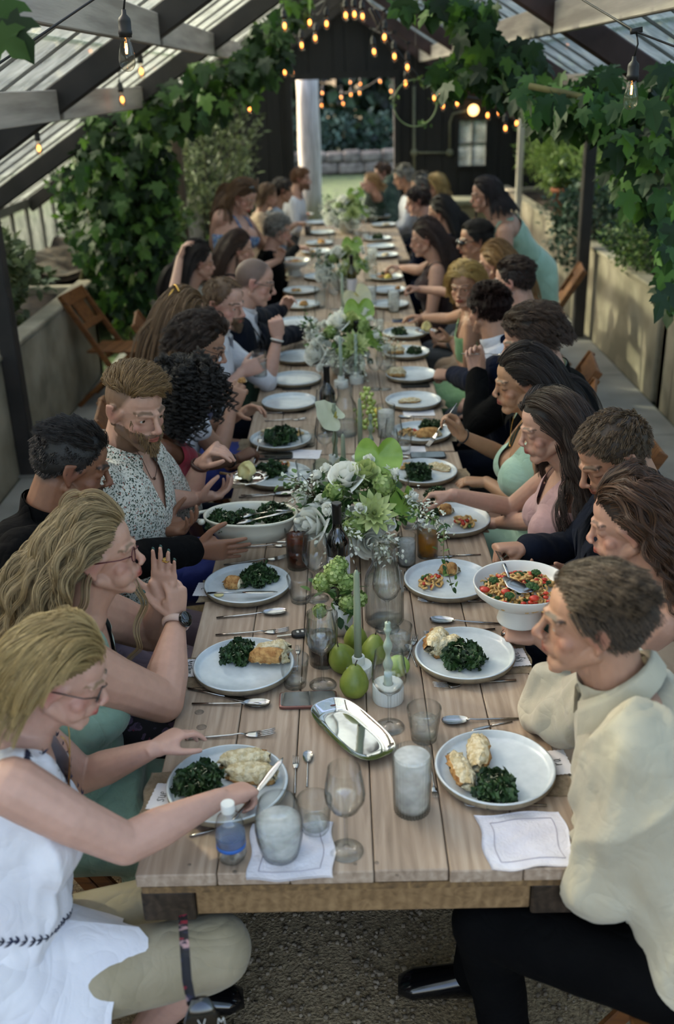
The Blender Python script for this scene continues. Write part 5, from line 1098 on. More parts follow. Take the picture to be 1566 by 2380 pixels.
def sprays(o, c, d, n, L, mat, size, seed_jit=.5, name='spray', leaf=LEAF):
    pos = []; mb = MB(); dirs = []
    for k in range(n):
        dd = (Vector(d) + Vector(rng.normal(size=3) * seed_jit)).normalized(); e = Vector(c) + dd * L * rng.uniform(.6, 1.1); m_ = Vector(c).lerp(e, .5) + V(0, 0, .15 * L)
        mb.add(tube([c, m_, e], [.0016, .0013, .0008], 4))
        for t in np.linspace(.3, 1.05, 9): q = Vector(c).lerp(m_, min(1, 2 * t)) if t < .5 else m_.lerp(e, 2 * t - 1); pos.append(np.array(q) + rng.normal(size=3) * size * .5); dirs.append(rng.normal(size=3) * .8 + np.array(dd))
    mb.build('stem', M['vinestem'], o); scatter_obj(name, leaf, np.array(pos), rng.uniform(.7, 1.2, len(pos)) * size, M[mat], o, dirs=np.array(dirs), jit=.3)
def arrangement(px, py, label, s=1.0, detail=2, base=None, seed=0):
    p = P(px, py, TZ) if base is None else base; o = root_at('flower_arrangement', tuple(p), label, 'flowers', 'flower arrangements along the table'); Q = lambda x, y, z: p + V(x, y, z) * s
    MB().add(lathe([(0, 0), (.04 * s, 0), (.045 * s, .01), (.075 * s, .06 * s), (.09 * s, .085 * s), (.085 * s, .085 * s), (.04 * s, .03 * s), (0, .03 * s)], 32), Matrix.Translation(p)).build('vase', M['plaster'], o)
    n = 330 if detail > 1 else 200; d = rng.normal(size=(n, 3)); d[:, 2] = np.abs(d[:, 2]) * .8 - .15; d /= np.linalg.norm(d, axis=1)[:, None]
    pos = np.array(Q(0, 0, .11)) + d * rng.uniform(.5, 1.0, n)[:, None] * np.array((.135, .10, .115)) * s; scatter_obj('leaves', LEAF, pos, rng.uniform(.02, .04, n) * s, M['flowerleaf'], o, dirs=d * 1.3)
    W, GP = M['whitepetal'], M['greenpetal']
    fl = [('r', -.02, -.03, .215, .046), ('r', -.11, -.07, .10, .05), ('r', .035, -.11, .07, .045), ('g', .03, -.02, .225, .035), ('d', .045, -.085, .135, .058), ('v', .075, -.04, .195, .028), ('v', .0, -.10, .11, .03), ('v', .015, .02, .19, .025), ('w', -.1, -.02, .16, .03), ('w', -.06, -.07, .15, .03), ('w', -.13, .02, .17, .028), ('w', .1, 0, .22, .026), ('w', .12, -.03, .15, .03), ('w', -.02, -.09, .14, .026), ('w', -.13, -.05, .13, .034), ('w', -.09, .03, .2, .03), ('w', -.07, -.1, .07, .034), ('w', .07, .03, .24, .026), ('w', .09, -.08, .1, .03), ('v', -.05, -.05, .185, .024)]
    for kd, x, y, z, r in fl:
        c = Q(x, y, z); dd = V(x, y - .05, z * .9); r *= s; mb = MB()
        r *= 1.1
        if kd == 'r': rose(mb, c, dd, r); mb.build('rose', W, o)
        elif kd == 'g': rose(mb, c, dd, r); mb.build('ranunculus', GP, o)
        elif kd == 'd': dahlia(mb, c, dd, r); mb.build('dahlia', GP, o)
        elif kd == 'v': vib(o, c, r)
        else:
            for k in range(3): rose(mb, c + Vector(rng.normal(size=3) * .016 * s), dd + Vector(rng.normal(size=3) * .08), r * .55)
            mb.build('sweet_pea', W, o)
    spathe(o, Q(.065, .03, .265), (-.1, -.75, .35), (0, .3, 1), .062 * s, M['lime'], False); spathe(o, Q(.12, -.03, .16), (.6, -.5, .5), (.3, 0, 1), .05 * s, M['lime'])
    for x, y, z, d_ in ((-.1, 0, .14, (-.9, -.2, .6)), (.12, -.03, .12, (1, -.3, .2)), (-.02, -.1, .09, (-.2, -1, .3)), (.05, -.11, .07, (.5, -1, -.1))): sprays(o, Q(x, y, z), d_, 12, .095 * s, 'lace', .0115 * s)
    sprays(o, Q(-.11, 0, .16), (-.6, 0, .9), 5, .10 * s, 'flowerleaf', .02 * s); return o
fa = arrangement(826, 1275, 'large white and lime flower arrangement nearest the front', 1.3)
pts = [P(918, 1205, .93), P(985, 1195, .985), P(1032, 1222, .985), P(1030, 1290, .93), P(1052, 1372, .86)]
MB().add(tube(pts, [.002, .002, .0018, .0015, .001], 5)).build('trailing_stem', M['vinestem'], fa)
q = np.vstack([np.array(pts[k].lerp(pts[k + 1], t)) for k in range(4) for t in np.linspace(.1, .95, 13)]); scatter_obj('trailing_leaf', LEAF, q + rng.normal(size=q.shape) * .008, .02, M['flowerleaf'], fa, jit=1.2); scatter_obj('trailing_blossom', LEAF, np.vstack([q[8:30] + rng.normal(size=(22, 3)) * .014 for _ in range(4)]), .01, M['lace'], fa)
arrangement(800, 868, 'second flower arrangement with white blossoms and lime leaves', 1.35, 1); arrangement(795, 672, 'third flower arrangement in the far middle of the table', 1.3, 1); arrangement(806, 540, 'tall pale flower arrangement at the far end of the table', 1.5, 1)
o = root_at('flower_vase', tuple(P(773, 1100, TZ)), 'two tall white anthuriums in a slim vase behind the roses', 'flowers'); p = Vector(o['_o'])
MB().add(lathe([(0, 0), (.02, 0), (.024, .03), (.012, .07), (.014, .08), (.01, .08), (0, .03)], 20), Matrix.Translation(p)).build('vase', M['plaster'], o)
t1_, t2_ = PY(776, 975, p.y), PY(772, 1095, p.y - .02); MB().add(tube([p + V(0, 0, .06), p.lerp(t1_, .5) + V(.01, 0, .04), t1_], .0028, 6)).add(tube([p + V(0, 0, .06), t2_], .0028, 6)).build('stem', M['vinestem'], o)
spathe(o, t1_, (.55, -.5, .65), (.4, .3, -.9), .07, M['spathe']); spathe(o, t2_ + V(0, -.0, .02), (0, -1, .15), (0, 0, 1), .085, M['spathe'])
o = root_at('flower_vase', tuple(P(840, 735, TZ)), 'pale anthurium leaning right beside the far bottle', 'flowers'); p = Vector(o['_o']); t1_ = PY(825, 690, p.y)
MB().add(lathe([(0, 0), (.02, 0), (.024, .03), (.012, .07), (.014, .08), (.01, .08), (0, .03)], 20), Matrix.Translation(p)).build('vase', M['plaster'], o); MB().add(tube([p + V(0, 0, .06), t1_], .0028, 6)).build('stem', M['vinestem'], o); spathe(o, t1_ + V(0, 0, .02), (.2, -1, .3), (-.4, .1, .8), .10, M['spathe'])
o = root_at('flower_vase', tuple(P(790, 1470, TZ)), 'small white vase of green viburnum beside the pears', 'flowers'); p = Vector(o['_o'])
MB().add(lathe([(0, 0), (.025, 0), (.036, .02), (.04, .045), (.03, .075), (.018, .09), (.02, .098), (.016, .098), (0, .04)], 28), Matrix.Translation(p)).build('vase', M['white'], o)
for x, y, z, r in ((-.01, 0, .19, .034), (.022, -.01, .165, .028), (-.045, .0, .165, .028), (-.055, -.03, .09, .02), (.06, -.01, .115, .022), (.025, -.04, .12, .026), (.0, .03, .2, .03)): vib(o, p + V(x, y, z), r, n=150); MB().add(tube([p + V(0, 0, .08), p + V(x * .6, y * .6, z * .7 + .02), p + V(x, y, z)], .0018, 5)).build('stem', M['vinestem'], o)
sprays(o, p + V(0, 0, .1), (0, -.4, .5), 6, .07, 'flowerleaf', .032)
# ================================================================ people
def skinmat():
    m, n, b = newmat('skin'); L = n.links
    at = n.nodes.new('ShaderNodeAttribute'); at.attribute_name = 'Col'
    tc = n.nodes.new('ShaderNodeTexCoord'); nz = n.nodes.new('ShaderNodeTexNoise'); nz.inputs['Scale'].default_value = 45; nz.inputs['Detail'].default_value = 5; L.new(tc.outputs['Object'], nz.inputs['Vector'])
    mr = n.nodes.new('ShaderNodeMapRange'); mr.inputs[3].default_value = .86; mr.inputs[4].default_value = 1.12; L.new(nz.outputs['Fac'], mr.inputs[0])
    mx = n.nodes.new('ShaderNodeVectorMath'); mx.operation = 'SCALE'; L.new(at.outputs['Color'], mx.inputs[0]); L.new(mr.outputs[0], mx.inputs['Scale'])
    L.new(mx.outputs[0], b.inputs['Base Color']); b.inputs['Roughness'].default_value = .5; b.inputs['Specular IOR Level'].default_value = .4
    b.inputs['Subsurface Weight'].default_value = .12; b.inputs['Subsurface Radius'].default_value = (.012, .004, .002); b.inputs['Subsurface Scale'].default_value = .6
    bp = n.nodes.new('ShaderNodeBump'); bp.inputs['Strength'].default_value = .08; bp.inputs['Distance'].default_value = .003; n2 = n.nodes.new('ShaderNodeTexNoise'); n2.inputs['Scale'].default_value = 320; L.new(tc.outputs['Object'], n2.inputs['Vector']); L.new(n2.outputs['Fac'], bp.inputs['Height']); L.new(bp.outputs[0], b.inputs['Normal'])
    return m
M['skin'] = skinmat()
HAIRM = {}
def hairmat(c1, c2):
    k = (c1, c2)
    if k not in HAIRM:
        m, n, b = newmat('hair'); L = n.links
        hi = n.nodes.new('ShaderNodeHairInfo'); rp = n.nodes.new('ShaderNodeValToRGB'); rp.color_ramp.elements[0].color = lin(c1); rp.color_ramp.elements[1].color = lin(c2); L.new(hi.outputs['Random'], rp.inputs[0]); L.new(rp.outputs[0], b.inputs['Base Color'])
        b.inputs['Roughness'].default_value = .42; b.inputs['Specular IOR Level'].default_value = .45
        HAIRM[k] = (m, pm('scalp_hair', c1, c1, 60, .6, bump=.2, bscale=120))
    return HAIRM[k]
M['eyewhite'] = pm('eyewhite', '#b9b2aa', '#c4bdb5', 9, .2); M['iris'] = pm('iris', '#3b2c1c', '#4d3a26', 90, .2); M['pupil'] = pm('pupil', '#050505', None, 9, .1)
M['nail'] = pm('nail', '#2f4d47', '#3a5952', 9, .2); M['gold'] = pm('gold', '#a8813f', '#bd9650', 9, .25, 1.0); M['silver'] = M['steel']
M['leather'] = pm('leather', '#3a1f14', '#4b2a1c', 20, .5)
def fabric(name, a, b=None, s=10, rough=.85, sheen=.15, bump=.12):
    m = pm(name, a, b or a, s, rough, bump=bump, bscale=420, sheen=sheen, spec=.08 if sheen < .1 else .4); n = m.node_tree; L = n.links; bs = n.nodes['Principled BSDF']
    old = [x for x in n.nodes if x.type == 'BUMP'][0]; tc = [x for x in n.nodes if x.type == 'TEX_COORD'][0]; prev = old.outputs[0]
    for sc, st, ds in ((5, .22, .05), (13, .16, .02)):      # soft creases
        z = n.nodes.new('ShaderNodeTexNoise'); z.inputs['Scale'].default_value = sc; z.inputs['Detail'].default_value = 1.5; z.inputs['Distortion'].default_value = 1.6; L.new(tc.outputs['Object'], z.inputs['Vector'])
        q = n.nodes.new('ShaderNodeMath'); q.operation = 'SUBTRACT'; q.inputs[1].default_value = .5; L.new(z.outputs['Fac'], q.inputs[0]); ab = n.nodes.new('ShaderNodeMath'); ab.operation = 'ABSOLUTE'; L.new(q.outputs[0], ab.inputs[0]); pw = n.nodes.new('ShaderNodeMath'); pw.operation = 'POWER'; pw.inputs[1].default_value = .6; L.new(ab.outputs[0], pw.inputs[0])
        bp = n.nodes.new('ShaderNodeBump'); bp.inputs['Strength'].default_value = st; bp.inputs['Distance'].default_value = ds; L.new(pw.outputs[0], bp.inputs['Height']); L.new(prev, bp.inputs['Normal']); prev = bp.outputs[0]
    L.new(prev, bs.inputs['Normal']); return m
F = dict(blouse=fabric('blouse', '#cfcdd4', '#d9d7dc'), khaki=fabric('khaki_cloth', '#8f836a', '#9b8f78'), sage=fabric('sage', '#74917f', '#82a08d', 6, .55, .3), sagelt=fabric('sagelt', '#8bab97', '#9abaa6', 6, .5, .3), black=fabric('black_suit', '#070708', '#0b0b0c', 10, .9, 0), navy=fabric('navy_suit', '#0d111b', '#121724', 10, .9, .03), navy2=fabric('navy2', '#0a0f1e', '#0f162a', 10, .9, .03), white=fabric('white_shirt', '#c3c4cc', '#cfd0d6'), red=fabric('red_dress', '#7c1427', '#8c1a2f', 5, .7), blue=fabric('blue_dress', '#24327d', '#2c3c91', 5, .6), creamsh=fabric('cream_shirt', '#a59d8a', '#b0a996', 6), blacktr=fabric('black_trousers', '#040405', '#070708', 10, .95, 0), brown=fabric('brown_dress', '#2c1c1c', '#382424'), beige=fabric('beige_dress', '#a38b74', '#b19981'), pink=fabric('pink_dress', '#a88483', '#b79492'), green=fabric('green_dress', '#6a9365', '#78a273', 6, .6), dkgreen=fabric('dkgreen', '#12291f', '#183427'), grey=fabric('grey_suit', '#4f5358', '#5b5f64'), greysh=fabric('greysh', '#8793a0', '#96a1ad'), lilac=fabric('lilac', '#82707f', '#93818f', 6, .6), greycl=fabric('grey_cloth', '#5d5452', '#696060'))
def flecks(name, base, cols, scale, thr, size=.5):    # small printed motifs
    m, n, b = newmat(name); L = n.links
    tc = n.nodes.new('ShaderNodeTexCoord'); prev = None
    for k, (c, s, t) in enumerate(cols):
        vo = n.nodes.new('ShaderNodeTexVoronoi'); vo.inputs['Scale'].default_value = s; mp = n.nodes.new('ShaderNodeMapping'); mp.inputs['Location'].default_value = (k * 3.3, k * 1.7, k); L.new(tc.outputs['Object'], mp.inputs[0])
        nz = n.nodes.new('ShaderNodeTexNoise'); nz.inputs['Scale'].default_value = s * 1.5; L.new(mp.outputs[0], nz.inputs['Vector'])
        mxv = n.nodes.new('ShaderNodeMix'); mxv.data_type = 'VECTOR'; mxv.inputs[0].default_value = .02 * 60 / s; L.new(mp.outputs[0], mxv.inputs[4]); L.new(nz.outputs['Color'], mxv.inputs[5]); L.new(mxv.outputs[1], vo.inputs['Vector'])
        lt = n.nodes.new('ShaderNodeMath'); lt.operation = 'LESS_THAN'; lt.inputs[1].default_value = t; L.new(vo.outputs['Distance'], lt.inputs[0])
        mx = n.nodes.new('ShaderNodeMix'); mx.data_type = 'RGBA'; L.new(lt.outputs[0], mx.inputs[0]); mx.inputs[7].default_value = lin(c)
        if prev is None: mx.inputs[6].default_value = lin(base)
        else: L.new(prev, mx.inputs[6])
        prev = mx.outputs[2]
    L.new(prev, b.inputs['Base Color']); b.inputs['Roughness'].default_value = .8; return m
F['floral'] = flecks('floral', '#c2c0b6', [('#2d3a30', 110, .36), ('#3c4a3c', 170, .3), ('#7c3a2c', 75, .2), ('#8a6a3c', 90, .16)], 1, 1)
F['bluefloral'] = flecks('bluefloral', '#4d6a94', [('#7f9cc0', 40, .4), ('#c7b98a', 45, .25), ('#2c3f63', 50, .3), ('#b98aa0', 38, .2)], 1, 1)
F['purplefloral'] = flecks('purplefloral', '#15131b', [('#5a4a66', 22, .36), ('#3a3146', 30, .3), ('#6d2c44', 18, .2)], 1, 1)
F['redfloral'] = flecks('redfloral', '#5a1a17', [('#a3341f', 30, .4), ('#c07a45', 40, .25)], 1, 1)
POST = []
def smoothnorm(v): return v / (np.linalg.norm(v) + 1e-9)
FING = dict(  # curls of index..little (knuckle, middle, end) and the thumb's direction
 relax=[(.35, .45, .3), (.4, .5, .3), (.45, .55, .3), (.5, .55, .3)], flat=[(.08, .1, .05)] * 4, open=[(-.12, .12, .08), (-.05, .08, .06), (-.08, .1, .08), (-.02, .25, .15)],
 grip=[(.9, 1.0, .5), (1.05, 1.15, .6), (1.15, 1.2, .6), (1.2, 1.2, .6)], fist=[(1.3, 1.5, .8), (1.35, 1.5, .8), (1.4, 1.5, .8), (1.4, 1.5, .8)], pinch=[(.75, .75, .3), (.9, .8, .4), (.95, .95, .5), (1.0, 1.05, .5)], cup=[(.55, .5, .3), (.55, .55, .3), (.6, .6, .3), (.65, .6, .3)], droop=[(.9, .5, .2), (1.0, .55, .25), (1.05, .6, .3), (1.1, .6, .3)])
THUMB = dict(relax=(.72, .52, -.45), flat=(.6, .8, -.1), open=(.5, .86, -.1), grip=(.62, .25, -.74), fist=(.62, .15, -.77), pinch=(.8, .22, -.56), cup=(.5, .5, -.7), droop=(.8, .4, -.45))
def hand_parts(mb, w, fd, dn, side, pose, s, nails=None):
    """w wrist, fd finger direction, dn back of the hand, side +1 right / -1 left"""
    x = np.array(Vector(fd).normalized()); z = np.array(dn, float); z = smoothnorm(z - x * np.dot(x, z)); y = np.cross(z, x) * side
    W = lambda a, b, c: np.array(w) + s * (a * x + b * y + c * z)
    mb.add(rings([W(-.02, 0, 0), W(.0, 0, 0), W(.03, .0, .0), W(.065, 0, .001), W(.09, 0, .001), W(.097, 0, 0)], [.024 * s, .026 * s, .036 * s, .041 * s, .041 * s, .033 * s], [.019 * s, .019 * s, .017 * s, .0145 * s, .012 * s, .008 * s], y, z, 16))
    mb.add(capsule(W(.012, .014, -.008), W(.055, .032, -.010), .017 * s, .0135 * s))
    mb.add(capsule(W(.02, -.02, -.006), W(.06, -.026, -.006), .015 * s, .012 * s))
    tips = []
    for k, (cv, by, ln) in enumerate(zip(FING[pose], (.0305, .0105, -.0095, -.0285), (.074, .083, .077, .061))):
        p = W(.088 - .004 * abs(k - 1), by, 0); a = 0; sp = (by * 4.5 if pose in ('open', 'flat') else by * 1.6)
        for q, (c, fr) in enumerate(zip(cv, (.46, .30, .24))):
            a += c; d = x * math.cos(a) - z * math.sin(a) + y * sp * math.cos(a) * .5; d = smoothnorm(d); e = p + d * ln * fr * s
            r0 = (.0092, .0083, .0075)[q] * s * (1 if k < 3 else .88); r1 = (.0083, .0075, .0062)[q] * s * (1 if k < 3 else .88)
            mb.add(capsule(p, e, r0, r1, 10)); p = e
        nrm = smoothnorm(z * math.cos(a) + x * math.sin(a)); tips.append((p, d, nrm, .0062 * s))
    td = np.array(THUMB[pose]); d = smoothnorm(td[0] * x + td[1] * y + td[2] * z); p = W(.022, .026, -.006); e = p + d * .046 * s; mb.add(capsule(p, e, .0145 * s, .0105 * s)); p = e
    d = smoothnorm(d + .28 * x - .12 * y - (.15 if pose in ('grip', 'fist', 'pinch') else 0) * z); e = p + d * .031 * s; mb.add(capsule(p, e, .0105 * s, .0092 * s)); p = e
    d = smoothnorm(d + .2 * x - .1 * y); e = p + d * .022 * s; mb.add(capsule(p, e, .0093 * s, .0072 * s)); tips.append((e, d, smoothnorm(y * .6 + z * .8), .0072 * s))
    return tips
def head_parts(mb, T, s, fem, lids=.5, ow=1.0, jaw=1.0, det=True, heavy=0):
    H = lambda *a: T @ V(*[q * s for q in a])
    R3 = np.array(T.to_3x3())
    def E(c, r, n=16, m=11): mb.add(ell(np.array(H(*c)), np.array(r) * s, n, m, R3))
    def K(a, b, ra, rb): mb.add(capsule(H(*a), H(*b), ra * s, rb * s, 10))
    j = (.92 if fem else 1.0) * jaw
    E((0, -.012, .028), (.074, .096, .088), 24, 16); E((0, .03, .042), (.06, .056, .056)); E((0, .03, -.03), (.058 * j, .056, .072)); E((0, .026, -.07), (.05 * j, .054, .042))
    E((0, .072, -.098), (.021 * j, .016, .016)); E((0, .035, -.088), (.04 * j, .045, .028))
    for q in (-1, 1):
        K((q * .055 * j, -.003, -.052), (q * .02 * j, .068, -.1), .018, .014); E((q * .041, .051, -.034), (.021, .019, .019)); K((q * .011, .088, .0155), (q * .045, .07, .017), .0085 if fem else .0105, .009)
        E((q * .034, .050, -.055), (.023 + heavy, .025 + heavy, .03)); K((q * .064, .02, .012), (q * .068, -.01, -.02), .012, .014)
        K((q * .0125, .1005, -.0365), (q * .010, .103, -.036), .0072, .007)
        K((q * .078, -.002, .022), (q * .083, -.024, .018), .006, .0065); K((q * .083, -.024, .018), (q * .082, -.026, -.006), .0065, .006); K((q * .082, -.026, -.006), (q * .0755, -.008, -.034), .006, .0075); K((q * .076, -.004, .02), (q * .074, -.012, -.03), .0055, .006); K((q * .078, -.013, .01), (q * .076, -.014, -.02), .008, .008)
    nl = .925 if fem else .985
    K((0, .086, .014), (0, .1 * nl, -.012), .0075, .0085); K((0, .1 * nl, -.012), (0, .1135 * nl, -.03), .0085, .0105); E((0, .1125 * nl, -.0325), (.0115, .0105, .0095)); K((0, .108 * nl, -.038), (0, .096, -.046), .005, .005)
    E((0, .070, -.06), (.034, .024, .026)); E((-.008, .0925, -.0575), (.011, .0075, .0048)); E((.008, .0925, -.0575), (.011, .0075, .0048)); E((0, .0925, -.0675), (.0165, .0085, .0060)); K((-.022, .084, -.0625), (-.012, .09, -.0605), .0045, .005); K((.022, .084, -.0625), (.012, .09, -.0605), .0045, .005)
    if det:
        for q in (-1, 1):
            mb.add(ell(np.array(H(q * .032, .0685, -.001)), np.array((.0156, .0148, .0148)) * s, 16, 7, R3 @ np.array(Matrix.Rotation(.42 - 1.05 * lids, 3, 'X')), hem=0.0))
            mb.add(ell(np.array(H(q * .032, .0675, -.0025)), np.array((.0152, .0143, .0143)) * s, 16, 7, R3 @ np.array(Matrix.Rotation(math.pi - .55, 3, 'X')), hem=0.0))
def remesh_obj(name, mb, vox, mat, parent, smooth=3, ratio=None):
    me = mb.mesh(name, parent_origin(parent)); o = bpy.data.objects.new(name, me); C.objects.link(o); me.materials.append(mat); o.parent = parent
    r = o.modifiers.new('r', 'REMESH'); r.mode = 'VOXEL'; r.voxel_size = vox; r.use_smooth_shade = True
    s = o.modifiers.new('s', 'SMOOTH'); s.factor = .5; s.iterations = smooth
    if ratio: d = o.modifiers.new('d', 'DECIMATE'); d.ratio = ratio
    return o
def ik(a, t, l1, l2, pole):
    a, t = Vector(a), Vector(t); d = t - a; L = d.length; mx = (l1 + l2) * .995
    if L > mx: k = L / (l1 + l2) * 1.005; l1 *= k; l2 *= k
    d.normalize(); c = (l1 * l1 + L * L - l2 * l2) / (2 * l1 * max(L, .05)); c = max(-1, min(1, c)); p = Vector(pole); p = (p - d * p.dot(d)).normalized()
    return a + d * (l1 * c) + p * (l1 * math.sqrt(1 - c * c))
SKINS = dict(fair=('#b58d7a', '#a06256'), tan=('#a57d67', '#93594c'), brown=('#7c5540', '#6d3f35'), dark=('#5a3826', '#55302a'), pink=('#ba9282', '#a8625b'), olive=('#a67f63', '#8f5549'))
def hairline(a, style):                      # lowest scalp height (head units) against azimuth, 0 = brow side
    fr, sd, bk = style
    return np.where(a < 1.35, fr + (sd - fr) * np.clip((a - .55) / .8, 0, 1) ** 1.5, sd + (bk - sd) * np.clip((a - 1.35) / 1.2, 0, 1))
SC, SR = np.array((0, -.010, .026)), np.array((.0775, .0985, .0905))
def hair(root, T, s, col, spec, coll, det):
    """spec: len, hl(front,side,back), comb(fn), vol, wave, freq, grav, n, lift, r ; T head frame"""
    m, capm = hairmat(*col); R3 = np.array(T.to_3x3()); o3 = np.array(T.translation); off = np.array(root['_o'])
    vol = spec.get('vol', .008); hl = spec['hl']; L = spec['len']
    th = np.linspace(-1.2, math.pi / 2, 48 if det else 18); ph = np.arange(84 if det else 28) / (84 if det else 28) * 2 * math.pi; n = len(ph)
    d = np.stack([np.cos(th)[:, None] * np.sin(ph)[None], np.cos(th)[:, None] * np.cos(ph)[None], np.sin(th)[:, None] + 0 * ph[None]], -1).reshape(-1, 3)
    def inside(d):
        p = SC + d * SR; a = np.abs(np.arctan2(d[:, 0], d[:, 1])); z0 = hairline(a, hl); ok = p[:, 2] > z0
        if 'mask' in spec: ok &= spec['mask'](p)
        return ok, np.clip((p[:, 2] - z0) / .022, 0, 1)
    ok, ed = inside(d); ok &= ed > .12 * (spec['hl'][0] < .3); p = SC + d * (SR + (.0008 + vol * .45 * ed)[:, None] * np.array(spec.get('vs', (1, 1, 1))) + (.004 * spec.get('lump', 0) * noise3(d, 9, 5))[:, None])
    i = np.arange(n); j = (i + 1) % n; f = np.vstack([np.stack([q * n + i, q * n + j, (q + 1) * n + j, (q + 1) * n + i], 1) for q in range(len(th) - 1)]); f = f[ok[f].any(1)]
    pw = (p * s) @ R3.T + o3
    h = MB().add((pw, f[:, ::-1])).build(spec.get('name', 'hair'), capm, root)
    if not det: N, K, st = spec.get('n', 60) // 2 + 20, 7, 9
    else: N, K, st = spec.get('n', 130), spec.get('k', 14) if det == 2 else spec.get('k', 14) * 2 // 3, spec.get('st', 16)
    d = rng.normal(size=(N * 5, 3)); d /= np.linalg.norm(d, axis=1)[:, None]; ok, ed = inside(d); d, ed = d[ok][:N], ed[ok][:N]; N = len(d)
    if N == 0: return h
    P0 = SC + d * (SR + vol * .4 * (.3 + .7 * ed)[:, None])
    nd = d / SR; nd /= np.linalg.norm(nd, axis=1)[:, None]
    cb = spec['comb'](P0); cb = cb - nd * (cb * nd).sum(1)[:, None]; cb /= np.linalg.norm(cb, axis=1)[:, None] + 1e-6
    D = cb + nd * spec.get('lift', .25); D /= np.linalg.norm(D, axis=1)[:, None]
    Lk = (L(P0) if callable(L) else np.full(N, L)) * rng.uniform(.8, 1.1, N); g = spec.get('grav', .15); down = R3.T @ np.array((0, 0, -1.0)); p = P0.copy(); path = [p.copy()]
    cl = [((R3.T @ (np.array(a) - o3)) / s, (R3.T @ (np.array(b) - o3)) / s, r / s) for a, b, r in coll]
    keep = spec.get('keep', 0.0)
    for k in range(st):
        t = k / st; cb2 = spec['comb'](p); D = D + g * down * (.4 + t) + keep * cb2 + rng.normal(size=D.shape) * spec.get('mess', .03); D /= np.linalg.norm(D, axis=1)[:, None]
        p = p + D * (Lk / st)[:, None]
        q = (p - SC) / (SR + vol * (.5 + .5 * rng.random(N))[:, None]); r = np.linalg.norm(q, axis=1); ins = r < 1
        p2 = SC + q / r[:, None] * (SR + vol * .8); p = np.where(ins[:, None], p2, p)
        if g > .05:
            for a, b, rad in cl:
                ab = b - a; tt = np.clip(((p - a) @ ab) / (ab @ ab), 0, 1); c = a + tt[:, None] * ab; dv = p - c; r = np.linalg.norm(dv, axis=1); ins = r < rad
                p = np.where(ins[:, None], c + dv / (r[:, None] + 1e-6) * rad, p)
        D = p - path[-1]; D /= np.linalg.norm(D, axis=1)[:, None] + 1e-6; path.append(p.copy())
    G_ = np.stack(path, 1)                     # N,st+1,3
    t = np.linspace(0, 1, st + 1); wv = spec.get('wave', 0); fq = spec.get('freq', 9); ph = rng.uniform(0, 6.28, (N, 1))
    tan = np.gradient(G_, axis=1); tan /= np.linalg.norm(tan, axis=2)[..., None] + 1e-9; sd = np.cross(tan, (0.3, .9, .2)); sd /= np.linalg.norm(sd, axis=2)[..., None] + 1e-9; bn = np.cross(tan, sd)
    am = (wv * np.clip(t * 1.6, 0, 1))[None, :, None]
    phs = (fq * t[None] + ph)[..., None]; G_ = G_ + am * (np.sin(phs) * sd + np.cos(phs) * bn * spec.get('coil', .4))
    rad = spec.get('rad', .012) * 1.1; a = rng.uniform(0, 6.28, (N, K, 1, 1)); q = np.sqrt(rng.random((N, K, 1, 1))) * rad; cl_ = (1 - spec.get('clump', .45) * t ** .8)[None, None, :, None]
    ch = G_[:, None] + q * cl_ * (np.cos(a) * sd[:, None] + np.sin(a) * bn[:, None]) + rng.normal(size=(N, K, 1, 3)) * .0012
    ch = ch.reshape(-1, st + 1, 3); ch = (ch * s) @ R3.T + o3 - off
    cu = bpy.data.hair_curves.new('hair_strands'); cu.add_curves([st + 1] * len(ch)); cu.position_data.foreach_set('vector', ch.astype(np.float32).ravel())
    ra = cu.attributes.new('radius', 'FLOAT', 'POINT'); r0 = spec.get('r', .0007 if det == 2 else .0012 if det else .0024); ra.data.foreach_set('value', np.tile(r0 * (1 - .65 * t), len(ch)).astype(np.float32))
    cu.materials.append(m); so = bpy.data.objects.new('hair_strands', cu); C.objects.link(so); so.parent = h; so['kind'] = 'stuff'
    return h
# combing directions in head coordinates (x right, y to the face, z up)
def cdir(*v): v = np.array(v, float); return lambda p: np.tile(v, (len(p), 1))
def c_part(x0=.0, back=.25, out=1.0):          # falls to both sides of a parting, clear of the face
    def f(p):
        sx = np.where(p[:, 0] > x0, 1., -1.); fr = np.clip((p[:, 1] + .01) / .05, 0, 1) * (p[:, 2] > -.05)
        return np.stack([sx * (out + .5 * fr), -back - 1.3 * fr, np.where(p[:, 2] > .09, -.1, -1.)], 1)
    return f
def c_back(p): return np.stack([p[:, 0] * 4, np.full(len(p), -1.), np.where(p[:, 1] > .0, .1, -.9)], 1)
def c_crown(p): return np.stack([p[:, 0] * 9, (p[:, 1] + .045) * 9, -.35 + 0 * p[:, 0]], 1)
def c_sweep(sx, b=-.3):
    return lambda p: np.stack([np.full(len(p), sx), np.full(len(p), b), np.where(p[:, 2] > .085, .15, -.5)], 1)
HL = dict(man=(.073, -.004, -.062), woman=(.074, .005, -.075), high=(.084, .002, -.06), bald=(.4, -.004, -.06))
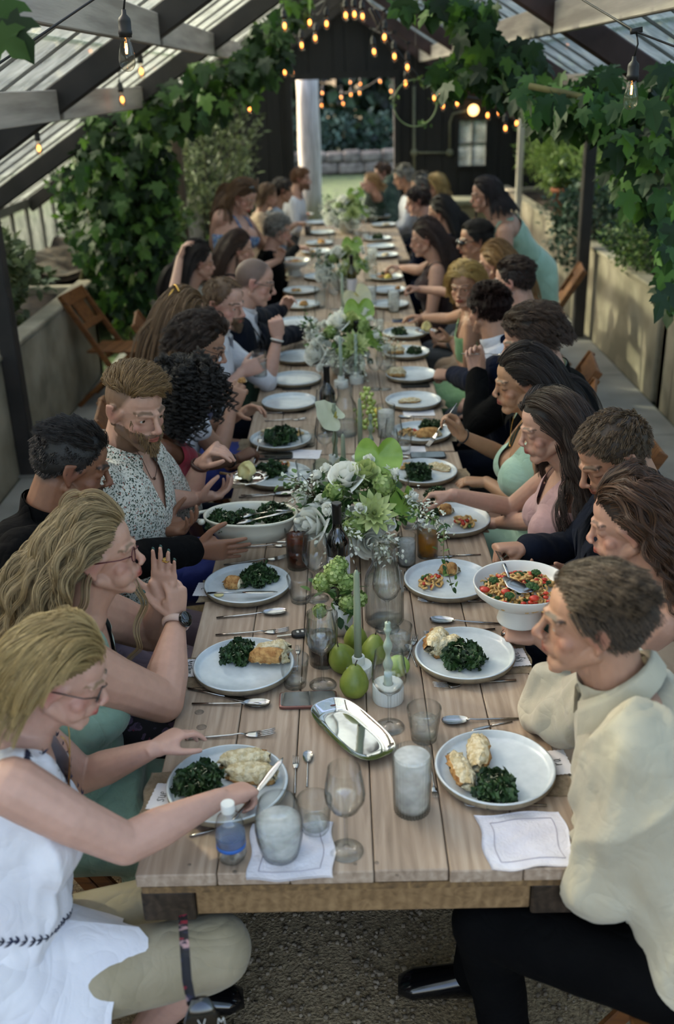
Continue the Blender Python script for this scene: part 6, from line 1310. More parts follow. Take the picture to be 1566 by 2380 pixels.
HS = dict(
 fade=dict(len=lambda p: np.where(p[:, 2] > .07, .04, .008), hl=(.073, .012, -.04), comb=lambda p: np.stack([p[:, 0] * 3, np.full(len(p), -.7), np.where(p[:, 2] > .07, .1, -1.)], 1), vol=.006, mess=.07, grav=0.02, keep=.2, n=320, k=18, rad=.008, lift=.3, clump=.35, st=8),
 neat=dict(len=lambda p: np.where(p[:, 2] > .05, .05, .02), hl=(.078, .004, -.058), comb=lambda p: np.stack([-.5 + p[:, 0] * 5, np.full(len(p), -1.), np.where(p[:, 2] > .06, .05, -1.)], 1), vol=.005, mess=.06, grav=.04, keep=.3, n=420, k=24, rad=.012, lift=.12, clump=.05, st=9),
 short=dict(len=.026, hl=HL['man'], comb=c_crown, vol=.007, mess=.09, grav=.02, keep=.25, n=300, k=18, rad=.009, lift=.35, clump=.3, st=8),
 shortfwd=dict(len=lambda p: np.where(p[:, 2] > .06, .022, .012), hl=(.076, .0, -.058), comb=lambda p: np.stack([p[:, 0] * 3, np.full(len(p), .9), -.3 + 0 * p[:, 0]], 1), vol=.006, mess=.10, grav=0, keep=.15, n=420, k=18, rad=.007, lift=.5, clump=.35, st=7),
 thin=dict(len=.022, hl=(.092, .0, -.06), comb=c_crown, vol=.004, mess=.08, grav=.02, keep=.25, n=200, k=14, rad=.009, lift=.25, st=7),
 pomp=dict(len=lambda p: np.where(p[:, 2] > .066, .058, .006), hl=(.076, .01, -.05), comb=c_sweep(-1., -.55), vol=.008, vs=(.3, .8, 1.2), mess=.04, grav=.08, keep=.12, n=260, k=26, rad=.010, lift=.16, wave=.003, freq=6, clump=.35, mask=lambda p: (p[:, 2] > .064 + .3 * np.maximum(0, p[:, 0] - .03) + .12 * np.minimum(0, p[:, 0]))),
 side=dict(len=.06, hl=HL['man'], comb=c_sweep(-1., -.25), vol=.014, mess=.05, grav=.06, keep=.2, n=240, k=16, rad=.011, lift=.3, st=10),
 shag=dict(len=.085, hl=HL['man'], comb=c_back, vol=.012, mess=.09, grav=.10, keep=.14, n=300, k=20, rad=.011, lift=.25, wave=.006, freq=7, lump=1),
 thick=dict(len=.07, hl=HL['man'], comb=c_sweep(-.4, -.8), vol=.010, mess=.04, grav=.14, keep=.22, n=300, k=22, rad=.011, lift=.08, wave=.003, lump=.3),
 curls=dict(len=.18, hl=HL['woman'], comb=c_part(0, .5), vol=.018, mess=.1, grav=.2, n=380, k=18, rad=.010, lift=.45, wave=.010, freq=34, coil=1.0, clump=.5, lump=1.3, st=34),
 long=dict(len=.46, hl=HL['woman'], comb=c_part(.0, .4), vol=.009, mess=.012, grav=.30, keep=.06, n=230, k=26, rad=.013, lift=.06, wave=.003, freq=8, st=20),
 longwave=dict(len=.5, hl=HL['woman'], comb=c_part(.01, .5), vol=.010, mess=.015, grav=.28, keep=.06, n=250, k=28, rad=.014, lift=.08, wave=.013, freq=17, coil=.8, st=26, clump=.5),
 halfup=dict(len=.38, hl=(.076, .02, -.075), comb=c_back, vol=.012, mess=.025, grav=.25, keep=.10, n=270, k=28, rad=.012, lift=.12, wave=.013, freq=19, coil=.9, st=28, clump=.55, lump=.6),
 bob=dict(len=.155, hl=(.074, .022, -.07), comb=c_part(-.015, .6, .7), vol=.008, mess=.02, grav=.24, keep=.10, n=260, k=26, rad=.012, lift=.06, wave=.003, freq=5, st=16),
 backlong=dict(len=.34, hl=(.074, .012, -.075), comb=c_back, vol=.008, mess=.012, grav=.26, keep=.08, n=240, k=24, rad=.012, lift=.05, st=18),
 none=dict(len=.006, hl=(.4, .4, .4), comb=c_back, vol=.003, n=20))
def lookat(yaw, pitch, roll=0):               # head frame: y = facing
    y, p = math.radians(yaw), math.radians(pitch); f = V(math.cos(y) * math.cos(p), math.sin(y) * math.cos(p), -math.sin(p)); r = f.cross(V(0, 0, 1)).normalized(); u = r.cross(f)
    return Matrix((r, f, u)).transposed().to_4x4() @ Matrix.Rotation(math.radians(roll), 4, 'Y')
def person(label, px, py, z, face, yaw, lean=.10, s=1.0, fem=False, skin='fair', hairc=('#2a1c14', '#4a3324'), style='short', det=1, lids=.6, R=None, L=None, top=None, tops='long', neck=('round', .05), bottom='blacktr', skirt=False, jacket=None, shirt=None, build=1.0, arm=1.0, bust=0, belly=0, standing=False, hip=None, twist=0, beard=None, legs=True, name_hair=None, hx=None, tux=0, strap=None, fade=False, collar=None, brow=None, chair=True, hz=None, lo=1.0):
    vox = {2: .0036, 1: .005, 0: .0085}[det]
    Hc = PY(px, py, z) if z > 3 else P(px, py, z)
    T = lookat(*face); T.translation = Hc
    fd = V(math.cos(math.radians(yaw)), math.sin(math.radians(yaw)), 0); R3 = T.to_3x3()
    nb = Hc + R3 @ V(0, -.045, -.09) * s + V(0, 0, -.062 * s) - fd * .012
    if hip is None: hip = V(Hc.x, Hc.y, 0) - fd * (lean + .02) + V(0, 0, .53 if not standing else .93)
    hp = Vector(hip); up = (nb - hp).normalized(); Lt = (nb - hp).length; rt0 = fd.cross(V(0, 0, 1)); rt0 = Matrix.Rotation(math.radians(twist), 3, 'Z') @ rt0; rt = (rt0 - up * rt0.dot(up)).normalized(); tf = up.cross(rt).normalized()
    bw = build * (.92 if fem else 1.0) * s
    root = root_at('person', (hp.x, hp.y, 0.022), label, 'person')
    X = lambda a, b, c: hp + up * a * Lt + rt * b + tf * c
    pr = [(-.14, .12, .09, 0), (-.06, .168, .118, 0), (.08, .165, .118, .005), (.26, .140 if fem else .152, .105, .01), (.42, .142 if fem else .155, .108, .012), (.58, .155 if fem else .168, .118, .012), (.74, .160 if fem else .178, .118, .004), (.87, .150 if fem else .17, .095, -.008), (.945, .098, .07, -.01), (1.0, .058, .058, 0), (1.04, .045, .045, .003)]
    def torso(mb, grow, t0=-1, t1=2, n=26):
        q = [r for r in pr if t0 <= r[0] <= t1]
        mb.add(rings([X(t, 0, c + (belly * .5 * math.exp(-((t - .3) / .22) ** 2))) for t, _, _, c in q], [w * bw + grow + belly * .5 * math.exp(-((t - .25) / .25) ** 2) for t, w, _, _ in q], [d * bw + grow + belly * math.exp(-((t - .3) / .22) ** 2) for t, _, d, _ in q], rt, tf, n))
        if bust and t0 < .6 < t1:
            for k in (-1, 1): mb.add(ell(X(.63, k * .072 * bw, .088 * bw), (.068 * bust + grow, .068 * bust + grow, .066 * bust + grow), 14, 10))
    sh = {1: X(.885, .172 * bw, -.005), -1: X(.885, -.172 * bw, -.005)}
    mb = MB(); head_parts(mb, T, s, fem, lids, 1, 1, det > 0, .006 if belly > .05 else 0)
    ncr = (.05 if fem else .06) * s * (1.08 if belly > .05 else 1); mb.add(capsule(T @ V(0, -.032, -.045) * 1 if False else T @ V(0, -.03 * s, -.05 * s), nb, ncr, ncr * 1.12, 16)); mb.add(capsule(T @ V(0, .01 * s, -.075 * s), nb + tf * .01, .04 * s, .045 * s, 12))
    torso(mb, -.004, .3)
    arms = {}; tips = []
    dflt = dict(p='relax')
    for sd, spec in ((1, R), (-1, L)):
        if spec is None: spec = dict(w=X(.15, sd * .16, .26) if not standing else sh[sd] + V(0, 0, -.55) + fd * .06 + rt * sd * .05, p='relax', fd=tuple(fd * .8 - rt * sd * .5) if not standing else (0, 0, -1), dn=tuple(V(0, 0, 1)) if not standing else tuple(rt * sd), vis=False)
        w = spec['w']; w = P(w[0], w[1], w[2]) if isinstance(w, tuple) else Vector(w)
        pole = spec.get('pole', tuple(V(0, 0, -.8) + rt * sd * .55 - fd * .35)); l1, l2 = .285 * s, .25 * s
        el = ik(sh[sd], w, l1, l2, pole) if 'e' not in spec else P(*spec['e'])
        arms[sd] = (sh[sd], el, w, spec); a = arm * (.88 if fem else 1.0) * s
        mb.add(capsule(sh[sd] - rt * sd * .025, sh[sd].lerp(el, .5), .055 * a, .047 * a, 14)); mb.add(capsule(sh[sd].lerp(el, .5), el, .047 * a, .040 * a, 14)); m_ = el.lerp(w, .35); mb.add(capsule(el, m_, .040 * a, .040 * a, 14)); mb.add(capsule(m_, w, .040 * a, .0245 * s, 14))
        tips += [(sd, q) for q in hand_parts(mb, w, spec['fd'], spec['dn'], sd, spec.get('p', 'relax'), s * (.93 if fem else 1.02) * 1.0)]
    if skirt == 'bare':
        pass
    # legs
    hj = {k: hp + rt * k * .085 * bw + V(0, 0, -.02) for k in (1, -1)}; lg = {}
    ldir = Matrix.Rotation(math.radians(twist * .3), 3, 'Z') @ fd
    for k in (1, -1):
        if standing: kn = hj[k] + V(0, 0, -.44) + fd * .02; an = V(kn.x, kn.y, .10) - fd * .03
        else: kn = hj[k] + ldir * .40 + rt * k * .03 + V(0, 0, -.02); an = V(kn.x, kn.y, .11) - ldir * .05
        if hx: kn, an = hx.get(k, (kn, an))
        lg[k] = (hj[k], kn, an)
        if skirt == 'capri': mb.add(capsule(kn.lerp(an, .1), kn.lerp(an, .45), .052, .055, 14)); mb.add(capsule(kn.lerp(an, .45), an, .055, .034, 14)); mb.add(capsule(kn, hj[k], .05, .06, 12))
    if skirt == 'capri': mb.add(capsule(hj[1], hj[-1], .07, .07)); torso(mb, -.02, -1, .45)
    body = remesh_obj('body', mb, vox, M['skin'], root, 5 if det == 2 else 3 if det else 2, {2: .55, 1: .6, 0: .7}[det])
    c0, c1 = [np.array(lin(c)[:3]) for c in SKINS[skin]]; hc_ = np.array(lin(hairc[0])[:3])
    def paint(me, T=T.copy(), s=s, off=np.array(parent_origin(root)), beard=beard, fade=fade, fem=fem):
        n = len(me.vertices); v = np.empty(n * 3); me.vertices.foreach_get('co', v); v = v.reshape(-1, 3) + off
        R3 = np.array(T.to_3x3()); q = ((v - np.array(T.translation)) @ R3) / s
        col = np.tile(c0, (n, 1)); far = (np.abs(q) > np.array((.12, .15, .16))).any(1); q = np.where(far[:, None], 9., q)
        def bl(wt, c): nonlocal col; col = col + (np.array(c) - col) * np.clip(wt, 0, 1)[:, None]
        g = lambda cx, cy, cz, rx, ry, rz: np.exp(-(((np.abs(q[:, 0]) - cx) / rx) ** 2 + ((q[:, 1] - cy) / ry) ** 2 + ((q[:, 2] - cz) / rz) ** 2))
        bl(.55 * g(.045, .06, -.03, .022, .03, .02), c1); bl(.6 * g(0, .112, -.032, .014, .014, .012), c1); bl(.7 * g(.08, -.013, 0, .012, .03, .03), c1)
        lip = c1 * np.array((.95, .62, .62)) if fem else c1 * np.array((.9, .75, .72)); bl(1.3 * np.exp(-((q[:, 0] / .021) ** 4 + ((q[:, 2] + .0625) / .0095) ** 4)) * (q[:, 1] > .078), lip)
        bl(.9 * np.exp(-((q[:, 0] / .02) ** 4 + ((q[:, 2] + .0625) / .0016) ** 2)) * (q[:, 1] > .08), lip * .35)
        ax = np.abs(q[:, 0]); bz = .0225 + .10 * np.clip(ax - .012, 0, .022) - .35 * np.clip(ax - .036, 0, 1); bw_ = (.0032 if fem else .0045)
        bl((.75 if fem else .9) * np.exp(-((q[:, 2] - bz) / bw_) ** 4) * (ax > .011) * (ax < .052) * (q[:, 1] > .05), np.array(lin(brow)[:3]) if brow else hc_)
        bl(.8 * np.exp(-(((ax - .033) / .016) ** 4 + ((q[:, 2] - (.0005 if lids < .8 else -.0095)) / .0022) ** 2)) * (q[:, 1] > .06) * (lids > .75), hc_ * .6)
        if beard:
            fz = (q[:, 2] < -.048 + .35 * np.clip(ax - .03, 0, .06) + .0 * ax) & (q[:, 2] > -.135) & (q[:, 1] > -.01) & ~((ax < .021) & (np.abs(q[:, 2] + .064) < .0075))
            if beard == 'mustache': fz = (np.abs(q[:, 2] + .051) < .006) & (ax < .026) & (q[:, 1] > .07)
            if beard == 'goatee': fz = (ax < .034) & (q[:, 2] < -.047) & (q[:, 1] > .05) & (q[:, 2] > -.12) & ~((ax < .02) & (np.abs(q[:, 2] + .064) < .007))
            bl(.8 * fz, hc_ * (.9 if beard != 'stubble' else 1.6)) if beard != 'stubble' else bl(.35 * fz, hc_)
        if fade:
            a = np.abs(np.arctan2(q[:, 0], q[:, 1])); z0 = hairline(a, (.073, .004, -.06)); bl(.8 * np.clip((q[:, 2] - z0) / .025, 0, 1) * (q[:, 1] < .075) * (ax < .0815 + (q[:, 2] > .03)), hc_ * 1.1)
        ca = me.attributes.new('Col', 'FLOAT_COLOR', 'POINT'); ca.data.foreach_set('color', np.hstack([col, np.ones((n, 1))]).astype(np.float32).ravel())
        me.shade_smooth()
    POST.append((body, paint))
    if det and lids < .64:
        for k in (-1, 1):                      # eyeballs
            e_ = MB(); n_ = 18; th = np.array([1.57, 1.2, .95, .62, .5, .3, .22, .0]); r_ = .0117 * s
            v, f = lathe([(max(1e-5, r_ * math.sin(t)), r_ * math.cos(t)) for t in th[::-1]], n_)
            mi = [2] * n_ + [1] * n_ * 2 + [0] * n_ * 4 + [2, 0]
            e_.add((v, f[::1]), Matrix.Translation(T @ V(k * .032 * s, (.0690 - .0022 * (lids > .6)) * s, -.001 * s)) @ R3.to_4x4() @ Matrix.Rotation(-1.57 - .15, 4, 'X'))
            ob = e_.build('eye', [M['eyewhite'], M['iris'], M['pupil']], body); ob.data.polygons.foreach_set('material_index', mi[:len(ob.data.polygons)]); ob.location = V(0, 0, 0)
            ob.data.transform(Matrix.Translation(-Vector(parent_origin(root))))
    # clothes
    nd = (T @ V(0, -.03 * s, -.05 * s) - nb).normalized(); ndn = np.array(nd); ct = .036 if (collar or jacket) else -.012
    Mf = np.array(((1, .4, .5), (-.3, 1, .2), (-.9, .1, .6)))
    def cut(depth, kind, t_floor=None, width=.075):
        def fn(me):
            n = len(me.vertices); v = np.empty(n * 3); me.vertices.foreach_get('co', v); v = v.reshape(-1, 3); w_ = v + np.array(parent_origin(root)); q = w_ - np.array(nb)
            a, b, c = q @ np.array(up), q @ np.array(rt), q @ np.array(tf)
            nrm = np.empty(n * 3); me.vertices.foreach_get('normal', nrm); nrm = nrm.reshape(-1, 3)
            v = v + nrm * (lo ** .7) * (.009 * noise3(v * np.array((1.5, 1.5, .8)), 24, 3) + .0055 * noise3(v * np.array((1, 1, .5)), 60, 8) + (lo > 1) * (.012 * np.clip(.5 - np.abs(noise3(v @ Mf, 15, 12)), 0, 1) ** 2 * 4 - .006))[:, None]
            an = q @ ndn; nk = (q * q).sum(1) - an * an < (ncr * 1.6) ** 2
            if kind == 'v': rm = (c > -.02) & (a > -depth + np.abs(b) * (depth / width)) & (np.abs(b) < width) | (((an if ct > 0 else a) > ct) & nk)
            elif kind == 'halter': rm = (a > -.03) | ((np.abs(b) > .075 + .0 * a) & (a > -.13)) | ((c < -.02) & (a > -.24)) | ((c > 0) & (a > -depth + np.abs(b) * depth / width) & (np.abs(b) < width))
            elif kind == 'tube': rm = (a > -depth)
            elif kind == 'scoop': rm = ((a > -depth + (b / width) ** 2 * depth) & (c > -.03)) | ((a > -.018) & nk) | ((np.abs(b) > width + .035) & (a > -.105))
            else: rm = ((an > ct) if ct > 0 else (a > -depth)) & nk
            if t_floor is not None: rm |= w_[:, 2] < t_floor
            return v, ~rm
        return fn
    sl = {'none': 0, 'short': .55, 'elbow': 1.15, 'roll': 1.35, 'long': 2}[tops]
    def garment(nm, mat, grow, sl, cutter, t0=-1, v_=None, agrow=.012, loose=1.0):
        g = MB(); torso(g, grow, t0, .96); g.add(rings([X(.93, 0, -.01), X(.985, 0, -.002)] + ([nb + nd * .035, nb + nd * .065] if ct > 0 else []), [.115 * bw + grow, .066 * s + grow * .6] + ([ncr * 1.2 + grow * .5, ncr * 1.14 + grow * .5] if ct > 0 else []), [.082 * bw + grow, .065 * s + grow * .6] + ([ncr * 1.2 + grow * .5, ncr * 1.14 + grow * .5] if ct > 0 else []), rt, tf, 22))
        for sd in (1, -1):
            if sl == 0 and cutter[0] in ('halter', 'tube'): continue
            a0, el, w, spec = arms[sd]; a = arm * (.88 if fem else 1.0) * s
            if sl == 0: g.add(capsule(X(.90, sd * .08 * bw, -.006), X(.895, sd * .118 * bw, -.006), .052 * s, .050 * s, 14)); continue
            e1 = a0.lerp(el, min(1, sl)); g.add(capsule(a0 - rt * sd * .03, e1, .055 * a + agrow, (.055 - .013 * min(1, sl)) * a + agrow * loose, 16))
            if sl > 1:
                e2 = el.lerp(w, min(.93, sl - 1)); g.add(capsule(el, e2, .042 * a + agrow * loose, .03 * a + agrow, 16))
                cuff = spec.get('cuff')
                if cuff and sl == 2: cm = MB(); d_ = (w - el).normalized(); c_ = el.lerp(w, .93); cm.add(tube([c_ - d_ * .03, c_ + d_ * .018], [.038 * s, .036 * s], 20)); cm.build('cuff', F[cuff], root)
        ob = remesh_obj(nm, g, v_ or (max(vox * 1.7, .0075)), F[mat], root, 3); POST.append((ob, cut(cutter[1], cutter[0], cutter[2] if len(cutter) > 2 else None, cutter[3] if len(cutter) > 3 else .075))); return ob
    if jacket:
        garment('shirt', shirt or 'white', .010, 1.0, ('round', .012), .3, None, .006); garment('jacket', jacket, .022, 2, ('v', .24, None, .085), -1, None, .018, 1.15)
        for k in (-1, 1): MB().add(sheet(lambda u, v: tuple(np.array(nb)[:, None, None] + np.array(up)[:, None, None] * (-.02 - .22 * v) + np.array(rt)[:, None, None] * k * ((.083 - .075 * v) + (u - .3) * .045 * np.sin(np.clip(v * 1.25, 0, 1) * math.pi) + .0) + np.array(tf)[:, None, None] * (.03 + .125 * np.minimum(1, v * 2.1) ** .8 * bw + .012)), 4, 10)).build('lapel', F[jacket], root)
    elif top: garment('dress' if skirt and skirt != 'capri' else 'shirt', top, .010 * lo, sl, neck, agrow=.012 * lo)
    if collar:
        cb = MB()
        for k in (-1, 1):
            pts = []
            for t in np.linspace(.0, 2.5, 9): a = k * (math.pi - t); pts.append((a, t))
            v = []; 
            for a, t in pts:
                for h, o_ in ((.02, .004), (.055 - .006 * t, .008), (.048 - .014 * t, .016), (.008 - .016 * t, .028)): c_ = nb + nd * (h - .005 - .012 * t) + rt * (math.sin(a) * (ncr * 1.06 + .012 + o_ * 1.15)) + tf * (math.cos(a) * (ncr * 1.06 + .012 + o_ * 1.15) + .012 * t * .5); v.append(tuple(c_))
            f = [(4 * i + j, 4 * i + 4 + j, 4 * i + 5 + j, 4 * i + 1 + j) for i in range(8) for j in range(3)]
            cb.add((v, f))
        cb.build('collar', F[collar], root)
    if strap:
        for k in (-1, 1): MB().add(tube([X(.74, k * .085 * bw, .125 * bw), X(.9, k * .085 * bw, .075), X(.965, k * .08 * bw, .0), X(.9, k * .085 * bw, -.09 * bw)], .011, 8, .4)).build('strap', F[strap], root)
    g = MB()
    if legs:
        gv = .010 if det == 2 else .014
        torso(g, .016, -1, .3)
        for k in (1, -1):
            a, kn, an = lg[k]
            if skirt == 'capri': g.add(capsule(a, kn, .098, .078, 16)); g.add(capsule(kn, kn.lerp(an, .16), .08, .074, 16))
            elif skirt and not standing: g.add(capsule(a, kn, .105, .085, 16)); g.add(capsule(kn, kn.lerp(an, .7), .085, .09, 16))
            elif skirt: pass
            else: g.add(capsule(a, kn, .095, .072, 16)); g.add(capsule(kn, an + V(0, 0, -.04), .07, .058, 16))
        if skirt and not standing and skirt != 'capri': g.add(rings([hp + V(0, 0, .06), hp + ldir * .2, hp + ldir * .36 + V(0, 0, .0)], [.2 * bw, .2, .17], [.09, .1, .09], rt, V(0, 0, 1), 20))
        if skirt and standing: g.add(rings([hp + up * .1, hp, V(hp.x, hp.y, .6), V(hp.x, hp.y, .3), V(hp.x, hp.y, .10)], [.16 * bw, .195 * bw, .2, .22, .25], [.12, .14, .15, .17, .2], rt, fd, 26))
        ob = remesh_obj('skirt' if skirt and skirt != 'capri' else 'trousers', g, gv, F[bottom], root, 3)
        def wr(me):
            n = len(me.vertices); v = np.empty(n * 3); me.vertices.foreach_get('co', v); v = v.reshape(-1, 3); nrm = np.empty(n * 3); me.vertices.foreach_get('normal', nrm); return v + nrm.reshape(-1, 3) * (.010 * noise3(v, 22, 4))[:, None], np.ones(n, bool)
        POST.append((ob, wr))
        for k in (1, -1):
            a, kn, an = lg[k]; f0 = ldir; z0 = .024
            if skirt != 'capri' or True: MB().add(rings([V(an.x, an.y, z0 + .055) - f0 * .055, V(an.x, an.y, z0 + .055), V(an.x, an.y, z0 + .042) + f0 * .08, V(an.x, an.y, z0 + .030) + f0 * .16, V(an.x, an.y, z0 + .022) + f0 * .2], [.03, .04, .042, .046, .028], [.05, .05, .038, .028, .018], f0.cross(V(0, 0, 1)), V(0, 0, 1), 16)).build('shoe', M['shoe'], root)
    coll = [(sh[1] - rt * .02, sh[-1] + rt * .02, .075 * bw), (nb + tf * -.01, hp, .135 * bw), (X(.62, 0, .03), X(.4, 0, .03), .15 * bw)]
    if style: hair(root, T, s, hairc, HS[style] if isinstance(style, str) else style, coll, det)
    if beard in ('full', 'goatee') and det:
        bm = (lambda p: (p[:, 1] > .02) & (p[:, 2] < -.03))
        hair_beard(root, T, s, hairc, beard, det)
    return dict(root=root, T=T, s=s, body=body, nb=nb, up=up, rt=rt, tf=tf, X=X, arms=arms, tips=tips, hp=hp, bw=bw, fd=fd)
M['shoe'] = pm('shoe', '#08080a', '#0d0d0f', 6, .18, coat=.5)
def hair_beard(root, T, s, col, kind, det):
    m, cm = hairmat(*col); n = 1500 if det == 2 else 700; u = rng.uniform(-1, 1, n); v = rng.uniform(0, 1, n)
    if kind == 'goatee': u *= .5
    a = u * 1.25; x = np.sin(a) * .058; y = .03 + np.cos(a) * .052 + .008 * (np.abs(u) < .3); z = -.056 - .052 * v + .05 * np.abs(u) ** 2.2
    x *= (1 - .45 * v); y = y - .006 * v + .008 * (1 - np.abs(u))
    ok = ~((np.abs(x) < .02) & (np.abs(z + .064) < .0085)); x, y, z = x[ok], y[ok], z[ok]; n = len(x)
    p0 = np.stack([x, y, z], 1); d = np.stack([x * 6, .5 + 0 * y, -.8 + 0 * z], 1) + rng.normal(size=(n, 3)) * .3; d /= np.linalg.norm(d, axis=1)[:, None]; L = .016
    pts = np.stack([p0 - d * .004, p0 + d * L * .5, p0 + d * L + np.array((0, 0, -.003))], 1); R3 = np.array(T.to_3x3()); pts = (pts * s) @ R3.T + np.array(T.translation) - np.array(parent_origin(root))
    cu = bpy.data.hair_curves.new('beard'); cu.add_curves([3] * n); cu.position_data.foreach_set('vector', pts.astype(np.float32).ravel()); ra = cu.attributes.new('radius', 'FLOAT', 'POINT'); ra.data.foreach_set('value', np.tile([.0009, .0008, .0003], n).astype(np.float32)); cu.materials.append(m)
    o = bpy.data.objects.new('beard', cu); C.objects.link(o); o.parent = root
def spectacles(pn, mat, r=.02, full=True):
    T, s = pn['T'], pn['s']; mb = MB()
    for k in (-1, 1):
        c = V(k * .033, .093, .0); mb.add(tube([T @ ((c + V(r * 1.15 * math.cos(a), -.004 * abs(math.cos(a)) * (1 if math.cos(a) * k > 0 else 0) - .002, r * .8 * math.sin(a))) * s) for a in np.linspace(0, 6.283, 19)], .0015 * s, 6))
        mb.add(tube([T @ (V(k * .056, .088, .006) * s), T @ (V(k * .076, .06, .008) * s), T @ (V(k * .082, -.01, .008) * s)], .0015 * s, 6))
    mb.add(tube([T @ (V(-.011, .094, .003) * s), T @ (V(0, .1, .006) * s), T @ (V(.011, .094, .003) * s)], .0013 * s, 6)); return mb.build('spectacles', mat, pn['root'])
def bracelet(pn, sd, mat, r=.03, tt=1.0, w=.003, flat=1.0, name='bracelet', k=0.0):
    a0, el, wr, sp = pn['arms'][sd]; d = (wr - el).normalized(); c = el.lerp(wr, tt); u = d.cross(V(0.3, .2, 1)).normalized(); q = d.cross(u)
    v, f = tube([c + (u * math.cos(a) + q * math.sin(a)) * r for a in np.linspace(0, 6.283, 25)], w, 8)
    if flat != 1.0:
        A = np.array(d); z = (v - np.array(c)) @ A; v = v + np.outer(z * (flat - 1), A)
    return MB().add((v, f)).build(name, mat, pn['root'])
def finish():
    dg = bpy.context.evaluated_depsgraph_get(); dg.update()
    for o, fn in POST:
        ev = o.evaluated_get(dg); me = bpy.data.meshes.new_from_object(ev); r = fn(me)
        if r is not None:
            v, keep = r; n = len(v); pl = np.empty(len(me.polygons) * 4, np.int64); lt = np.empty(len(me.polygons), np.int32); me.polygons.foreach_get('loop_total', lt)
            lv = np.empty(len(me.loops), np.int32); me.loops.foreach_get('vertex_index', lv)
            if (lt == 4).all():
                q = lv.reshape(-1, 4); q = q[keep[q].all(1)]
                used = np.zeros(n, bool); used[q.ravel()] = True; ids = np.cumsum(used) - 1
                e = np.sort(np.vstack([q[:, [0, 1]], q[:, [1, 2]], q[:, [2, 3]], q[:, [3, 0]]]), 1); key = e[:, 0].astype(np.int64) * n + e[:, 1]; uq, ct = np.unique(key, return_counts=True); be = uq[ct == 1]; A, B = be // n, be % n
                for _ in range(10):
                    sm = np.zeros((n, 3)); c = np.zeros(n); np.add.at(sm, A, v[B]); np.add.at(sm, B, v[A]); np.add.at(c, A, 1); np.add.at(c, B, 1); w_ = c > 0; v[w_] = .5 * v[w_] + .5 * sm[w_] / c[w_][:, None]
                v = v[used]; q = ids[q]; m2 = bpy.data.meshes.new(o.data.name); m2.vertices.add(len(v)); m2.vertices.foreach_set('co', v.ravel()); m2.loops.add(len(q) * 4); m2.loops.foreach_set('vertex_index', q.ravel().astype(np.int32)); m2.polygons.add(len(q)); m2.polygons.foreach_set('loop_start', np.arange(0, len(q) * 4, 4, dtype=np.int32)); m2.update(calc_edges=True)
                for mt in me.materials: m2.materials.append(mt)
                m2.shade_smooth(); me = m2
        o.modifiers.clear(); o.data = me
# ================================================================ the guests
def chair_proto():
    o = empty('folding_chair', (0, 0, 0), 'x', 'chair', 'brown wooden folding chairs'); cw = M['chairwood']
    z0 = .0
    for s in (-1, 1):
        MB().add(bar((s * .205, .22, .026), (s * .195, -.30, .86), .022, .042)).build('side_frame', cw, o, False, (0, 0, 0), bev=.004)
        MB().add(bar((s * .175, -.27, .026), (s * .175, .17, .425), .020, .034)).build('leg', cw, o, False, (0, 0, 0), bev=.004)
    for k in range(4): MB().add(box(-.165, .165, -.16 + k * .094, -.16 + k * .094 + .088, .432, .45)).build('seat_slat', cw, o, False, (0, 0, 0), bev=.004)
    MB().add(bar((-.165, .0, .418), (.165, .0, .418), .03, .026)).build('seat_rail', cw, o, False, (0, 0, 0))
    def onb(t): return .22 - .52 * t, .026 + .834 * t
    for t, h in ((.95, .10), (.72, .05)):
        y, z = onb(t); MB().add(bar((-.19, y, z), (.19, y, z), .018, h, (0, -.53, .85))).build('back_rail', cw, o, False, (0, 0, 0), bev=.004)
    y1, z1 = onb(.72); y2, z2 = onb(.93); MB().add(bar((0, y1 - .002, z1), (0, y2 - .002, z2), .2, .012, (0, 1, .5))).build('back_panel', cw, o, False, (0, 0, 0))
    MB().add(bar((-.175, -.2, .10), (.175, -.2, .10), .018, .018)).build('stretcher', cw, o, False, (0, 0, 0)); return o
M['chairwood'] = woodmat('chairwood', '#4a2c14', '#6b421f', '#875a2c')
CH0 = chair_proto(); chn = [0]
def chair(x, y, yaw, label):
    c = CH0 if not chn[0] else copy_tree(CH0); chn[0] += 1
    c.location = (x, y, 0); c.rotation_euler = (0, 0, math.radians(yaw - 90)); c['label'] = label; return c
PN = {}
def guest(key, who, *a, **k):
    seat = k.pop('seat', True); p = PN[key] = person(who, *a, **k)
    if seat: c = chair(p['hp'].x - p['fd'].x * .02, p['hp'].y - p['fd'].y * .02, a[4], 'brown wooden folding chair of the ' + ' '.join(who.split(',')[0].split()[:10]))
    return p
def hold(key, sd, kind, d, label, s=1.0, back=.07):
    a0, el, w, sp = PN[key]['arms'][sd]; f = Vector(sp['fd']).normalized(); n = Vector(sp['dn']); n = (n - f * n.dot(f)).normalized(); c = w + f * .085 - n * .026; d = Vector(d).normalized()
    return held(kind, c - d * back * s, c + d * (.21 - back) * s, label, V(0, 0, 1), s)
X_ = lambda *a: tuple(a)
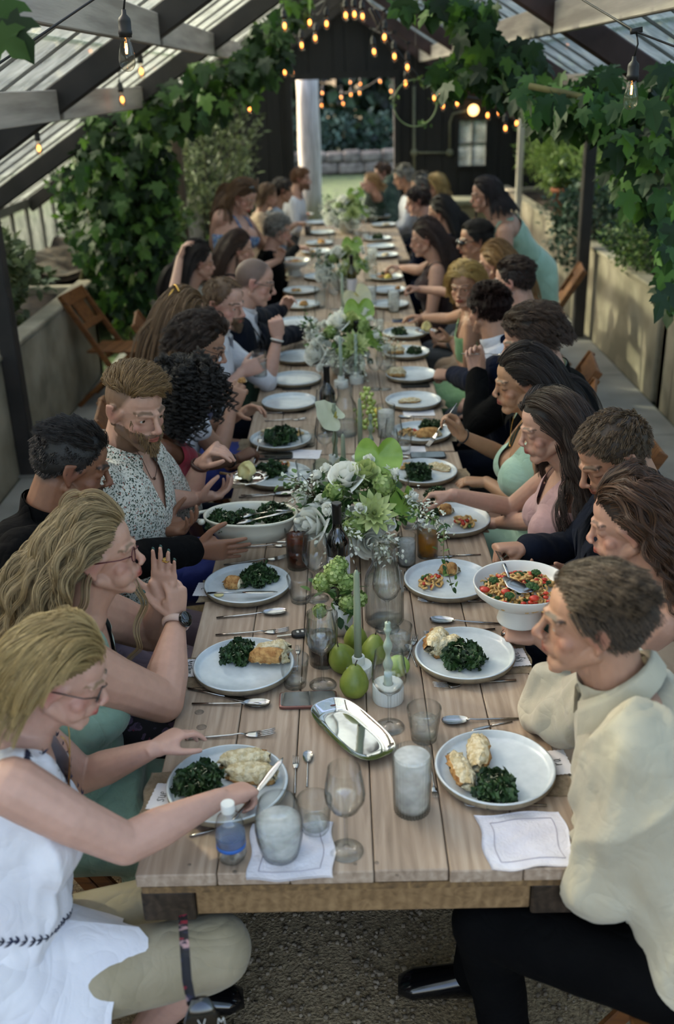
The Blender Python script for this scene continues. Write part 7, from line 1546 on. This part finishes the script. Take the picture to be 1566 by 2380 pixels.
# left side, near to far
guest('L1', 'woman in a white embroidered sleeveless blouse, cutting food at the front left', 142, 1568, 1.17, (4, 22), 10, det=2, fem=True, s=.92, skin='pink', style=dict(HS['backlong'], len=.17, hl=(.074, .04, -.07), wave=.004, freq=6, grav=.2, vol=.009, n=270, k=28), hairc=('#6e5a38', '#b39a68'), top='blouse', lo=1.5, tops='none', neck=('v', .20, None, .085), bottom='khaki', skirt='capri', build=1.14, arm=1.3, bust=1.15, belly=.05, lids=.72, hip=V(-0.85, 1.50, .53),
 R=dict(w=(512, 1855, .835), p='grip', fd=(.72, .62, -.2), dn=(-.35, -.1, 1), pole=(-.3, -.75, -.75)), L=dict(w=(352, 1742, .85), p='relax', fd=(.85, .75, .12), dn=(-.2, .2, 1)), hx={1: (P(500, 2205, .52), P(330, 2400, .12)), -1: (P(455, 2090, .52), P(380, 2300, .12))})
guest('L2', 'woman with wavy blonde half-up hair and red glasses holding up one open hand', 228, 1285, 1.20, (8, -2), 2, det=2, fem=True, s=.97, skin='fair', style='halfup', hairc=('#5f4e33', '#a8916a'), top='sage', tops='none', neck=('v', .13, None, .06), bottom='sage', skirt=True, build=1.26, arm=1.62, bust=1.35, belly=.08, lids=.4, hip=V(-0.91, 2.06, .53),
 R=dict(w=(410, 1440, .92), e=(378, 1630, .80), p='cup', fd=(.05, .25, 1), dn=(.75, -.6, .1)), L=dict(w=(380, 1392, .97), p='open', fd=(.12, -.05, 1), dn=(.15, 1, .1), pole=(-.3, .6, -.8)))
guest('L3', 'man in a black jacket with faded dark hair passing the oval dish', 168, 1080, 1.27, (18, 20), -4, det=2, s=1.02, skin='brown', style='fade', fade=True, hairc=('#0f0c0b', '#241c19'), jacket='black', shirt='black', beard='mustache', bottom='purplefloral', build=1.08, lids=.75, hip=V(-0.97, 2.50, .53),
 R=dict(w=(452, 1278, .875), p='flat', fd=(1, .12, -.08), dn=(0, -1, -.25), cuff='black'), L=dict(w=(372, 1232, .89), p='cup', fd=(1, -.15, .15), dn=(0, .1, -1)))
guest('L4', 'bearded man with swept-up blond hair in a flowered shirt', 315, 948, 1.315, (-42, 12), -14, det=2, s=1.05, skin='fair', style='pomp', fade=True, hairc=('#4b3620', '#86683f'), beard='full', top='floral', tops='elbow', neck=('v', .17), collar='floral', bottom='lilac', build=1.26, arm=1.15, belly=.03, lids=.3, hip=V(-0.85, 2.96, .53), brow='#5a4430',
 R=dict(w=(452, 1160, .865), p='cup', fd=(1, .25, .05), dn=(.1, -.25, -1)), L=dict(w=(466, 1078, .985), e=(432, 1180, .80), p='droop', fd=(.55, -.25, .65), dn=(-.35, -.1, 1)))
guest('L5', 'woman with black curls in a red dress holding a fork', 436, 915, 1.19, (22, 24), 6, det=2, fem=True, s=.92, skin='dark', style='curls', hairc=('#080706', '#191412'), top='red', tops='short', neck=('scoop', .05), bottom='blue', skirt=True, build=1.05, lids=.8, hip=V(-0.83, 3.42, .53),
 R=dict(w=(548, 1068, .83), p='pinch', fd=(.85, .35, .3), dn=(-.3, -.35, .9)))
guest('L6', 'man with dark wavy hair, glasses and beard in a white shirt raising bread', 468, 800, 1.26, (-6, 22), -4, det=2, skin='tan', style='shag', hairc=('#1c130e', '#3d2b20'), beard='full', top='white', tops='short', neck=('round', .02), bottom='navy', lids=.7, hip=V(-0.85, 3.90, .53),
 R=dict(w=(538, 952, .96), e=(508, 1052, .80), p='pinch', fd=(.35, .05, .9), dn=(-.2, -1, .2)), L=dict(w=(552, 965, .90), p='cup', fd=(.85, -.2, .45), dn=(-.2, .6, .8)))
guest('L6b', 'woman in a blue dress with a gold hair claw, hidden behind the man with glasses', 430, 735, 1.27, (35, 10), 8, det=1, fem=True, s=.95, skin='tan', style='backlong', hairc=('#4a3522', '#7d6040'), top='blue', tops='none', neck=('scoop', .12), bottom='blue', skirt=True, lids=.6)
guest('L7', 'man with short receding hair in a white shirt holding a glass and raising a fist', 522, 705, 1.27, (-28, 10), -10, det=2, skin='pink', style='thin', fade=True, hairc=('#4a3523', '#725639'), beard='goatee', top='white', tops='elbow', neck=('round', .02), collar='white', bottom='grey', lids=.35, build=1.05, hip=V(-0.83, 4.72, .53),
 R=dict(w=(562, 865, .93), p='cup', fd=(.85, .15, .3), dn=(0, -1, .2)), L=dict(w=(645, 785, 1.02), e=(622, 888, .80), p='fist', fd=(-.05, -.1, 1), dn=(.25, -1, .1)))
guest('L8', 'bald man with thin glasses in a dark navy suit', 592, 655, 1.27, (4, 16), -6, det=1, s=1.03, skin='pink', style=None, fade=True, hairc=('#3a3531', '#4a4540'), jacket='navy', bottom='navy', lids=.7, build=1.1, hip=V(-0.79, 5.26, .53), collar='white',
 R=dict(w=(705, 772, .82), p='relax', fd=(.9, -.2, -.1), dn=(0, 0, 1), cuff='white'), L=dict(w=(655, 720, .92), p='cup', fd=(.5, -.3, .7), dn=(0, .6, .6)))
guest('L9', 'woman with long dark hair lifting one arm behind her head', 462, 610, 1.19, (20, 8), 8, det=1, fem=True, s=.96, skin='fair', style='backlong', hairc=('#120c0a', '#2b1d17'), top='dkgreen', tops='none', neck=('tube', .16), bottom='dkgreen', skirt=True, lids=.6, R=dict(w=(418, 600, 1.24), e=(400, 700, 1.02), p='cup', fd=(.35, .1, .9), dn=(-1, -.2, .1)))
guest('L10', 'woman with straight brown hair seated just beyond the bald man', 556, 580, 1.19, (10, 6), 5, det=1, fem=True, s=.95, skin='fair', style='backlong', hairc=('#2a1a12', '#4b3325'), top='navy2', tops='none', neck=('scoop', .1), bottom='navy2', skirt=True, L=dict(w=(648, 605, .98), p='cup', fd=(.3, -.2, .9), dn=(0, .8, .3)))
guest('L11', 'standing woman in a blue floral dress with sunglasses on her hair', 566, 455, 1.47, (-25, 35), -25, det=1, fem=True, s=1.0, skin='pink', style=dict(HS['backlong'], grav=.5, vol=.006), hairc=('#3a281b', '#6b4c2e'), top='bluefloral', tops='none', neck=('tube', .17), strap='bluefloral', bottom='bluefloral', skirt=True, standing=True, seat=False, build=1.15, arm=1.25, bust=1.2, hip=V(-0.85, 7.62, .88), R=dict(w=(500, 590, 1.0), p='relax', fd=(.2, 0, -1), dn=(-1, 0, 0)), L=dict(w=(655, 598, .86), p='relax', fd=(.8, -.3, -.35), dn=(0, 0, 1)))
guest('L12', 'old woman with grey hair pinned up, in profile', 648, 535, 1.17, (-5, 12), 0, det=1, fem=True, s=.93, skin='pink', style='side', hairc=('#55524e', '#8f8b85'), top='black', tops='long', neck=('round', .03), bottom='black', R=dict(w=(690, 575, .84), p='relax', fd=(1, 0, 0), dn=(0, 0, 1)))
guest('L13', 'woman with light brown hair far down the left side', 622, 455, 1.19, (10, 12), 5, det=0, fem=True, s=.94, skin='fair', style='bob', hairc=('#4a3422', '#7d5c3c'), top='beige', tops='short', bottom='beige')
guest('L14', 'man with dark hair in a grey-blue shirt far down the left side', 656, 443, 1.22, (15, 10), 5, det=0, skin='tan', style='short', hairc=('#1c120d', '#35241b'), top='greysh', tops='short', bottom='navy', R=dict(w=(690, 520, .86), p='relax', fd=(1, .2, 0), dn=(0, 0, 1)))
guest('L15', 'man with a ginger beard in a white shirt at the far left end', 700, 416, 1.22, (-10, 5), -5, det=1, skin='pink', style='short', hairc=('#5a3a22', '#82583a'), beard='full', top='white', tops='roll', bottom='grey', hip=V(-0.60, 11.9, .53))
# right side, near to far
guest('R1', 'man in a cream shirt leaning on his elbow at the front right', 1374, 1440, 1.25, (172, 2), 176, det=2, s=.96, skin='tan', style='neat', lo=2.3, hairc=('#2a2018', '#5d4c3a'), top='creamsh', tops='long', neck=('round', .015), collar='creamsh', bottom='blacktr', build=1.12, arm=1.12, lids=.45, hip=V(0.75, 1.52, .53), hz=1,
 R=dict(w=(1282, 1575, .92), e=(1268, 1668, .80), p='cup', fd=(.25, .15, 1), dn=(-.9, .3, .1), cuff='creamsh'), L=dict(w=(1352, 1850, .69), e=(1405, 2055, .74), p='relax', fd=(-.2, 1, -.25), dn=(0, 0, 1)), hx={1: (V(.30, 1.78, .54), P(1105, 2235, .14)), -1: (P(1130, 2150, .55), P(1190, 2420, .12))})
guest('R2', 'woman with curly brown half-up hair, her hand resting by the second plate', 1462, 1215, 1.20, (166, 12), 172, det=2, fem=True, s=.97, skin='fair', style='halfup', hairc=('#22150e', '#553823'), top='beige', tops='none', neck=('scoop', .08), bottom='beige', skirt=True, build=1.05, lids=.7,
 L=dict(w=(1248, 1478, .80), p='grip', fd=(-1, .25, .05), dn=(0, -.4, 1)), R=dict(w=(1290, 1420, .85), p='cup', fd=(-1, -.1, 0), dn=(0, .2, -1)))
guest('R3', 'man with short brown hair in a navy suit holding the serving spoon', 1425, 1058, 1.27, (192, 28), 184, det=2, s=1.0, skin='tan', style='shortfwd', hairc=('#33261a', '#6a543a'), jacket='navy', shirt='navy', bottom='navy', lids=.85, beard='stubble', build=1.05, hip=V(0.85, 2.62, .53),
 R=dict(w=(1222, 1272, .93), p='fist', fd=(-1, -.1, .05), dn=(.1, .3, 1), cuff='navy'), L=dict(w=(1330, 1330, .85), p='cup', fd=(-1, -.2, 0), dn=(0, 0, -1)))
guest('R4', 'woman with very long dark brown hair reaching out a fork of kale', 1278, 990, 1.20, (182, 14), 178, det=2, fem=True, s=.97, skin='fair', style='longwave', hairc=('#150d09', '#38251a'), top='pink', tops='none', neck=('scoop', .13), bottom='sage', skirt=True, bust=1.0, lids=.75,
 R=dict(w=(1052, 1150, .885), p='pinch', fd=(-1, .1, .0), dn=(.1, .3, 1), pole=(.3, .5, -.8)), L=dict(w=(1160, 1215, .72), p='relax', fd=(-1, .3, -.1), dn=(0, 0, 1)))
guest('R5', 'dark-haired woman in a draped pale green dress lifting a fork', 1212, 885, 1.22, (180, 10), 178, det=2, fem=True, s=.98, skin='olive', style='backlong', hairc=('#120c09', '#2c1e17'), top='sagelt', tops='none', neck=('v', .24, None, .12), bottom='sagelt', skirt=True, bust=1.15, build=1.05, lids=.8,
 R=dict(w=(1072, 1012, .93), p='pinch', fd=(-.5, .2, .8), dn=(.6, .7, .2), pole=(.2, .6, -.8)), L=dict(w=(1130, 1120, .78), p='relax', fd=(-1, .2, 0), dn=(0, 0, 1)))
guest('R6', 'big man with brown hair in a black suit eating from a fork', 1232, 790, 1.29, (182, 16), 178, det=2, s=1.06, skin='fair', style='thick', hairc=('#1d130d', '#4a3526'), jacket='black', shirt='sagelt', bottom='black', lids=.85, beard='mustache', build=1.22, hip=V(0.93, 3.88, .53),
 R=dict(w=(1108, 868, 1.02), e=(1110, 985, .84), p='pinch', fd=(-.1, .2, 1), dn=(.25, .9, .1), cuff='sagelt'))
guest('R7', 'man seen from behind with dark hair in a navy suit', 1132, 718, 1.25, (125, 8), 165, det=1, skin='tan', style='neat', hairc=('#180d0c', '#331e1b'), jacket='navy2', bottom='navy', hip=V(0.87, 4.62, .53), collar='white', L=dict(w=(1052, 872, .80), p='fist', fd=(-1, .3, 0), dn=(0, -.5, 1)))
guest('R8', 'blonde woman in a green halter dress glancing towards the camera', 1080, 660, 1.20, (-118, 12), 170, det=2, fem=True, s=.97, skin='tan', style='bob', hairc=('#7a6238', '#c5a868'), top='green', tops='none', neck=('halter', .2, None, .06), bottom='green', skirt=True, lids=.35, brow='#4a3a26', hip=V(0.81, 5.5, .53),
 R=dict(w=(985, 738, .84), p='relax', fd=(-1, .1, .1), dn=(0, .2, 1)), L=dict(w=(1050, 790, .86), p='cup', fd=(-1, .0, 0), dn=(0, -.3, -.9)))
guest('R9', 'man with cropped dark hair in a grey suit with a white collar', 1192, 655, 1.27, (152, 6), 172, det=1, skin='pink', style='fade', fade=True, hairc=('#1c100d', '#3a2620'), jacket='grey', bottom='grey', collar='white')
guest('R10', 'woman with straight light brown hair before the man wearing dark glasses', 1148, 612, 1.19, (158, 8), 172, det=1, fem=True, s=.95, skin='fair', style='backlong', hairc=('#5f4428', '#9a7648'), top='beige', tops='none', neck=('scoop', .1), bottom='beige', skirt=True, R=dict(w=(975, 672, .95), p='pinch', fd=(-1, -.1, .2), dn=(0, .4, 1)))
guest('R11', 'man with black hair and dark sunglasses', 1102, 558, 1.25, (188, 6), 176, det=1, skin='tan', style='neat', hairc=('#0c0a0a', '#1f1918'), jacket='grey', bottom='grey', collar='white')
guest('R12', 'woman with long brown hair in a dark brown dress', 988, 555, 1.20, (178, 10), 176, det=1, fem=True, skin='fair', style=dict(HS['backlong'], grav=.4, len=.44), hairc=('#1f120e', '#45302a'), top='brown', tops='none', neck=('scoop', .12), bottom='brown', skirt=True, bust=1.1, arm=1.15, R=dict(w=(932, 622, .85), p='cup', fd=(-1, .1, .1), dn=(0, .3, 1)))
guest('R13', 'standing dark-haired woman in a long sage green dress', 1128, 452, 1.47, (176, 8), 172, det=1, fem=True, s=1.0, skin='fair', style=dict(HS['backlong'], grav=.5, len=.2, vol=.006), hairc=('#100b0d', '#2b1d20'), top='sagelt', tops='none', neck=('tube', .13), strap='sagelt', bottom='sagelt', skirt=True, standing=True, seat=False, build=1.15, arm=1.2, hip=V(1.44, 7.45, .90))
guest('R14', 'woman with black hair in dark blue beyond the woman in brown', 1022, 495, 1.19, (165, 10), 172, det=1, fem=True, skin='fair', style='backlong', hairc=('#0c0909', '#211818'), top='navy2', tops='short', bottom='navy2', skirt=True)
guest('R15', 'young man with dark hair in a navy jacket far down the right side', 970, 468, 1.24, (176, 12), 172, det=1, skin='pink', style='short', hairc=('#1f130f', '#3b2620'), jacket='navy2', bottom='navy')
guest('R16', 'person with short silver hair far down the right side', 977, 432, 1.21, (180, 10), 176, det=0, skin='tan', style='side', hairc=('#4f4e4d', '#807e7b'), top='navy2', bottom='navy')
guest('R17', 'woman with blond hair farthest on the right side', 1010, 432, 1.21, (170, 10), 176, det=0, fem=True, skin='fair', style='bob', hairc=('#7a6238', '#b89b62'), top='beige', bottom='beige')
guest('R18', 'grey-haired man in a white shirt near the far table end', 936, 412, 1.24, (182, 15), 178, det=0, skin='tan', style='side', hairc=('#6a6864', '#a09d97'), top='white', bottom='grey')
guest('R19', 'young man in a dark green jacket at the far table end', 888, 402, 12.9, (190, 10), 184, det=0, skin='pink', style='short', hairc=('#3a2416', '#5f3f28'), jacket='dkgreen', bottom='black', hip=V(0.61, 12.2, .53), R=dict(w=(868, 440, 1.0), p='fist', fd=(-.2, -.3, .9), dn=(0, -1, 0)))
guest('R20', 'small guest eating with both hands at the head of the far table', 862, 425, 1.16, (200, 10), 200, det=0, fem=True, s=.88, skin='pink', style='bob', hairc=('#7a5a38', '#a8845a'), top='dkgreen', tops='short', bottom='black', R=dict(w=(846, 440, 1.02), p='fist', fd=(-.2, -.3, .9), dn=(0, -1, 0)), hip=V(0.37, 12.75, .53))
# ---- worn things
M['redplastic'] = pm('redplastic', '#3d0a14', '#561020', 9, .25); M['wire'] = pm('wire', '#4c4a48', '#5f5d5a', 9, .3, .8); M['watchband'] = pm('watchband', '#b79a8e', '#c2a699', 9, .6)
spectacles(PN['L1'], M['wire'], .019); spectacles(PN['L2'], M['redplastic'], .021); spectacles(PN['L6'], M['rubber'], .019); spectacles(PN['L8'], M['wire'], .019)
def shades(key, z=0.0, y=.0):
    p = PN[key]; T, s = p['T'], p['s']; mb = MB()
    for k in (-1, 1): mb.add(ell(T @ V(k * .032 * s, (.092 + y) * s, z), (.026 * s, .026 * s, .018 * s), 14, 8)); mb.add(tube([T @ V(k * .055 * s, (.08 + y) * s, z + .004), T @ V(k * .085 * s, (-.01 + y) * s, z + .006)], .0022, 6))
    mb.build('sunglasses', M['screen'], p['root'])
shades('R11'); shades('L11', .098, -.055)
bracelet(PN['L2'], 1, M['watchband'], .032, .96, .006, 1.9, 'watch_strap'); a0, el, wr, sp = PN['L2']['arms'][1]; d = (wr - el).normalized(); q = Vector((.7, -.7, .2)); q = (q - d * q.dot(d)).normalized(); c = el.lerp(wr, .96) + q * .034
MB().add(lathe([(0, 0), (.021, 0), (.022, .004), (.021, .010), (.019, .011), (0, .011)], 28), Matrix.Translation(c - q * .004) @ rot_to(q)).build('watch_face', M['screen'], PN['L2']['root'])
bracelet(PN['L2'], -1, pm('beads', '#16281f', '#2c4436', 90, .4), .029, .98, .004); bracelet(PN['L4'], -1, M['leather'], .032, .97, .005, 1.8, 'watch_strap'); bracelet(PN['L3'], -1, M['steel'], .032, .9, .0035, 1.2); bracelet(PN['L5'], 1, M['rubber'], .029, .8, .003); bracelet(PN['L7'], -1, M['white'], .031, .95, .0045); bracelet(PN['L7'], -1, M['rubber'], .031, .90, .003); bracelet(PN['R5'], 1, M['rubber'], .028, .95, .003)
for k in ('L2',):                             # painted finger nails
    p = PN[k]; mb = MB()
    for sd, (t, d, n, r) in p['tips']: mb.add(rings([t + n * r * .75 - d * r * .6, t + n * r * .85 + d * r * .5, t + n * r * .6 + d * r * 1.5], [r * .75, r * .8, r * .45], [r * .3, r * .25, r * .15], np.cross(d, n), n, 10))
    mb.build('finger_nails', M['nail'], p['root'])
def ring(key, sd, fi, m='gold', t=.35):
    p = PN[key]; w, sp = p['arms'][sd][2], p['arms'][sd][3]; tip = [q for s_, q in p['tips'] if s_ == sd][fi]; x = Vector(sp['fd']).normalized(); c = (w + x * .1).lerp(Vector(tip[0]), t)
    MB().add(lathe([(.0098, -.002), (.0108, 0), (.0098, .002), (.009, 0)], 18), Matrix.Translation(c) @ rot_to(tip[1])).build('ring', M[m], p['root'])
ring('L2', -1, 2, 'gold', .45); ring('L1', 1, 2, 'steel', .2); ring('R2', -1, 0, 'steel', .3)
def necklace(key, drop, m='gold', r=.0012):
    p = PN[key]; pts = [Vector(p['nb']) + Vector(p['up']) * (.02 - (drop + .02) * math.sin(t) ** 2 * (1 if math.cos(t - math.pi / 2) > 0 else 0)) + Vector(p['rt']) * (.066 * math.cos(t)) + Vector(p['tf']) * (.06 + .052 * math.sin(t)) for t in np.linspace(.0, math.pi, 18)]
    return MB().add(tube(pts, r, 5)).add(ell(pts[9], .005, 8, 6)).build('necklace', M[m], p['root'])
necklace('L1', .11); necklace('R5', .10); necklace('L4', .08, 'leather')
p = PN['L6b']; T = p['T']; MB().add(tube([T @ V(x, -.06, .125 + .012 * math.cos(x * 60)) for x in np.linspace(-.045, .045, 9)], .006, 6)).add(tube([T @ V(.02, -.075, .12), T @ V(.02, -.10, .085)], .006, 6)).build('hair_claw', M['gold'], p['root'])
# tunic hem of the nearest woman
p = PN['L1']; hp = p['hp']; fd, rt = p['fd'], p['rt']
def hem(u, v):
    a = u * 2 * math.pi; h = v; rr = 1 + .05 * np.sin(a * 11) * h + .03 * np.sin(a * 5 + 1) * h
    f_ = np.cos(a) * (.165 + .05 * h + .17 * h * (np.cos(a) > 0)) * rr; s_ = np.sin(a) * (.215 + .045 * h) * rr; z = .17 - (.40 + .10 * np.maximum(0, np.abs(np.sin(a))) - .32 * np.maximum(0, np.cos(a))) * h
    c = np.array(hp); return c[0] + f_ * fd.x + s_ * rt.x, c[1] + f_ * fd.y + s_ * rt.y, c[2] + z + .0 * a
MB().add(sheet(hem, 72, 14)).build('tunic_hem', F['blouse'], p['root'])
# ---- held cutlery and bites
hold('L1', 1, 'knife', (.55, .72, .28), 'steel knife in the hand of the woman in the white blouse', 1.0, .10); hold('R4', 1, 'fork', (-.3, -.75, -.25), 'fork lifting kale, held by the woman with very long hair', 1.0, .05); hold('R5', 1, 'fork', (-.55, -.35, -.7), 'fork held up by the woman in the draped green dress', 1.0, .08); hold('R6', 1, 'fork', (.75, -.35, .05), 'fork at the mouth of the big man in the black suit', 1.0, .06); hold('L5', 1, 'fork', (.1, .9, .25), 'fork in the hand of the woman with black curls', 1.0, .06)
c = PN['R4']['arms'][1][2]; kl = inst('kale_salad', KALE[1], P(1012, 1158, .865), 0, 'curly kale speared on the raised fork above the beer glass', 'kale', 'kale salad on the plates', 1.0)
w = PN['R3']['arms'][1][2]; e = bowlp + V(-.03, -.02, .125); a = w + Vector((-.09, -.01, .0)); o = root_at('serving_spoon', tuple(e), 'long slotted steel serving spoon standing in the held pasta bowl', 'spoon')
b_ = e + (a - e) * 1.18; MB().add(tube([b_, b_.lerp(e, .5) + V(0, 0, .006), e.lerp(b_, .12)], [.008, .006, .004], 8, .5)).build('handle', M['steel'], o)
MB().add(rings([e + V(-.02, .02, .01), e + V(.0, 0, 0), e + V(.03, -.025, -.004), e + V(.05, -.04, -.004)], [.008, .026, .028, .008], [.002, .003, .003, .002], (.6, .8, 0), (0, 0, 1), 16)).build('spoon_bowl', M['steel'], o)
for key, sd, t in (('L6', 1, 'small piece of bread pinched by the man with dark wavy hair'), ('R10', 1, 'piece of bread held out above the right plates'),):
    w, sp = PN[key]['arms'][sd][2], PN[key]['arms'][sd][3]; o = inst('bread', BREAD['chunk'], w + Vector(sp['fd']).normalized() * .15 + V(0, -.015, -.02), .4, t, 'bread', 'bread in hands', .6)
w = PN['L7']['arms'][1][2]; glass('high', w + V(.085, .045, -.035), 0, 'glass of cloudy lemonade held by the man in the white shirt', 'cloudy', .55)
# ---- empty chairs, lanyard bag, lap cloth
chair(-1.72, 7.35, -8, 'empty brown folding chair turned aside at the left planter'); chair(1.56, 7.85, 172, 'empty brown folding chair beside the dark right post')
o = root_at('lanyard_bag', tuple(PY(428, 2128, 1.56)), 'dark flowered lanyard with a lettered pouch hanging over the knee at the table corner', 'lanyard'); F['lany'] = flecks('lany', '#16161d', [('#8a1d34', 28, .35), ('#a98a90', 22, .25), ('#23233a', 40, .3)], 1, 1)
pts = [PY(425, 2126, 1.55), PY(426, 2160, 1.44), PY(430, 2215, 1.345), PY(434, 2275, 1.33), PY(446, 2335, 1.33)]
def lan(u, v):
    q = np.array([tuple(x) for x in pts]); k = v * 4; c = np.stack([np.interp(k, range(5), q[:, j]) for j in range(3)]); return c[0] + .017 * (u - .5), c[1] + .004 * (u - .5), c[2] + 0 * u
MB().add(sheet(lan, 3, 26, .0015)).build('strap', F['lany'], o); pc = pts[-1] + V(.016, 0, -.035)
MB().add(rings([pc + V(0, 0, .05), pc, pc + V(.0, 0, -.06), pc + V(-.005, 0, -.12)], [.016, .034, .038, .036], [.006, .012, .014, .012], (1, .15, 0), (-.15, 1, 0), 18)).build('pouch', M['screen'], o)
LET.update({'C': [[(.6, .85), (.3, 1), (.05, .5), (.3, 0), (.6, .15)]], 'H': [[(.05, 0), (.05, 1)], [(.55, 0), (.55, 1)], [(.05, .5), (.55, .5)]], 'I': [[(.3, 0), (.3, 1)]], 'V': [[(.0, 1), (.3, 0), (.6, 1)]], 'M': [[(0, 0), (.08, 1), (.3, .3), (.52, 1), (.6, 0)]], 'N': [[(.05, 0), (.05, 1), (.55, 0), (.55, 1)]]})
def wr2(t, h, org): 
    q = write(t, h, M['white'], o, Vector(org) - Vector(o['_o']), V(1, .15, 0), V(0, 0, 1), .8, .0013); return q
wr2('CHI', .024, pc + V(-.032, -.017, -.035)); wr2('V M', .022, pc + V(-.004, -.019, -.005))
cl_ = tag(MB().add(sheet(lambda u, v: (.46 + .22 * u, 1.60 + .30 * v, .66 - .10 * u ** 2 + .02 * np.sin(v * 9)), 14, 14)).build('lap_cloth', F['greycl']), 'grey-brown napkin lying on the lap of the man in cream', 'napkin')
finish()
# ---- embroidery on the white blouse: navy sprigs lying on the cloth
from mathutils.bvhtree import BVHTree
M['navythread'] = pm('navythread', '#12152a', '#1c2140', 40, .8)
def embroider(p, part, samples, size, name):
    ob = [c for c in p['root'].children if c.name.split('.')[0] == part][0]; off = Vector(p['root']['_o']); me = ob.data
    bv = BVHTree.FromPolygons([v.co + off for v in me.vertices], [tuple(q.vertices) for q in me.polygons]); pos, nr, dr = [], [], []
    for o_, d, t in samples:
        h = bv.ray_cast(Vector(o_), Vector(d).normalized())
        if h[0] is None: continue
        n = h[1] if h[1].dot(Vector(d)) < 0 else -h[1]; t = Vector(t); s = n.cross(t).normalized()
        for k in (-1, 1, 0): pos.append(h[0] + n * .0022); nr.append(n * 6); dr.append((t + s * .9 * k).normalized() * 6)
    if pos: scatter_obj(name, SLIM, np.array(pos), rng.uniform(.8, 1.2, len(pos)) * size, M['navythread'], p['root'], dirs=np.array(dr), ups=np.array(nr), jit=.4)
p = PN['L1']; nb, up, rt, tf = (Vector(p[k]) for k in ('nb', 'up', 'rt', 'tf')); sm = []
for k in (-1, 1):
    for t in np.linspace(0, 1, 15):
        q = nb + up * (-.205 + .19 * t) + rt * k * (.012 + .082 * t); sm.append((q + tf * .6, -tf, up + rt * k * .45))
        if t < .9: q2 = q - rt * k * -.035 + up * -.02; sm.append((q2 + tf * .6, -tf, up + rt * k * .45))
    for t in np.linspace(0, 1, 8): q = nb + up * (-.02 - .03 * t) + rt * k * (.10 + .04 * t); sm.append((q + up * .4, -up, tf))
for a in np.linspace(-2.4, 2.4, 62): d = rt * math.sin(a) + tf * math.cos(a); sm.append((nb + up * -.36 + d * .7, -d, rt * math.cos(a) - tf * math.sin(a)))
embroider(p, 'shirt', sm, .016, 'embroidery')
sm = []
for a in np.linspace(-3, 3, 90): d = rt * math.sin(a) + tf * math.cos(a); h = -.20 + .20 * max(0, math.cos(a)) - .08 * abs(math.sin(a)); sm.append((Vector(p['hp']) + V(0, 0, h + .03) + d * .8, -d, rt * math.cos(a) - tf * math.sin(a)))
embroider(p, 'tunic_hem', sm, .017, 'embroidery')
